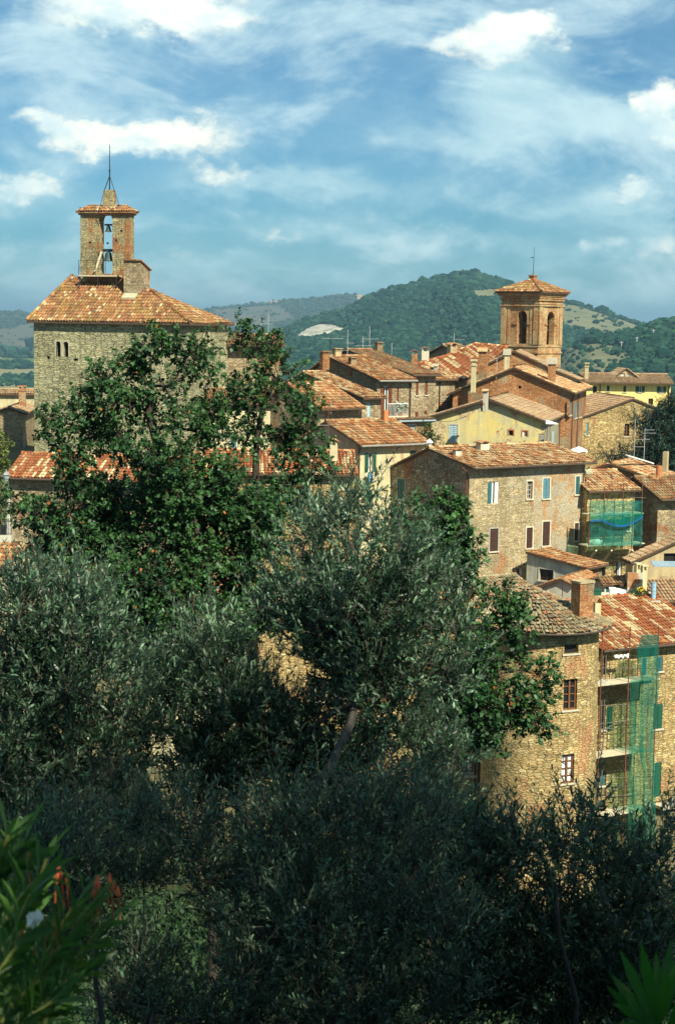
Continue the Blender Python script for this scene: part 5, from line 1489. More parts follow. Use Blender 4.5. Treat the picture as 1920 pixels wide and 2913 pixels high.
def pts_in_poly(u, v, poly):
    ins = np.zeros(u.shape, bool)
    for (x0, y0), (x1, y1) in zip(poly, poly[1:] + poly[:1]):
        c = ((y0 > v) != (y1 > v)) & (u < (x1 - x0) * (v - y0) / (y1 - y0 + 1e-9) + x0)
        ins ^= c
    return ins
Rinv = np.array(ROT3.inverted())
def project(P):
    q = P @ Rinv.T
    return CX + FPX * q[..., 0] / -q[..., 2], CY - FPX * q[..., 1] / -q[..., 2]
def hill(name, ridge, Yf, Yr, zf, mat, bares=(), quarries=(), nu=220, ny=70, back=.5, rough=1.0, seed=1, yslope=0.0):
    """ridge: [(pixel column, pixel row)] of the skyline, at distance Yr; the slope comes down to zf at Yf"""
    r = np.random.default_rng(seed)
    us = np.linspace(ridge[0][0], ridge[-1][0], nu)
    vs = lerp_tab(us, ridge)
    dirs = np.array([list(ray(u, v)) for u, v in zip(us, vs)])
    tx = dirs[:, 0] / dirs[:, 1]; tz = dirs[:, 2] / dirs[:, 1]
    f = np.concatenate([np.linspace(0, 1, ny), np.linspace(1.04, 1 + back, 16)])
    Y = Yf + (Yr - Yf) * f[:, None] + 0 * tx[None]
    zr = (tz * Yr)[None]
    s = np.clip(f, 0, 1)[:, None]; s = s ** 1.15 * (1 - .25 * s) / .75
    z = zf + (zr - zf) * s - np.clip(f - 1, 0, 9)[:, None] * (zr - zf) * .9
    for k in range(9):                                   # ravines and shoulders
        fx, fy, ph = r.uniform(1.2, 8), r.uniform(1, 6), r.uniform(0, 6)
        amp = rough * (zr - zf) * .12 / fx ** 1.35
        z = z + amp * np.sin(tx[None] * fx * 18 + ph + fy * f[:, None]) * np.sin(np.pi * np.clip(f, 0, 1))[:, None]
    X = tx[None] * Y
    P = np.stack([X, Y, z], -1)
    u_, v_ = project(P)
    bare = np.zeros(u_.shape); q = np.zeros(u_.shape)
    fr = (f <= 1.02)[:, None]
    for b in bares: bare = np.maximum(bare, (pts_in_poly(u_, v_, b) & fr) * 1.0)
    for b in quarries: q = np.maximum(q, (pts_in_poly(u_, v_, b) & fr) * 1.0)
    idx = np.arange(P.shape[0] * P.shape[1]).reshape(P.shape[:2])
    F = np.stack([idx[:-1, :-1], idx[:-1, 1:], idx[1:, 1:], idx[1:, :-1]], -1).reshape(-1, 4)
    o = grid_obj(name, P.reshape(-1, 3), F, mat, True, {'bare': bare.ravel(), 'quarry': q.ravel()})
    tag(o, kind='structure')
    return P, bare, q, f
ICO = None
def forest(name, hills, mat, n, size, seed, label=None, dens_bare=.06):
    """many small lumpy crowns over the hill slopes as one mass"""
    global ICO
    import bmesh
    if ICO is None:
        b = bmesh.new(); bmesh.ops.create_icosphere(b, subdivisions=1, radius=1)
        b.verts.ensure_lookup_table()
        ICO = (np.array([v.co[:] for v in b.verts]), np.array([[v.index for v in f.verts] for f in b.faces])); b.free()
    r = np.random.default_rng(seed)
    allv = []; tint = []
    for (P, bare, q, f) in hills:
        h, w = P.shape[:2]
        i = r.uniform(0, h - 1.001, n * 2); j = r.uniform(0, w - 1.001, n * 2)
        i0, j0 = i.astype(int), j.astype(int); a, b = (i - i0)[:, None], (j - j0)[:, None]
        p = (P[i0, j0] * (1 - a) + P[i0 + 1, j0] * a) * (1 - b) + (P[i0, j0 + 1] * (1 - a) + P[i0 + 1, j0 + 1] * a) * b
        bb = bare[i0, j0]; qq = q[i0, j0]
        keep = (qq < .5) & ((bb < .5) | (r.random(n * 2) < dens_bare)) & (f[i0] < 1.03)
        p = p[keep][:n]
        s = size * r.lognormal(0, .35, len(p)); s = s * np.clip(p[:, 1] / np.median(p[:, 1]), .5, 1.5)
        sc = np.stack([s, s, s * r.uniform(.5, .85, len(p))], -1)
        jit = 1 + r.uniform(-.28, .28, (len(p), 12))
        v = p[:, None] + ICO[0][None] * jit[..., None] * sc[:, None] + np.stack([0 * s, 0 * s, s * .45], -1)[:, None]
        allv.append(v[:, ICO[1]].reshape(-1, 3, 3)); tint.append(np.repeat(r.random(len(p)), len(ICO[1])))
    o = np_mesh(name, np.concatenate(allv), 3, mat, None, np.concatenate(tint))
    return tag(o, kind='stuff')
def forest_mat(name, a, b, c):
    m, t, out = new_mat(name)
    f = t.node('ShaderNodeAttribute', attribute_name='tint').outputs['Fac']
    col = t.ramp(f, [(0, a), (.5, b), (.85, c), (1, tuple(x * 1.3 for x in c))])
    finish(t, out, col, .95, spec=.03)
    return m
HM1 = hill_mat('wooded_hill_ground', (.020, .045, .024), (.19, .18, .10), (.10, .115, .06))
HM2 = hill_mat('far_ridge_ground', (.025, .045, .03), (.13, .115, .08), (.07, .08, .05))
far = hill('far_ridge', [(-500, 900), (-100, 886), (0, 888), (50, 886), (100, 893), (300, 900), (560, 882), (640, 872), (680, 867), (720, 864), (760, 860), (800, 855), (850, 850), (900, 847), (940, 842), (1000, 836), (1060, 850), (1200, 880), (2300, 960)],
    3300, 5200, -62, HM2, [[(600, 880), (790, 866), (840, 905), (700, 930), (610, 925)], [(0, 940), (96, 915), (96, 985), (0, 1000)], [(-200, 960), (40, 930), (50, 990), (-200, 1010)]], seed=3, rough=.8)
main = hill('wooded_hill', [(420, 1010), (640, 978), (780, 950), (860, 918), (980, 882), (1030, 856), (1078, 836), (1120, 822), (1163, 810), (1215, 800), (1261, 790), (1290, 781), (1316, 776), (1350, 778), (1384, 785), (1426, 800), (1500, 825), (1604, 858), (1650, 870), (1690, 882), (1763, 904), (1825, 927), (1920, 962), (2300, 1010)],
    1100, 2400, -58, HM1, [[(1332, 828), (1380, 820), (1440, 824), (1440, 842), (1400, 846), (1350, 850)], [(1596, 862), (1640, 870), (1700, 888), (1770, 910), (1830, 932), (1800, 960), (1700, 950), (1600, 930), (1580, 880)]],
    [[(822, 968), (866, 936), (905, 922), (940, 922), (975, 932), (990, 940), (955, 950), (930, 957), (890, 963), (850, 968)]], seed=5)
nearh = hill('near_hill', [(1480, 1090), (1560, 1040), (1620, 985), (1680, 962), (1740, 958), (1800, 946), (1830, 936), (1850, 926), (1880, 917), (1920, 911), (2000, 900), (2500, 930)],
    620, 1350, -56, HM1, [[(1585, 985), (1680, 975), (1760, 985), (1810, 1020), (1780, 1035), (1730, 1045), (1710, 1090), (1640, 1105), (1580, 1075)]], seed=9)
FM = forest_mat('hill_tree_foliage', (.006, .026, .017), (.012, .040, .025), (.024, .062, .034))
forest('hill_forest', [main], FM, 62000, 2.1, 2, dens_bare=.015)
forest('hill_forest', [nearh], FM, 34000, 1.5, 4, dens_bare=.05)
forest('ridge_forest', [far], forest_mat('far_tree_foliage', (.03, .045, .028), (.035, .055, .03), (.05, .07, .035)), 13000, 3.6, 6)
# hedges and trees of the valley floor
vv = rng.uniform(0, 1, (60, 70))
Yv = np.geomspace(1300, 3600, 60)[:, None] + 0 * vv; Xv = np.linspace(-.32, -.1, 70)[None] * Yv
Pv = np.stack([Xv, Yv, np.full_like(Xv, -62)], -1)
bv = (np.sin(Yv * .013) + np.sin(Xv * .011 + Yv * .003) < 1.05) * 1.0
forest('valley_trees', [(Pv, bv, bv * 0, np.linspace(0, 1, 60))], FM, 2500, 4, 12, dens_bare=.0)
# farmhouses on the skyline
def farm(u, v, Y, w, hgt, label, wall='tan'):
    p = at(u, v, Y); o = empty('farmhouse', p, .3, label, 'farmhouse', 'farmhouses on the far skyline')
    mb = MB(); wall_mesh(mb, lambda s, z, d: Vector((s, -d, z)), 0, w, -4, [(0, hgt), (w, hgt)]); wall_mesh(mb, lambda s, z, d: Vector((-d, s, z)), 0, w * .6, -4, [(0, hgt), (w * .3, hgt * 1.4), (w * .6, hgt)])
    wall_mesh(mb, lambda s, z, d: Vector((w + d, s, z)), 0, w * .6, -4, [(0, hgt), (w * .3, hgt * 1.4), (w * .6, hgt)]); wall_mesh(mb, lambda s, z, d: Vector((s, w * .6 + d, z)), 0, w, -4, [(0, hgt), (w, hgt)])
    mb.build('wall', M[wall], o)
    mb = MB()
    for q0, q1 in ((-.4, w * .3), (w * .6 + .4, w * .3)): mb.poly([(-.4, q0, hgt * .98), (w + .4, q0, hgt * .98), (w + .4, q1, hgt * 1.44), (-.4, q1, hgt * 1.44)])
    mb.build('roof', M['tile_dull'], o)
farm(768, 866, 5150, 26, 9, 'left of two tiny farmhouses on the far skyline, above the tall antenna')
farm(1016, 850, 4800, 16, 9, 'right of two tiny farmhouses on the far skyline, where the wooded hill begins')
# power poles on the near hill
for u, v, lab in ((1767, 985, 'left of three tiny pale power poles on the right-hand hill'), (1811, 972, 'middle of three tiny pale power poles on the right-hand hill'), (1858, 950, 'right of three tiny pale power poles on the right-hand hill')):
    Y = 1150; p = at(u, v + 6, Y); mb = MB(); mb.tube([(0, 0, -6), (0, 0, 5)], .35, 5); mb.tube([(-1.4, 0, 4.2), (1.4, 0, 4.2)], .2, 4)
    o = tag(mb.build('power_pole', M['steel']), lab, 'power pole', 'power poles on the hill'); o.location = p

# ================================================================== trees
K = 1920 / 1568.0
def fill_leaves(base, d, nrm, L, W, curl=.15):
    side = unit(np.cross(d, nrm)); L = L[:, None]; W = W[:, None]
    p = lambda f, w, h: base + d * L * f + side * W * w + nrm * L * h
    return np.stack([base, p(.3, .42, curl * .2), p(.68, .46, curl * .1), p(1, 0, -curl * .4), p(.68, -.46, curl * .1), p(.3, -.42, curl * .2)], 1)
def prisms(p0, p1, r0, r1):
    d = unit(p1 - p0); a = unit(np.cross(d, np.array([.31, .52, .8]))); b = np.cross(d, a)
    ring = lambda p, r, k: p + (a * math.cos(k * 2.0944) + b * math.sin(k * 2.0944)) * r[:, None]
    fs = [np.stack([ring(p0, r0, k), ring(p0, r0, k + 1), ring(p1, r1, k + 1), ring(p1, r1, k)], 1) for k in range(3)]
    return np.concatenate(fs)
def rand_unit(n):
    return unit(rng.normal(size=(n, 3)))
BARK = plain('grey_olive_bark', (.060, .054, .045), .95, .4, 30)
BARK2 = plain('dark_oak_bark', (.045, .036, .026), .95, .4, 20)
OLIVE = leaf_mat('olive_leaf', (.004, .018, .007), (.110, .215, .105), (.19, .30, .19), .46, .07, .5, (1.2, 1.7, .7))
OAK = leaf_mat('oak_leaf', (.009, .038, .013), (.055, .138, .036), (.06, .12, .05), .48, .14, .28)
TWIG = plain('grey_twig', (.055, .048, .036), .9, .3, 40)

def layers(clumps, offs):
    out = list(clumps)
    for dy, k, keep in offs:
        for (u, v, r, d) in clumps:
            if random.random() < keep: out.append((u + random.uniform(-.4, .4) * r, v + random.uniform(-.2, .5) * r, r * k, d + dy * random.uniform(.7, 1.3)))
    return out
NS = []
def crown_points(clumps, Y, dens, shell=.45, k=1.0):
    C, Rr = [], []; NS.clear()
    O, D = [], []
    for (u, v, r, dy) in clumps:
        c = np.array(at(u * K, v * K, Y + dy)); R = r * K * (Y + dy) / FPX * k
        n = max(4, int(dens * math.pi * R * R * (random.uniform(.45, 1.4) if k != 1.0 else 1)))
        NS.append(n); d = rand_unit(n); f = rng.random(n) ** shell
        lump = 1 + .22 * np.sin(d[:, 0] * 5 + c[0] * 9) * np.sin(d[:, 2] * 4 + c[2] * 7)
        O.append(c + d * (R * f * lump)[:, None]); D.append(d)
        C.append(c); Rr.append(R)
    return np.concatenate(O), np.concatenate(D), C, Rr


def skeleton(mb, start, cents, tw, b, r_tip, jit=.12):
    """limbs: every crown lump hangs on the nearest lump or trunk point closer to the start; radii follow the load carried"""
    nodes = [(Vector(p), None) for p in start]; n0 = len(nodes)
    root = nodes[0][0]
    order = sorted(cents, key=lambda c: min((c - p).length for p, _ in nodes[:n0]))
    for c in order:
        best = min(range(len(nodes)), key=lambda i: (nodes[i][0] - c).length + .25 * (nodes[i][0] - nodes[n0 - 1][0]).length + max(0, nodes[i][0].z - c.z) * .8)
        nodes.append((c, best))
    load = [0.0] * len(nodes)
    for i in range(len(nodes) - 1, n0 - 1, -1):
        load[i] += 1; load[nodes[i][1]] += load[i]
    mids = {}
    for i in range(n0, len(nodes)):
        c, p = nodes[i]; a = nodes[p][0]; L = (c - a).length
        if L < .02: continue
        m = a.lerp(c, .5) + Vector((random.uniform(-1, 1), random.uniform(-1, 1), random.uniform(-.4, 1))) * L * jit
        r = r_tip * load[i] ** .5
        mb.tube([a, a.lerp(m, .6), m.lerp(c, .4), c], [r * 1.15, r * 1.05, r, r * .85], 6)

def rooted(trunk):
    p = trunk[0]; g = float(ground_z(p.x, p.y)) - .15
    return [Vector((p.x, p.y, g))] + list(trunk) if p.z > g + .1 else list(trunk)
def rough(clumps, k=.28):
    return [(u + random.uniform(-.3, .3) * r, v + random.uniform(-.3, .3) * r, r * random.uniform(1 - k * 1.3, 1 + k * .7), d + random.uniform(-.12, .12)) for (u, v, r, d) in clumps if random.random() < .94]
def olive(label, trunk, clumps, Y, dens=190, leafL=.066, leafW=.0165, up=.85, shootL=.34, extra=(), leaders=0.0):
    clumps = rough(clumps)
    trunk = rooted(trunk); base = Vector(trunk[0])
    root = empty('olive_tree', base, 0, label, 'olive tree', 'olive trees in the foreground')
    b = np.array(base)
    O, D, C, Rr = crown_points(layers(clumps, extra), Y, dens)
    n = len(O)
    dirs = unit(D * .55 + np.array([0, 0, up]) + rng.normal(size=(n, 3)) * .40)
    Ls = shootL * rng.uniform(.5, 1.3, n) * np.where(rng.random(n) < .10, 1.6, 1.0)
    bend = rng.normal(size=(n, 3)) * .12; bend[:, 2] -= .10
    per = 22
    t = (np.arange(per) // 2 + .6) / (per / 2 + .4)
    P = O[:, None] + dirs[:, None] * (Ls[:, None] * t[None])[..., None] + bend[:, None] * (Ls[:, None] * t[None] ** 2)[..., None]
    ax = unit(np.cross(dirs, rand_unit(n))); ay = np.cross(dirs, ax)
    ph = (np.arange(per) // 2) * 1.5708 + (np.arange(per) % 2) * math.pi
    out = ax[:, None] * np.cos(ph)[None, :, None] + ay[:, None] * np.sin(ph)[None, :, None]
    ld = unit(out * .75 + dirs[:, None] * .85 + rng.normal(size=(n, per, 3)) * .25)
    nr = unit(dirs[:, None] * .9 - out * .5 + np.array([0, 0, .5]) + rng.normal(size=(n, per, 3)) * .35)
    L = leafL * rng.uniform(.65, 1.25, (n, per)) * (1 - .45 * t[None] ** 4)
    keep = rng.random((n, per)) < .92
    fl = lambda a: a[keep]
    tint = np.clip(rng.normal(.30, .26, (n, per)) + .30 * t[None], 0, .97) ** 2.6
    fv = fill_leaves(fl(P), fl(ld), fl(nr), fl(L), fl(L) * (leafW / leafL) * rng.uniform(.8, 1.2, keep.sum()))
    np_mesh('crown', fv - b, 6, OLIVE, root, fl(tint))
    q1 = O + dirs * Ls[:, None] + bend * Ls[:, None]
    qm = O + dirs * (Ls * .5)[:, None] + bend * (Ls * .25)[:, None]
    tw = [prisms(O, qm, np.full(n, .0032), np.full(n, .0024)), prisms(qm, q1, np.full(n, .0024), np.full(n, .0012))]
    # side twigs from limb ends to the shoots
    mb = MB()
    fork = Vector(trunk[-1]) - base
    rr = np.linspace(trunk_r(trunk), .6 * trunk_r(trunk), len(trunk))
    mb.tube([Vector(p) - base for p in trunk], list(rr), 9)
    skeleton(mb, [Vector(p) - base for p in trunk[1:]], [Vector(c) - base for c in C], tw, b, TR[0] * .062)
    k0 = 0
    for c, R, nn in zip(C, Rr, list(NS)):
        sl = slice(k0, k0 + nn); k0 += nn
        o_ = O[sl][::4]; m_ = len(o_)
        st = np.array(c) + rng.normal(size=(m_, 3)) * R * .18
        tw.append(prisms(st, o_, np.full(m_, .0045), np.full(m_, .0028)))
    mb.build('trunk', BARK, root, True)
    np_mesh('twigs', np.concatenate(tw) - b, 4, TWIG, root)
    return root
def trunk_r(tr): return tr[0].r if hasattr(tr[0], 'r') else TR[0]
TR = [.09]

def oak(label, trunk, clumps, Y, dens=260, leafL=.064, leafW=.042, per=10, tr=.14, mat=None, name='oak_tree', cat='oak tree', group='oak trees', limbs=True, flat=1.0, bark=None):
    trunk = rooted(trunk); base = Vector(trunk[0])
    root = empty(name, base, 0, label, cat, group)
    b = np.array(base)
    O, D, C, Rr = crown_points(rough(clumps, .22) + [(u + random.uniform(-.4, .4) * r, v + random.uniform(-.3, .3) * r, r, d + .55) for (u, v, r, d) in clumps if v > 1120 and u < 700] if name == 'oak_tree' else clumps, Y, dens, .55, .90 if name == 'oak_tree' else 1.0)
    n = len(O)
    s = leafL / .064
    dirs = unit(D * .8 + np.array([0, 0, .35 * flat]) + rng.normal(size=(n, 3)) * .5)
    Ls = .17 * s * rng.uniform(.6, 1.4, n)
    t = np.linspace(.35, 1, per)
    P = O[:, None] + dirs[:, None] * (Ls[:, None] * t[None])[..., None]
    ax = unit(np.cross(dirs, rand_unit(n))); ay = np.cross(dirs, ax)
    ph = np.arange(per) * 2.4
    out = ax[:, None] * np.cos(ph)[None, :, None] + ay[:, None] * np.sin(ph)[None, :, None]
    ld = unit(out * .9 + dirs[:, None] * .6 + rng.normal(size=(n, per, 3)) * .35 - np.array([0, 0, .15]))
    nr = unit(np.array([0, 0, .8]) + dirs[:, None] * .3 + rng.normal(size=(n, per, 3)) * .55)
    L = leafL * rng.uniform(.6, 1.3, (n, per))
    keep = rng.random((n, per)) < .93
    fl = lambda a: a[keep]
    cl_t = np.concatenate([np.full(q, random.gauss(0, .20)) for q in NS])[:, None] + rng.normal(0, .14, n)[:, None]
    tint = np.clip(rng.normal(.4, .22, (n, per)) + cl_t, 0, .97)
    tint[rng.random((n, per)) < .006] = 1.0
    fv = fill_leaves(fl(P), fl(ld), fl(nr), fl(L), fl(L) * (leafW / leafL) * rng.uniform(.75, 1.25, keep.sum()), .25)
    np_mesh('crown', fv - b, 6, mat or OAK, root, fl(tint))
    tw = [prisms(O, O + dirs * Ls[:, None], np.full(n, .005 * s), np.full(n, .0025 * s))]
    mb = MB()
    pts = [Vector(p) - base for p in trunk]
    mb.tube(pts, [tr * (1 - .5 * i / (len(pts) - 1)) for i in range(len(pts))], 9)
    skeleton(mb, pts[1:], [Vector(c) - base for c in C], tw, b, tr * .12, .2)
    k0 = 0
    for c, R, nn in zip(C, Rr, list(NS)):
        sl = slice(k0, k0 + nn); k0 += nn
        o_ = O[sl][::5]; m_ = len(o_)
        st = np.array(c) + rng.normal(size=(m_, 3)) * R * .2
        e = st * .4 + o_ * .6 + rng.normal(size=(m_, 3)) * R * .08
        tw.append(prisms(st, e, np.full(m_, .010 * s), np.full(m_, .007 * s))); tw.append(prisms(e, o_, np.full(m_, .007 * s), np.full(m_, .004 * s)))
    mb.build('trunk', bark or BARK2, root, True)
    np_mesh('twigs', np.concatenate(tw) - b, 4, bark or BARK2, root)
    return root
A_ = lambda u, v, Y: at(u * K, v * K, Y)

# big oak on the left, in two stems
YE = 24.0
oak('tall dark oak on the left whose crown hides the foot of the big tower', [A_(500, 1640, YE), A_(490, 1400, YE), A_(470, 1260, YE), A_(430, 1160, YE), A_(372, 1060, YE), A_(345, 960, YE), A_(350, 900, YE)],
    [(390, 800, 46, 0), (345, 815, 40, .3), (430, 830, 48, -.3), (320, 860, 45, .4), (250, 875, 46, .2), (205, 900, 38, 0), (190, 950, 48, .3), (120, 985, 30, .2), (145, 1000, 34, 0), (205, 1010, 52, .2), (260, 940, 48, -.2), (320, 930, 52, .1), (390, 900, 50, -.3), (450, 900, 50, 0),
     (480, 850, 40, .2), (280, 1000, 40, 0), (360, 985, 38, .2), (430, 975, 46, -.3), (480, 960, 42, .2), (480, 1020, 34, .3), (350, 1040, 40, -.6), (385, 1090, 44, -.6), (420, 1050, 40, -.4), (340, 1110, 40, -.5), (300, 1060, 36, -.2), (430, 1150, 50, -.6), (520, 1020, 34, .2), (165, 1060, 46, 0), (130, 1040, 30, .3), (170, 1110, 40, .1), (470, 1100, 50, 0), (520, 1090, 40, -.2), (400, 1130, 46, .2),
     (45, 1180, 34, .3), (90, 1200, 40, 0), (120, 1230, 40, 0), (180, 1180, 60, 0), (250, 1160, 60, .3), (330, 1160, 52, 0), (400, 1190, 60, -.4), (470, 1170, 60, 0), (545, 1160, 56, .2), (220, 1240, 70, .2), (150, 1280, 56, 0), (300, 1250, 74, 0), (390, 1270, 70, -.3), (470, 1260, 70, 0), (550, 1240, 60, .3), (610, 1200, 56, .2),
     (280, 1340, 70, -.5), (350, 1370, 60, -.6), (330, 1440, 74, -.8), (260, 1410, 60, -.6), (420, 1400, 60, -.6), (400, 1490, 70, -.8), (310, 1520, 70, -.8), (470, 1310, 56, -.2), (560, 1300, 44, 0), (620, 1260, 44, .1), (440, 1560, 60, -.8), (640, 1340, 40, .2), (540, 1350, 50, .1), (520, 1420, 50, -.2), (590, 1380, 44, .2), (560, 1460, 44, 0), (620, 1420, 36, .2), (500, 1500, 50, 0)], YE, 410, tr=.10)
oak('thin-crowned second oak right of the tall one, in front of the stepped houses', [A_(560, 1400, YE + 2), A_(590, 1200, YE + 2), A_(594, 1090, YE + 2), A_(596, 1020, YE + 2), A_(612, 940, YE + 2), A_(640, 880, YE + 2)],
    [(545, 770, 36, 0), (590, 790, 42, .2), (640, 800, 36, 0), (560, 830, 46, -.2), (620, 850, 48, .2), (680, 850, 40, 0), (700, 900, 40, .3), (715, 960, 36, 0), (650, 920, 48, -.3), (590, 910, 44, 0), (550, 900, 42, .3), (540, 960, 36, 0), (600, 980, 42, .2), (650, 1000, 44, 0), (700, 1010, 38, .1),
     (560, 1030, 40, 0), (610, 1050, 36, -.3), (670, 1060, 38, .2), (730, 1070, 34, 0), (720, 1110, 40, .1), (660, 1120, 42, 0), (760, 1100, 22, 0), (690, 1160, 46, .2), (630, 1150, 44, 0), (745, 1040, 26, 0)], YE + 2, 300, tr=.075)
oak('oak branches right of the olive tree, in front of the round tower', [A_(1000, 2000, 21), A_(1060, 1700, 21), A_(1085, 1500, 21), A_(1060, 1330, 21), A_(1030, 1240, 21)],
    [(1040, 1180, 34, 0), (1000, 1215, 40, .2), (1060, 1230, 40, 0), (1075, 1280, 34, .1), (1020, 1280, 44, 0), (970, 1190, 34, 0), (1050, 1330, 46, 0), (1085, 1370, 42, .2), (1060, 1420, 52, 0), (1110, 1450, 40, 0),
     (1180, 1385, 30, .1), (1200, 1420, 36, 0), (1170, 1460, 44, .2), (1130, 1500, 46, 0), (1210, 1470, 30, 0), (1090, 1510, 46, 0), (1090, 1580, 48, .2), (1150, 1570, 44, 0), (1215, 1560, 42, .1), (1265, 1570, 30, 0), (1270, 1610, 26, .2), (1225, 1620, 44, 0), (1170, 1630, 46, .2), (1110, 1640, 44, 0), (1240, 1670, 30, 0), (1190, 1680, 34, .1), (1130, 1700, 36, 0), (1080, 1700, 40, 0), (1145, 1745, 20, 0), (1060, 1640, 46, .2)], 21, 600, tr=.06)

# olives
class TV(Vector): pass
def px_trunk(pts, Y): return [A_(u, v, Y) for u, v in pts]
TR[0] = .042
olive('big silvery olive tree in the middle foreground', px_trunk([(560, 2460), (580, 2330), (620, 2230), (640, 2130), (672, 2010), (705, 1890)], 11.2),
    [(832, 1165, 26, .1), (800, 1195, 30, .2), (850, 1200, 30, .1), (765, 1215, 34, .3), (725, 1245, 28, .4), (880, 1240, 38, 0), (820, 1250, 46, 0), (690, 1225, 20, .6), (915, 1215, 20, .2), (940, 1270, 30, .1), (985, 1300, 34, .2), (1025, 1340, 26, .2), (905, 1310, 54, 0), (965, 1370, 56, .1), (840, 1330, 62, -.2), (765, 1320, 56, .2), (695, 1310, 40, .5), (650, 1350, 34, .5), (720, 1380, 54, .3),
     (1035, 1400, 40, .1), (1055, 1460, 40, .2), (990, 1450, 60, 0), (910, 1430, 74, -.2), (820, 1430, 76, -.3), (745, 1460, 60, 0), (670, 1430, 44, .3), (600, 1420, 30, .5), (625, 1480, 40, .4), (555, 1455, 28, .5), (1075, 1520, 36, .2), (1030, 1540, 50, .1), (960, 1540, 70, 0), (870, 1530, 80, -.3), (780, 1550, 66, .1), (720, 1530, 40, .3),
     (505, 1445, 26, .5), (545, 1520, 46, .4), (490, 1510, 44, .3), (440, 1540, 40, .4), (395, 1560, 36, .5), (375, 1610, 44, .3), (430, 1610, 54, .2), (500, 1600, 60, .1), (560, 1590, 48, .2), (1065, 1600, 40, .2), (1000, 1640, 66, 0), (910, 1630, 80, -.2), (820, 1650, 76, -.1), (740, 1650, 56, .2), (560, 1680, 66, .1), (470, 1690, 70, .1), (390, 1690, 56, .2), (640, 1700, 50, .2), (700, 1730, 60, .1),
     (1020, 1730, 50, .2), (950, 1740, 70, 0), (860, 1750, 80, 0), (770, 1760, 70, .1), (620, 1790, 74, .2), (530, 1780, 70, 0), (440, 1790, 70, 0), (1005, 1800, 44, .2), (700, 1830, 66, .2), (820, 1830, 60, .3)], 12.5, 290, extra=((.55, 1.0, .9), (1.1, 1.05, .7)))
TR[0] = .035
olive('pale olive tree at the left edge below the oak', px_trunk([(40, 2500), (60, 2300), (80, 2050), (90, 1800)], 12),
    [(90, 1345, 50, .2), (40, 1360, 50, 0), (150, 1370, 50, .2), (200, 1420, 50, .1), (110, 1420, 70, 0), (30, 1440, 70, 0), (240, 1480, 50, .2), (170, 1500, 70, -.1), (80, 1520, 80, 0), (0, 1540, 70, 0), (230, 1570, 70, .2), (140, 1600, 80, -.1), (50, 1630, 80, 0), (-30, 1650, 70, 0), (260, 1660, 80, .1), (170, 1700, 90, 0), (70, 1730, 90, 0), (-20, 1760, 80, 0), (270, 1780, 80, .2), (180, 1820, 90, 0), (80, 1850, 90, 0), (0, 1880, 80, 0)], 12.0, 200, extra=((.55, 1.0, .9), (1.1, 1.05, .6)))
TR[0] = .022
olive('olive tree rising at the lower right below the round tower', px_trunk([(1330, 2500), (1340, 2330), (1300, 2180), (1290, 2050)], 10.5),
    [(1385, 1880, 24, 0), (1340, 1900, 26, 0), (1410, 1930, 36, .1), (1340, 1960, 46, 0), (1550, 1930, 30, .2), (1530, 1990, 46, 0), (1460, 1990, 50, 0), (1390, 2020, 60, -.1), (1290, 1990, 46, .1), (1230, 1960, 50, .2), (1160, 1950, 46, .2), (1090, 1930, 50, .2), (1190, 2020, 70, 0), (1100, 2020, 70, .1), (1290, 2070, 70, 0), (1390, 2110, 80, 0), (1490, 2080, 70, 0), (1560, 2070, 60, 0), (1200, 2120, 80, 0), (1100, 2120, 80, 0), (1300, 2180, 80, 0), (1410, 2210, 80, 0), (1510, 2180, 80, 0), (1580, 2180, 60, 0), (1210, 2230, 80, 0), (1110, 2230, 80, 0), (1310, 2290, 80, 0), (1430, 2310, 80, .1), (1530, 2290, 80, 0), (1200, 2330, 80, 0), (1100, 2330, 80, 0), (1400, 2390, 70, 0), (1300, 2380, 70, 0)], 11.0, 220, extra=((.5, 1.0, .8), (1.0, 1.0, .6), (2.4, 1.0, .35)))
TR[0] = .02
olive('low dim olive thicket along the bottom of the picture', px_trunk([(250, 2480), (232, 2330), (222, 2290), (226, 2160)], 8.6),
    [(330, 1900, 80, .8), (450, 1930, 80, .6), (560, 1930, 80, .5), (680, 1920, 80, .6), (800, 1900, 80, .5), (920, 1900, 80, .4), (1010, 1900, 70, .3), (150, 1930, 90, .6), (40, 1960, 80, .6), (120, 2040, 80, .2), (230, 2020, 80, .4), (350, 2020, 70, .7), (470, 2040, 70, .9), (600, 2040, 80, .5), (720, 2030, 80, .3), (840, 2020, 90, .2), (960, 2020, 80, .2), (600, 2150, 80, .2), (710, 2150, 90, 0), (820, 2150, 90, 0), (930, 2140, 90, 0), (1030, 2140, 80, 0), (480, 2260, 70, 0), (380, 2330, 70, 0), (590, 2280, 80, -.2), (700, 2280, 90, -.2), (820, 2290, 90, -.2), (930, 2270, 90, 0), (1040, 2260, 80, 0), (330, 2250, 50, .2), (300, 2340, 60, .2), (520, 2370, 80, 0), (640, 2380, 80, 0), (780, 2380, 80, 0), (900, 2370, 80, 0), (1020, 2360, 80, 0), (180, 2150, 60, .8), (100, 2250, 90, .8)], 9.6, 250, extra=((.6, 1.0, .9), (1.3, 1.1, .9), (2.4, 1.2, .9), (4.0, 1.2, .9)), leafL=.05, leafW=.013)

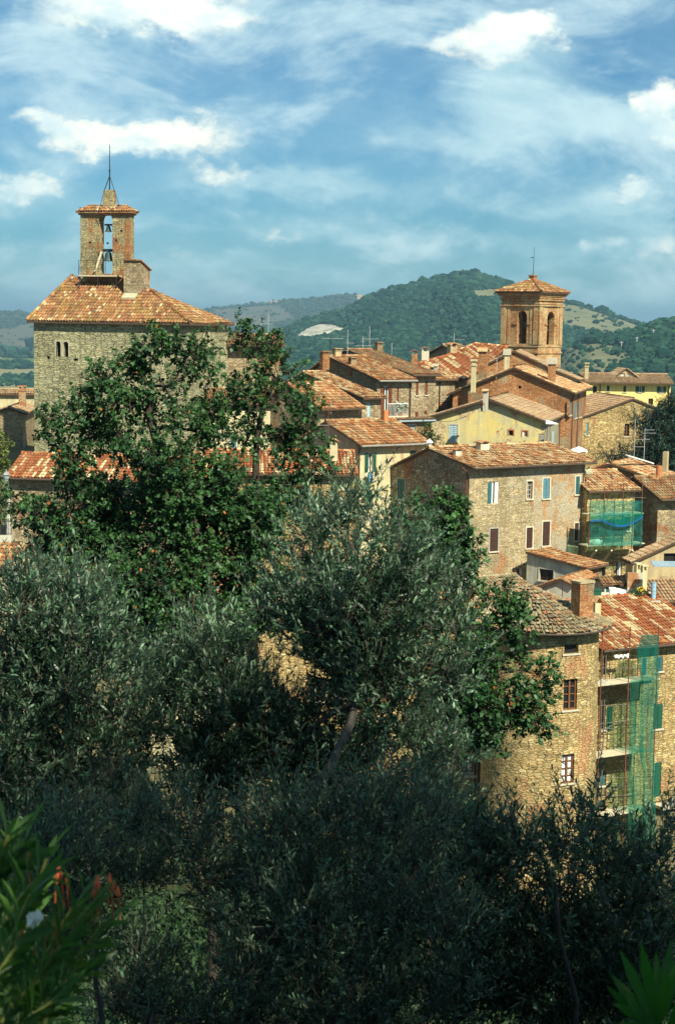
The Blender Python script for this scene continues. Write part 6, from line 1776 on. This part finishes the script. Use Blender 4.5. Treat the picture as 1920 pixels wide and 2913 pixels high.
# cedar by the right edge, bush, yellowish tree, balcony plants
CED = leaf_mat('cedar_needles', (.010, .034, .024), (.03, .07, .045), (.02, .045, .03), .6, .05, .2)
oak('dark cedar with layered boughs at the right edge below the yellow palazzo', [at(1925, 1420, 138), at(1930, 1280, 138), at(1935, 1180, 138), at(1940, 1060, 138)],
    [(u / K, v / K, r * .8 / K, dy) for u, v, r, dy in ((1905, 1155, 22, 0), (1880, 1178, 22, .5), (1855, 1185, 16, -.5), (1920, 1195, 30, 0), (1870, 1210, 24, .4), (1830, 1205, 18, 0), (1810, 1190, 12, 0), (1845, 1235, 22, 0), (1900, 1240, 30, 0), (1870, 1262, 28, -.5), (1830, 1265, 16, 0), (1925, 1285, 36, 0), (1885, 1300, 30, 0), (1845, 1295, 24, .4), (1805, 1290, 18, 0), (1770, 1292, 14, .4), (1740, 1295, 12, .6), (1715, 1288, 8, .6), (1790, 1312, 16, 0), (1930, 1335, 34, 0), (1935, 1150, 30, 0), (1950, 1230, 40, 0))],
    138, 85, .30, .06, 12, tr=.3, mat=CED, name='cedar_tree', cat='cedar', group=None, flat=-.3)
BUSH = leaf_mat('bush_leaf', (.03, .075, .02), (.07, .14, .04), (.06, .10, .04), .5, .2, .3)
oak('small green bush between the flaking yellow house and the little brick house', [at(1212, 1300, 117), at(1212, 1270, 117), at(1212, 1245, 117)], [(u / K, v / K, r / K, 0) for u, v, r in ((1208, 1232, 12), (1220, 1222, 9), (1200, 1245, 12), (1225, 1244, 12), (1212, 1256, 14), (1236, 1258, 9))],
    117, 60, .2, .08, 8, tr=.05, mat=BUSH, name='garden_bush', cat='bush', group=None)
YEL = leaf_mat('yellowgreen_leaf', (.11, .15, .03), (.22, .26, .06), (.16, .19, .06), .5, .25, .3)
oak('yellow-green leafy tree at the left edge in front of the shaded gable', [at(-12, 1400, 122), at(-10, 1330, 122), at(-6, 1280, 122)], [(u / K, v / K, r / K, 0) for u, v, r in ((0, 1262, 22), (-14, 1240, 18), (8, 1290, 18), (-6, 1318, 24), (10, 1325, 14), (-30, 1290, 24))],
    122, 70, .16, .11, 8, tr=.12, mat=YEL, name='leafy_tree', cat='tree', group=None)
oak('dark shrub below the lantern at the left edge', [at(0, 1500, 97), at(4, 1450, 97), at(6, 1410, 97)], [(u / K, v / K, r / K, 0) for u, v, r in ((4, 1390, 16), (10, 1415, 16), (-6, 1430, 22), (12, 1440, 14), (0, 1470, 20))],
    97, 70, .14, .09, 8, tr=.06, mat=BUSH, name='garden_shrub', cat='shrub', group=None)
c = h2.root.matrix_world if False else None
rootp = Vector(h2.root.location); ROTH = Matrix.Rotation(h2.ar, 3, 'Z')
for f_, lab in ((.55, 'left white-flowering pot plant on the white balcony'), (.85, 'right leafy pot plant on the white balcony')):
    p = ROTH @ mpb(s0 + (s1 - s0) * f_, zz, .62) + rootp
    o = empty('pot_plant', p, 0, lab, 'pot plant', 'pot plants on the white balcony')
    mb = MB(); mb.lathe((0, 0, .002), [(.12, 0), (.17, .3)], 10); mb.build('pot', M['terracotta'], o)
    N = 420; d = rand_unit(N); ps = np.array([0, 0, .62]) + d * np.array([.36, .3, .38]) * rng.random((N, 1)) ** .4
    np_mesh('foliage', fill_leaves(ps, unit(d + rng.normal(size=(N, 3)) * .6), rand_unit(N), np.full(N, .13), np.full(N, .07)), 6, BUSH, o, rng.random(N) * .9)
    N = 34; d = rand_unit(N); ps = np.array([0, 0, .64]) + d * np.array([.38, .33, .4])
    np_mesh('blossom', fill_leaves(ps, unit(d + rng.normal(size=(N, 3)) * .6), rand_unit(N), np.full(N, .12), np.full(N, .1)), 6, M['white'], o)
for u, v, mat, lab, nm in ((1822, 1704, plain('yellow_petals', (.75, .52, .03), .7), 'pot of bright yellow flowers on the roof terrace', 'flower_pot'), (1806, 1708, BUSH, 'pot of green leaves left of the yellow flowers on the roof terrace', 'pot_plant')):
    p = tp(u, v); o = empty(nm, p, 0, lab, 'pot plant')
    mb = MB(); mb.lathe((0, 0, 0), [(.13, 0), (.18, .28)], 10); mb.build('pot', M['terracotta'], o)
    N = 260; d = rand_unit(N); ps = np.array([0, 0, .42]) + d * np.array([.22, .2, .2])
    np_mesh('foliage', fill_leaves(ps, unit(d + rng.normal(size=(N, 3)) * .6), rand_unit(N), np.full(N, .11), np.full(N, .05)), 6, BUSH, o, rng.random(N) * .9)
    if mat is not BUSH:
        N = 70; d = rand_unit(N); d[:, 2] = abs(d[:, 2]); ps = np.array([0, 0, .5]) + d * np.array([.24, .2, .2])
        np_mesh('blossom', fill_leaves(ps, rand_unit(N), rand_unit(N), np.full(N, .1), np.full(N, .09)), 6, mat, o)

# oleander close by at the lower left, sword-leaved plant at the lower right
OLE = leaf_mat('oleander_leaf', (.035, .11, .02), (.10, .20, .04), (.09, .17, .06), .45, .25, .4)
STEM = plain('yellow_green_stem', (.22, .24, .06), .7, .2, 30)
YO = 3.7
ob = A_(20, 2480, YO)
ol = empty('oleander', ob, 0, 'leafy oleander shrub close by in the lower left corner', 'oleander')
bs = np.array(ob); lv, tn = [], []; mbs = MB(); tips = []
for (u0, v0, u1, v1, dy) in ((-20, 2420, 55, 1960, .3), (-40, 2300, 20, 1940, .2), (20, 2430, 110, 1990, .4), (40, 2420, 175, 2100, .1), (60, 2440, 205, 2110, -.1), (80, 2450, 245, 2140, 0), (-30, 2250, 90, 2040, -.1), (0, 2380, 70, 2080, -.2), (30, 2460, 140, 2200, -.2), (-50, 2420, 40, 2200, -.3), (60, 2470, 190, 2260, .1), (-30, 2460, 90, 2280, -.25), (0, 2100, 30, 2010, .2), (20, 2460, 120, 2330, -.3)):
    a, e = np.array(A_(u0, v0, YO + dy)), np.array(A_(u1, v1, YO + dy))
    mid = (a + e) / 2 + np.array([-.03, 0, .02]); N = 36
    tt = np.linspace(.12, 1, N)[:, None]; pts = a * (1 - tt) ** 2 + 2 * mid * tt * (1 - tt) + e * tt ** 2
    d = unit(np.gradient(pts, axis=0)); ax = unit(np.cross(d, np.array([.2, .9, .1]))); ay = np.cross(d, ax)
    ph = (np.arange(N) * 2.094 + rng.uniform(0, .4, N))[:, None]; out = ax * np.cos(ph) + ay * np.sin(ph)
    ld = unit(out * .62 + d * .8 + rng.normal(size=(N, 3)) * .12)
    lv.append(fill_leaves(pts, ld, unit(d * .8 - out * .4 + rng.normal(size=(N, 3)) * .2), rng.uniform(.085, .13, N), rng.uniform(.012, .018, N), .2)); tn.append(np.clip(rng.normal(.45, .25, N), 0, .97))
    mbs = MB(); mbs.tube([Vector(p - bs) for p in pts[::6]] + [Vector(e - bs)], [.0045] * (len(pts[::6]) + 1), 6); mbs.build('stem', STEM, ol, True)
np_mesh('foliage', np.concatenate(lv) - bs, 6, OLE, ol, np.concatenate(tn))
POD = plain('orange_red_bud', (.62, .13, .05), .6); mb = MB()
for (u, v) in ((245, 2075), (255, 2090), (285, 2070), (292, 2088), (310, 2100), (240, 2100), (145, 2045), (155, 2060), (170, 2068), (140, 2055), (110, 2160), (130, 2172), (145, 2190), (45, 2190), (30, 2200), (75, 2185), (62, 2020), (92, 2100)):
    p = A_(u * .86 + 10, v - 10, YO + random.uniform(-.1, .3)) - ob; q = p + Vector((random.uniform(-.008, .008), 0, .03)); mb = MB(); mb.tube([p, p.lerp(q, .4), q], [.002, .006, .002], 6)
    mb.tube([p, p - Vector((random.uniform(-.01, .01), 0, .06))], .0018, 4)
    mb.build('seed_pod', POD, ol, True)
p = np.array(A_(82, 2138, YO - .3)); N = 12
np_mesh('blossom', fill_leaves(np.repeat(p[None], N, 0), rand_unit(N), rand_unit(N), np.full(N, .022), np.full(N, .02)) - bs, 6, M['white'], ol)
SW = leaf_mat('sword_leaf', (.02, .085, .015), (.05, .17, .03), (.03, .09, .02), .5, .2, .3)
YS = 3.3; sb = A_(1530, 2400, YS); ss = np.array(sb)
sw = empty('sword_leaf_plant', sb, 0, 'dark sword-leaved plant fanning out in the lower right corner', 'plant')
lv, tn = [], []
for k, (u, v, dy) in enumerate(((1490, 2195, -.05), (1450, 2220, 0), (1425, 2260, .05), (1400, 2285, .0), (1405, 2340, -.05), (1530, 2200, .1), (1560, 2180, .1), (1585, 2210, 0), (1600, 2260, -.1), (1470, 2300, -.15), (1440, 2380, -.1), (1550, 2260, -.15), (1500, 2250, .15))):
    e = np.array(A_(u, v, YS + dy)); d = unit((e - ss)[None]); L = np.linalg.norm(e - ss)
    lv.append(fill_leaves(ss[None] + rng.normal(size=(1, 3)) * .01, d, unit(np.array([[rng.normal() * .4, -1, .35]])), np.array([L]), np.array([.026]), .08)); tn.append([rng.uniform(.1, .8)])
np_mesh('leaves', np.concatenate(lv) - ss, 6, SW, sw, np.concatenate(tn))

# grass and herbs on the slope under the trees
GR = leaf_mat('grass_blade', (.03, .06, .015), (.09, .12, .035), (.05, .08, .02), .6, .2, .2)
N = 26000
gy_ = rng.uniform(2.5, 34, N); gx_ = rng.uniform(-.26, .26, N) * (gy_ + 2)
gp = np.stack([gx_, gy_, ground_z(gx_, gy_) - .05 + .25 * np.sin(gx_ * 1.3 + gy_ * .7) * np.sin(gy_ * .9)], -1)
gd = unit(np.array([0, 0, 1.0]) + rng.normal(size=(N, 3)) * .4)
tag(np_mesh('grass', fill_leaves(gp, gd, rand_unit(N), rng.uniform(.15, .5, N), rng.uniform(.008, .03, N)), 6, GR, None, rng.random(N) * .9), kind='stuff')

# tall tree added unseen at the right, its crown shaped to shade the picture's foot
def shade_tree():
    base = Vector((7.2, 1.2, -3.2)); b = np.array(base)
    root = empty('leafy_tree', base, 0, 'added unseen tree beside the viewpoint, placed to shade the thicket below', 'tree')
    mb = MB(); P = [Vector(p) for p in ((0, 0, 0), (.1, .1, 3), (-.1, .4, 6.5), (-.6, .8, 10))]; mb.tube(P, [.24, .2, .15, .08], 9)
    C = [Vector((random.uniform(-11, 3.2), random.uniform(-7.0, 2.2), random.uniform(6.2, SHADE_TOP))) for _ in range(105)] + [Vector((random.uniform(-4.8, 3.2), random.uniform(-5.0, 2.6), random.uniform(3.2, 7))) for _ in range(90)] + [Vector((random.uniform(-4.5, 2.5), random.uniform(-1.5, 2.0), random.uniform(6.2, 11.2))) for _ in range(48)]
    C = [c for c in C if c.z > 5.8 or (c.x + base.x) > .30 * max(0, c.y + base.y) + 1.8]
    skeleton(mb, P[1:], C, [], b, .03)
    mb.build('trunk', BARK2, root, True)
    n = 230; R = .95
    O = np.concatenate([np.array(c) + rand_unit(n) * (R * rng.random((n, 1)) ** .4) for c in C])
    np_mesh('crown', fill_leaves(O, rand_unit(len(O)), unit(rng.normal(size=(len(O), 3)) * .6 + np.array([0, 0, 1])), np.full(len(O), .17), np.full(len(O), .11)), 6, OAK, root, rng.random(len(O)) * .9)
shade_tree()

# scrub on the hillside between the viewpoint and the town
SCR = leaf_mat('scrub_leaf', (.012, .035, .012), (.04, .085, .028), (.04, .07, .03), .6, .1, .15)
nb = 900
bx_y = 14 + 66 * rng.random(nb) ** .8; bx_x = rng.uniform(-.27, .27, nb) * (bx_y + 4)
br = rng.uniform(.7, 1.9, nb) * (.6 + bx_y / 90); N = 70
d = rand_unit(nb * N); d[:, 2] = np.abs(d[:, 2])
cc = np.stack([bx_x, bx_y, ground_z(bx_x, bx_y) - .2], -1)
pp_ = np.repeat(cc, N, 0) + d * (np.repeat(br, N) * rng.random(nb * N) ** .35)[:, None]
tag(np_mesh('hillside_scrub', fill_leaves(pp_, unit(d + rng.normal(size=d.shape) * .6), rand_unit(nb * N), rng.uniform(.25, .5, nb * N), rng.uniform(.12, .24, nb * N)), 6, SCR, None, np.clip(rng.normal(.4, .25, nb * N), 0, .97)), kind='stuff')
SKYTINT = (.31, .74, 1.0)
HAZECOL = (6.4, 9.6, 10.4)
BANK_D = (5.4, 8.6, 9.8)
BANK_L = (11.0, 13.2, 13.2)
CLOUD_D = (9.5, 11.6, 11.8)
CLOUD_L = (15.0, 14.8, 12.4)
WSTR = .050
HAZE, HAZETOP = 1.35e-4, 130.0
# ================================================================== sky with clouds, and the air
w = bpy.data.worlds.new('World'); scene.world = w; w.use_nodes = True
w.node_tree.nodes.clear(); t = NT(w.node_tree)
sky = t.node('ShaderNodeTexSky', sky_type='NISHITA', sun_disc=False, sun_elevation=sun_el, sun_rotation=sun_az, altitude=400, air_density=1.0, dust_density=.6, ozone_density=2.0)
gen = t.node('ShaderNodeTexCoord').outputs['Generated']
sx = t.node('ShaderNodeSeparateXYZ', {0: gen})
yy = t.math('MAXIMUM', sx.outputs[1], .08)
tx, tz = t.math('DIVIDE', sx.outputs[0], yy), t.math('DIVIDE', sx.outputs[2], yy)
q = t.node('ShaderNodeCombineXYZ', {0: tx, 1: tz, 2: 0.0}).outputs[0]
wq = t.noise(t.vmath('MULTIPLY', q, (16, 26, 1)), 1.0, 6, .62)
wq2 = t.noise(t.vmath('MULTIPLY', q, (55, 80, 1)), 1.0, 5, .6)
qw = t.vmath('ADD', q, t.vmath('ADD', t.vmath('MULTIPLY', t.vmath('SUBTRACT', wq.outputs['Color'], (.5, .5, .5)), (.085, .045, 0)), t.vmath('MULTIPLY', t.vmath('SUBTRACT', wq2.outputs['Color'], (.5, .5, .5)), (.022, .016, 0))))
base = t.mix(1.0, sky.outputs[0], SKYTINT, 'MULTIPLY')
def blobs(lst, bk=1.0):
    acc = None
    for (u, v, ru, rv, s) in lst:
        c = ((u * K - CX) / FPX, (915 - v * K) / FPX, 0)
        d = t.vmath('MULTIPLY', t.vmath('SUBTRACT', qw, c), (FPX / (ru * K * bk), FPX / (rv * K * bk), 0))
        f = t.maprange(t.vmath('LENGTH', d), 0.0, 1.0, s, 0.0, True)
        acc = f if acc is None else t.math('ADD', acc, f)
    return acc
haze = blobs([(250, 60, 330, 110, .8), (600, 40, 260, 70, .5), (90, 250, 160, 60, .35), (330, 320, 300, 90, .7), (60, 440, 170, 80, .8), (480, 430, 200, 60, .6), (800, 440, 420, 55, .55), (700, 540, 330, 60, .5), (1150, 130, 300, 130, .6), (1250, 260, 420, 130, .75), (1040, 330, 260, 60, .55), (1480, 230, 200, 150, .6), (1420, 470, 260, 70, .6), (1500, 560, 170, 80, .6), (1130, 470, 280, 40, .45), (1280, 590, 180, 40, .5), (150, 590, 200, 35, .4), (820, 70, 260, 60, .4), (960, 590, 240, 40, .35), (500, 620, 300, 40, .45), (250, 690, 330, 45, .6), (800, 650, 300, 40, .5), (1400, 660, 330, 50, .6), (1100, 560, 300, 40, .5), (60, 640, 200, 60, .5)])
core = blobs([(250, 40, 190, 60, 1.0), (440, 55, 120, 55, .9), (600, 15, 60, 25, .6), (370, 325, 190, 48, 1.15), (200, 320, 110, 40, .7), (70, 310, 70, 30, .6), (60, 440, 100, 42, .95), (500, 405, 90, 24, .65), (1130, 95, 120, 55, .9), (1215, 65, 70, 40, .8), (990, 120, 60, 30, .5), (1480, 215, 75, 42, .95), (1535, 300, 60, 45, .85), (1440, 450, 70, 22, .6), (1375, 570, 60, 22, .5), (1520, 560, 80, 50, .5), (660, 555, 70, 22, .4), (420, 590, 40, 18, .35)], 1.6)
n1 = t.noise(t.vmath('MULTIPLY', q, (14, 24, 1)), 1.0, 8, .58, distortion=.4)
n2 = t.noise(t.vmath('ADD', t.vmath('MULTIPLY', q, (34, 48, 1)), (3.1, 1.7, 0)), 1.0, 8, .62, distortion=.3)
hz = t.math('MULTIPLY', t.math('ADD', haze, .32), t.maprange(n1.outputs[0], .30, .70, .15, 1.55), clamp=True)
col = t.mix(t.math('MULTIPLY', hz, .80), base, HAZECOL)
bk = t.noise(t.vmath('ADD', t.vmath('MULTIPLY', q, (8.5, 17, 1)), (2.3, 9.1, 0)), 1.0, 9, .60, distortion=.7)
bk2 = t.noise(t.vmath('ADD', t.vmath('MULTIPLY', q, (26, 44, 1)), (5.2, .4, 0)), 1.0, 8, .62, distortion=.5)
bank = t.maprange(t.math('ADD', bk.outputs[0], t.math('ADD', t.math('MULTIPLY', haze, .13), t.math('MULTIPLY', t.math('SUBTRACT', bk2.outputs[0], .5), .22))), .45, .70, 0, 1, True)
col = t.mix(t.math('MULTIPLY', bank, .72), col, t.mix(bk2.outputs[0], BANK_D, BANK_L))
cr = t.maprange(t.math('ADD', t.math('MULTIPLY', core, 1.25), t.math('MULTIPLY', t.math('SUBTRACT', n2.outputs[0], .5), 1.5)), .12, 1.15, 0, 1, True)
cr = t.math('MULTIPLY', cr, t.maprange(core, .0, .25, 0, 1))
shade = t.noise(t.vmath('ADD', t.vmath('MULTIPLY', q, (26, 46, 1)), (7.7, .3, 0)), 1.0, 6, .6)
ccol = t.mix(t.maprange(shade.outputs[0], .38, .62), CLOUD_D, CLOUD_L)
col = t.mix(cr, col, ccol)
bg = t.node('ShaderNodeBackground', {'Color': col, 'Strength': WSTR})
o = t.node('ShaderNodeOutputWorld'); t.l.new(bg.outputs[0], o.inputs[0])
if HAZE > 0:
    m = bpy.data.materials.new('air'); m.use_nodes = True; m.node_tree.nodes.clear(); t = NT(m.node_tree)
    pv = t.node('ShaderNodeVolumePrincipled', {'Color': (.50, .80, 1.0, 1), 'Density': HAZE, 'Anisotropy': .3})
    oo = t.node('ShaderNodeOutputMaterial'); t.l.new(pv.outputs[0], oo.inputs['Volume'])
    mb = MB(); mb.box(-51000, 51000, -60, 46000, -64, HAZETOP)
    tag(mb.build('haze', m), kind='stuff')
scene.cycles.max_bounces = 6
scene.cycles.transparent_max_bounces = 12
scene.cycles.volume_bounces = 0
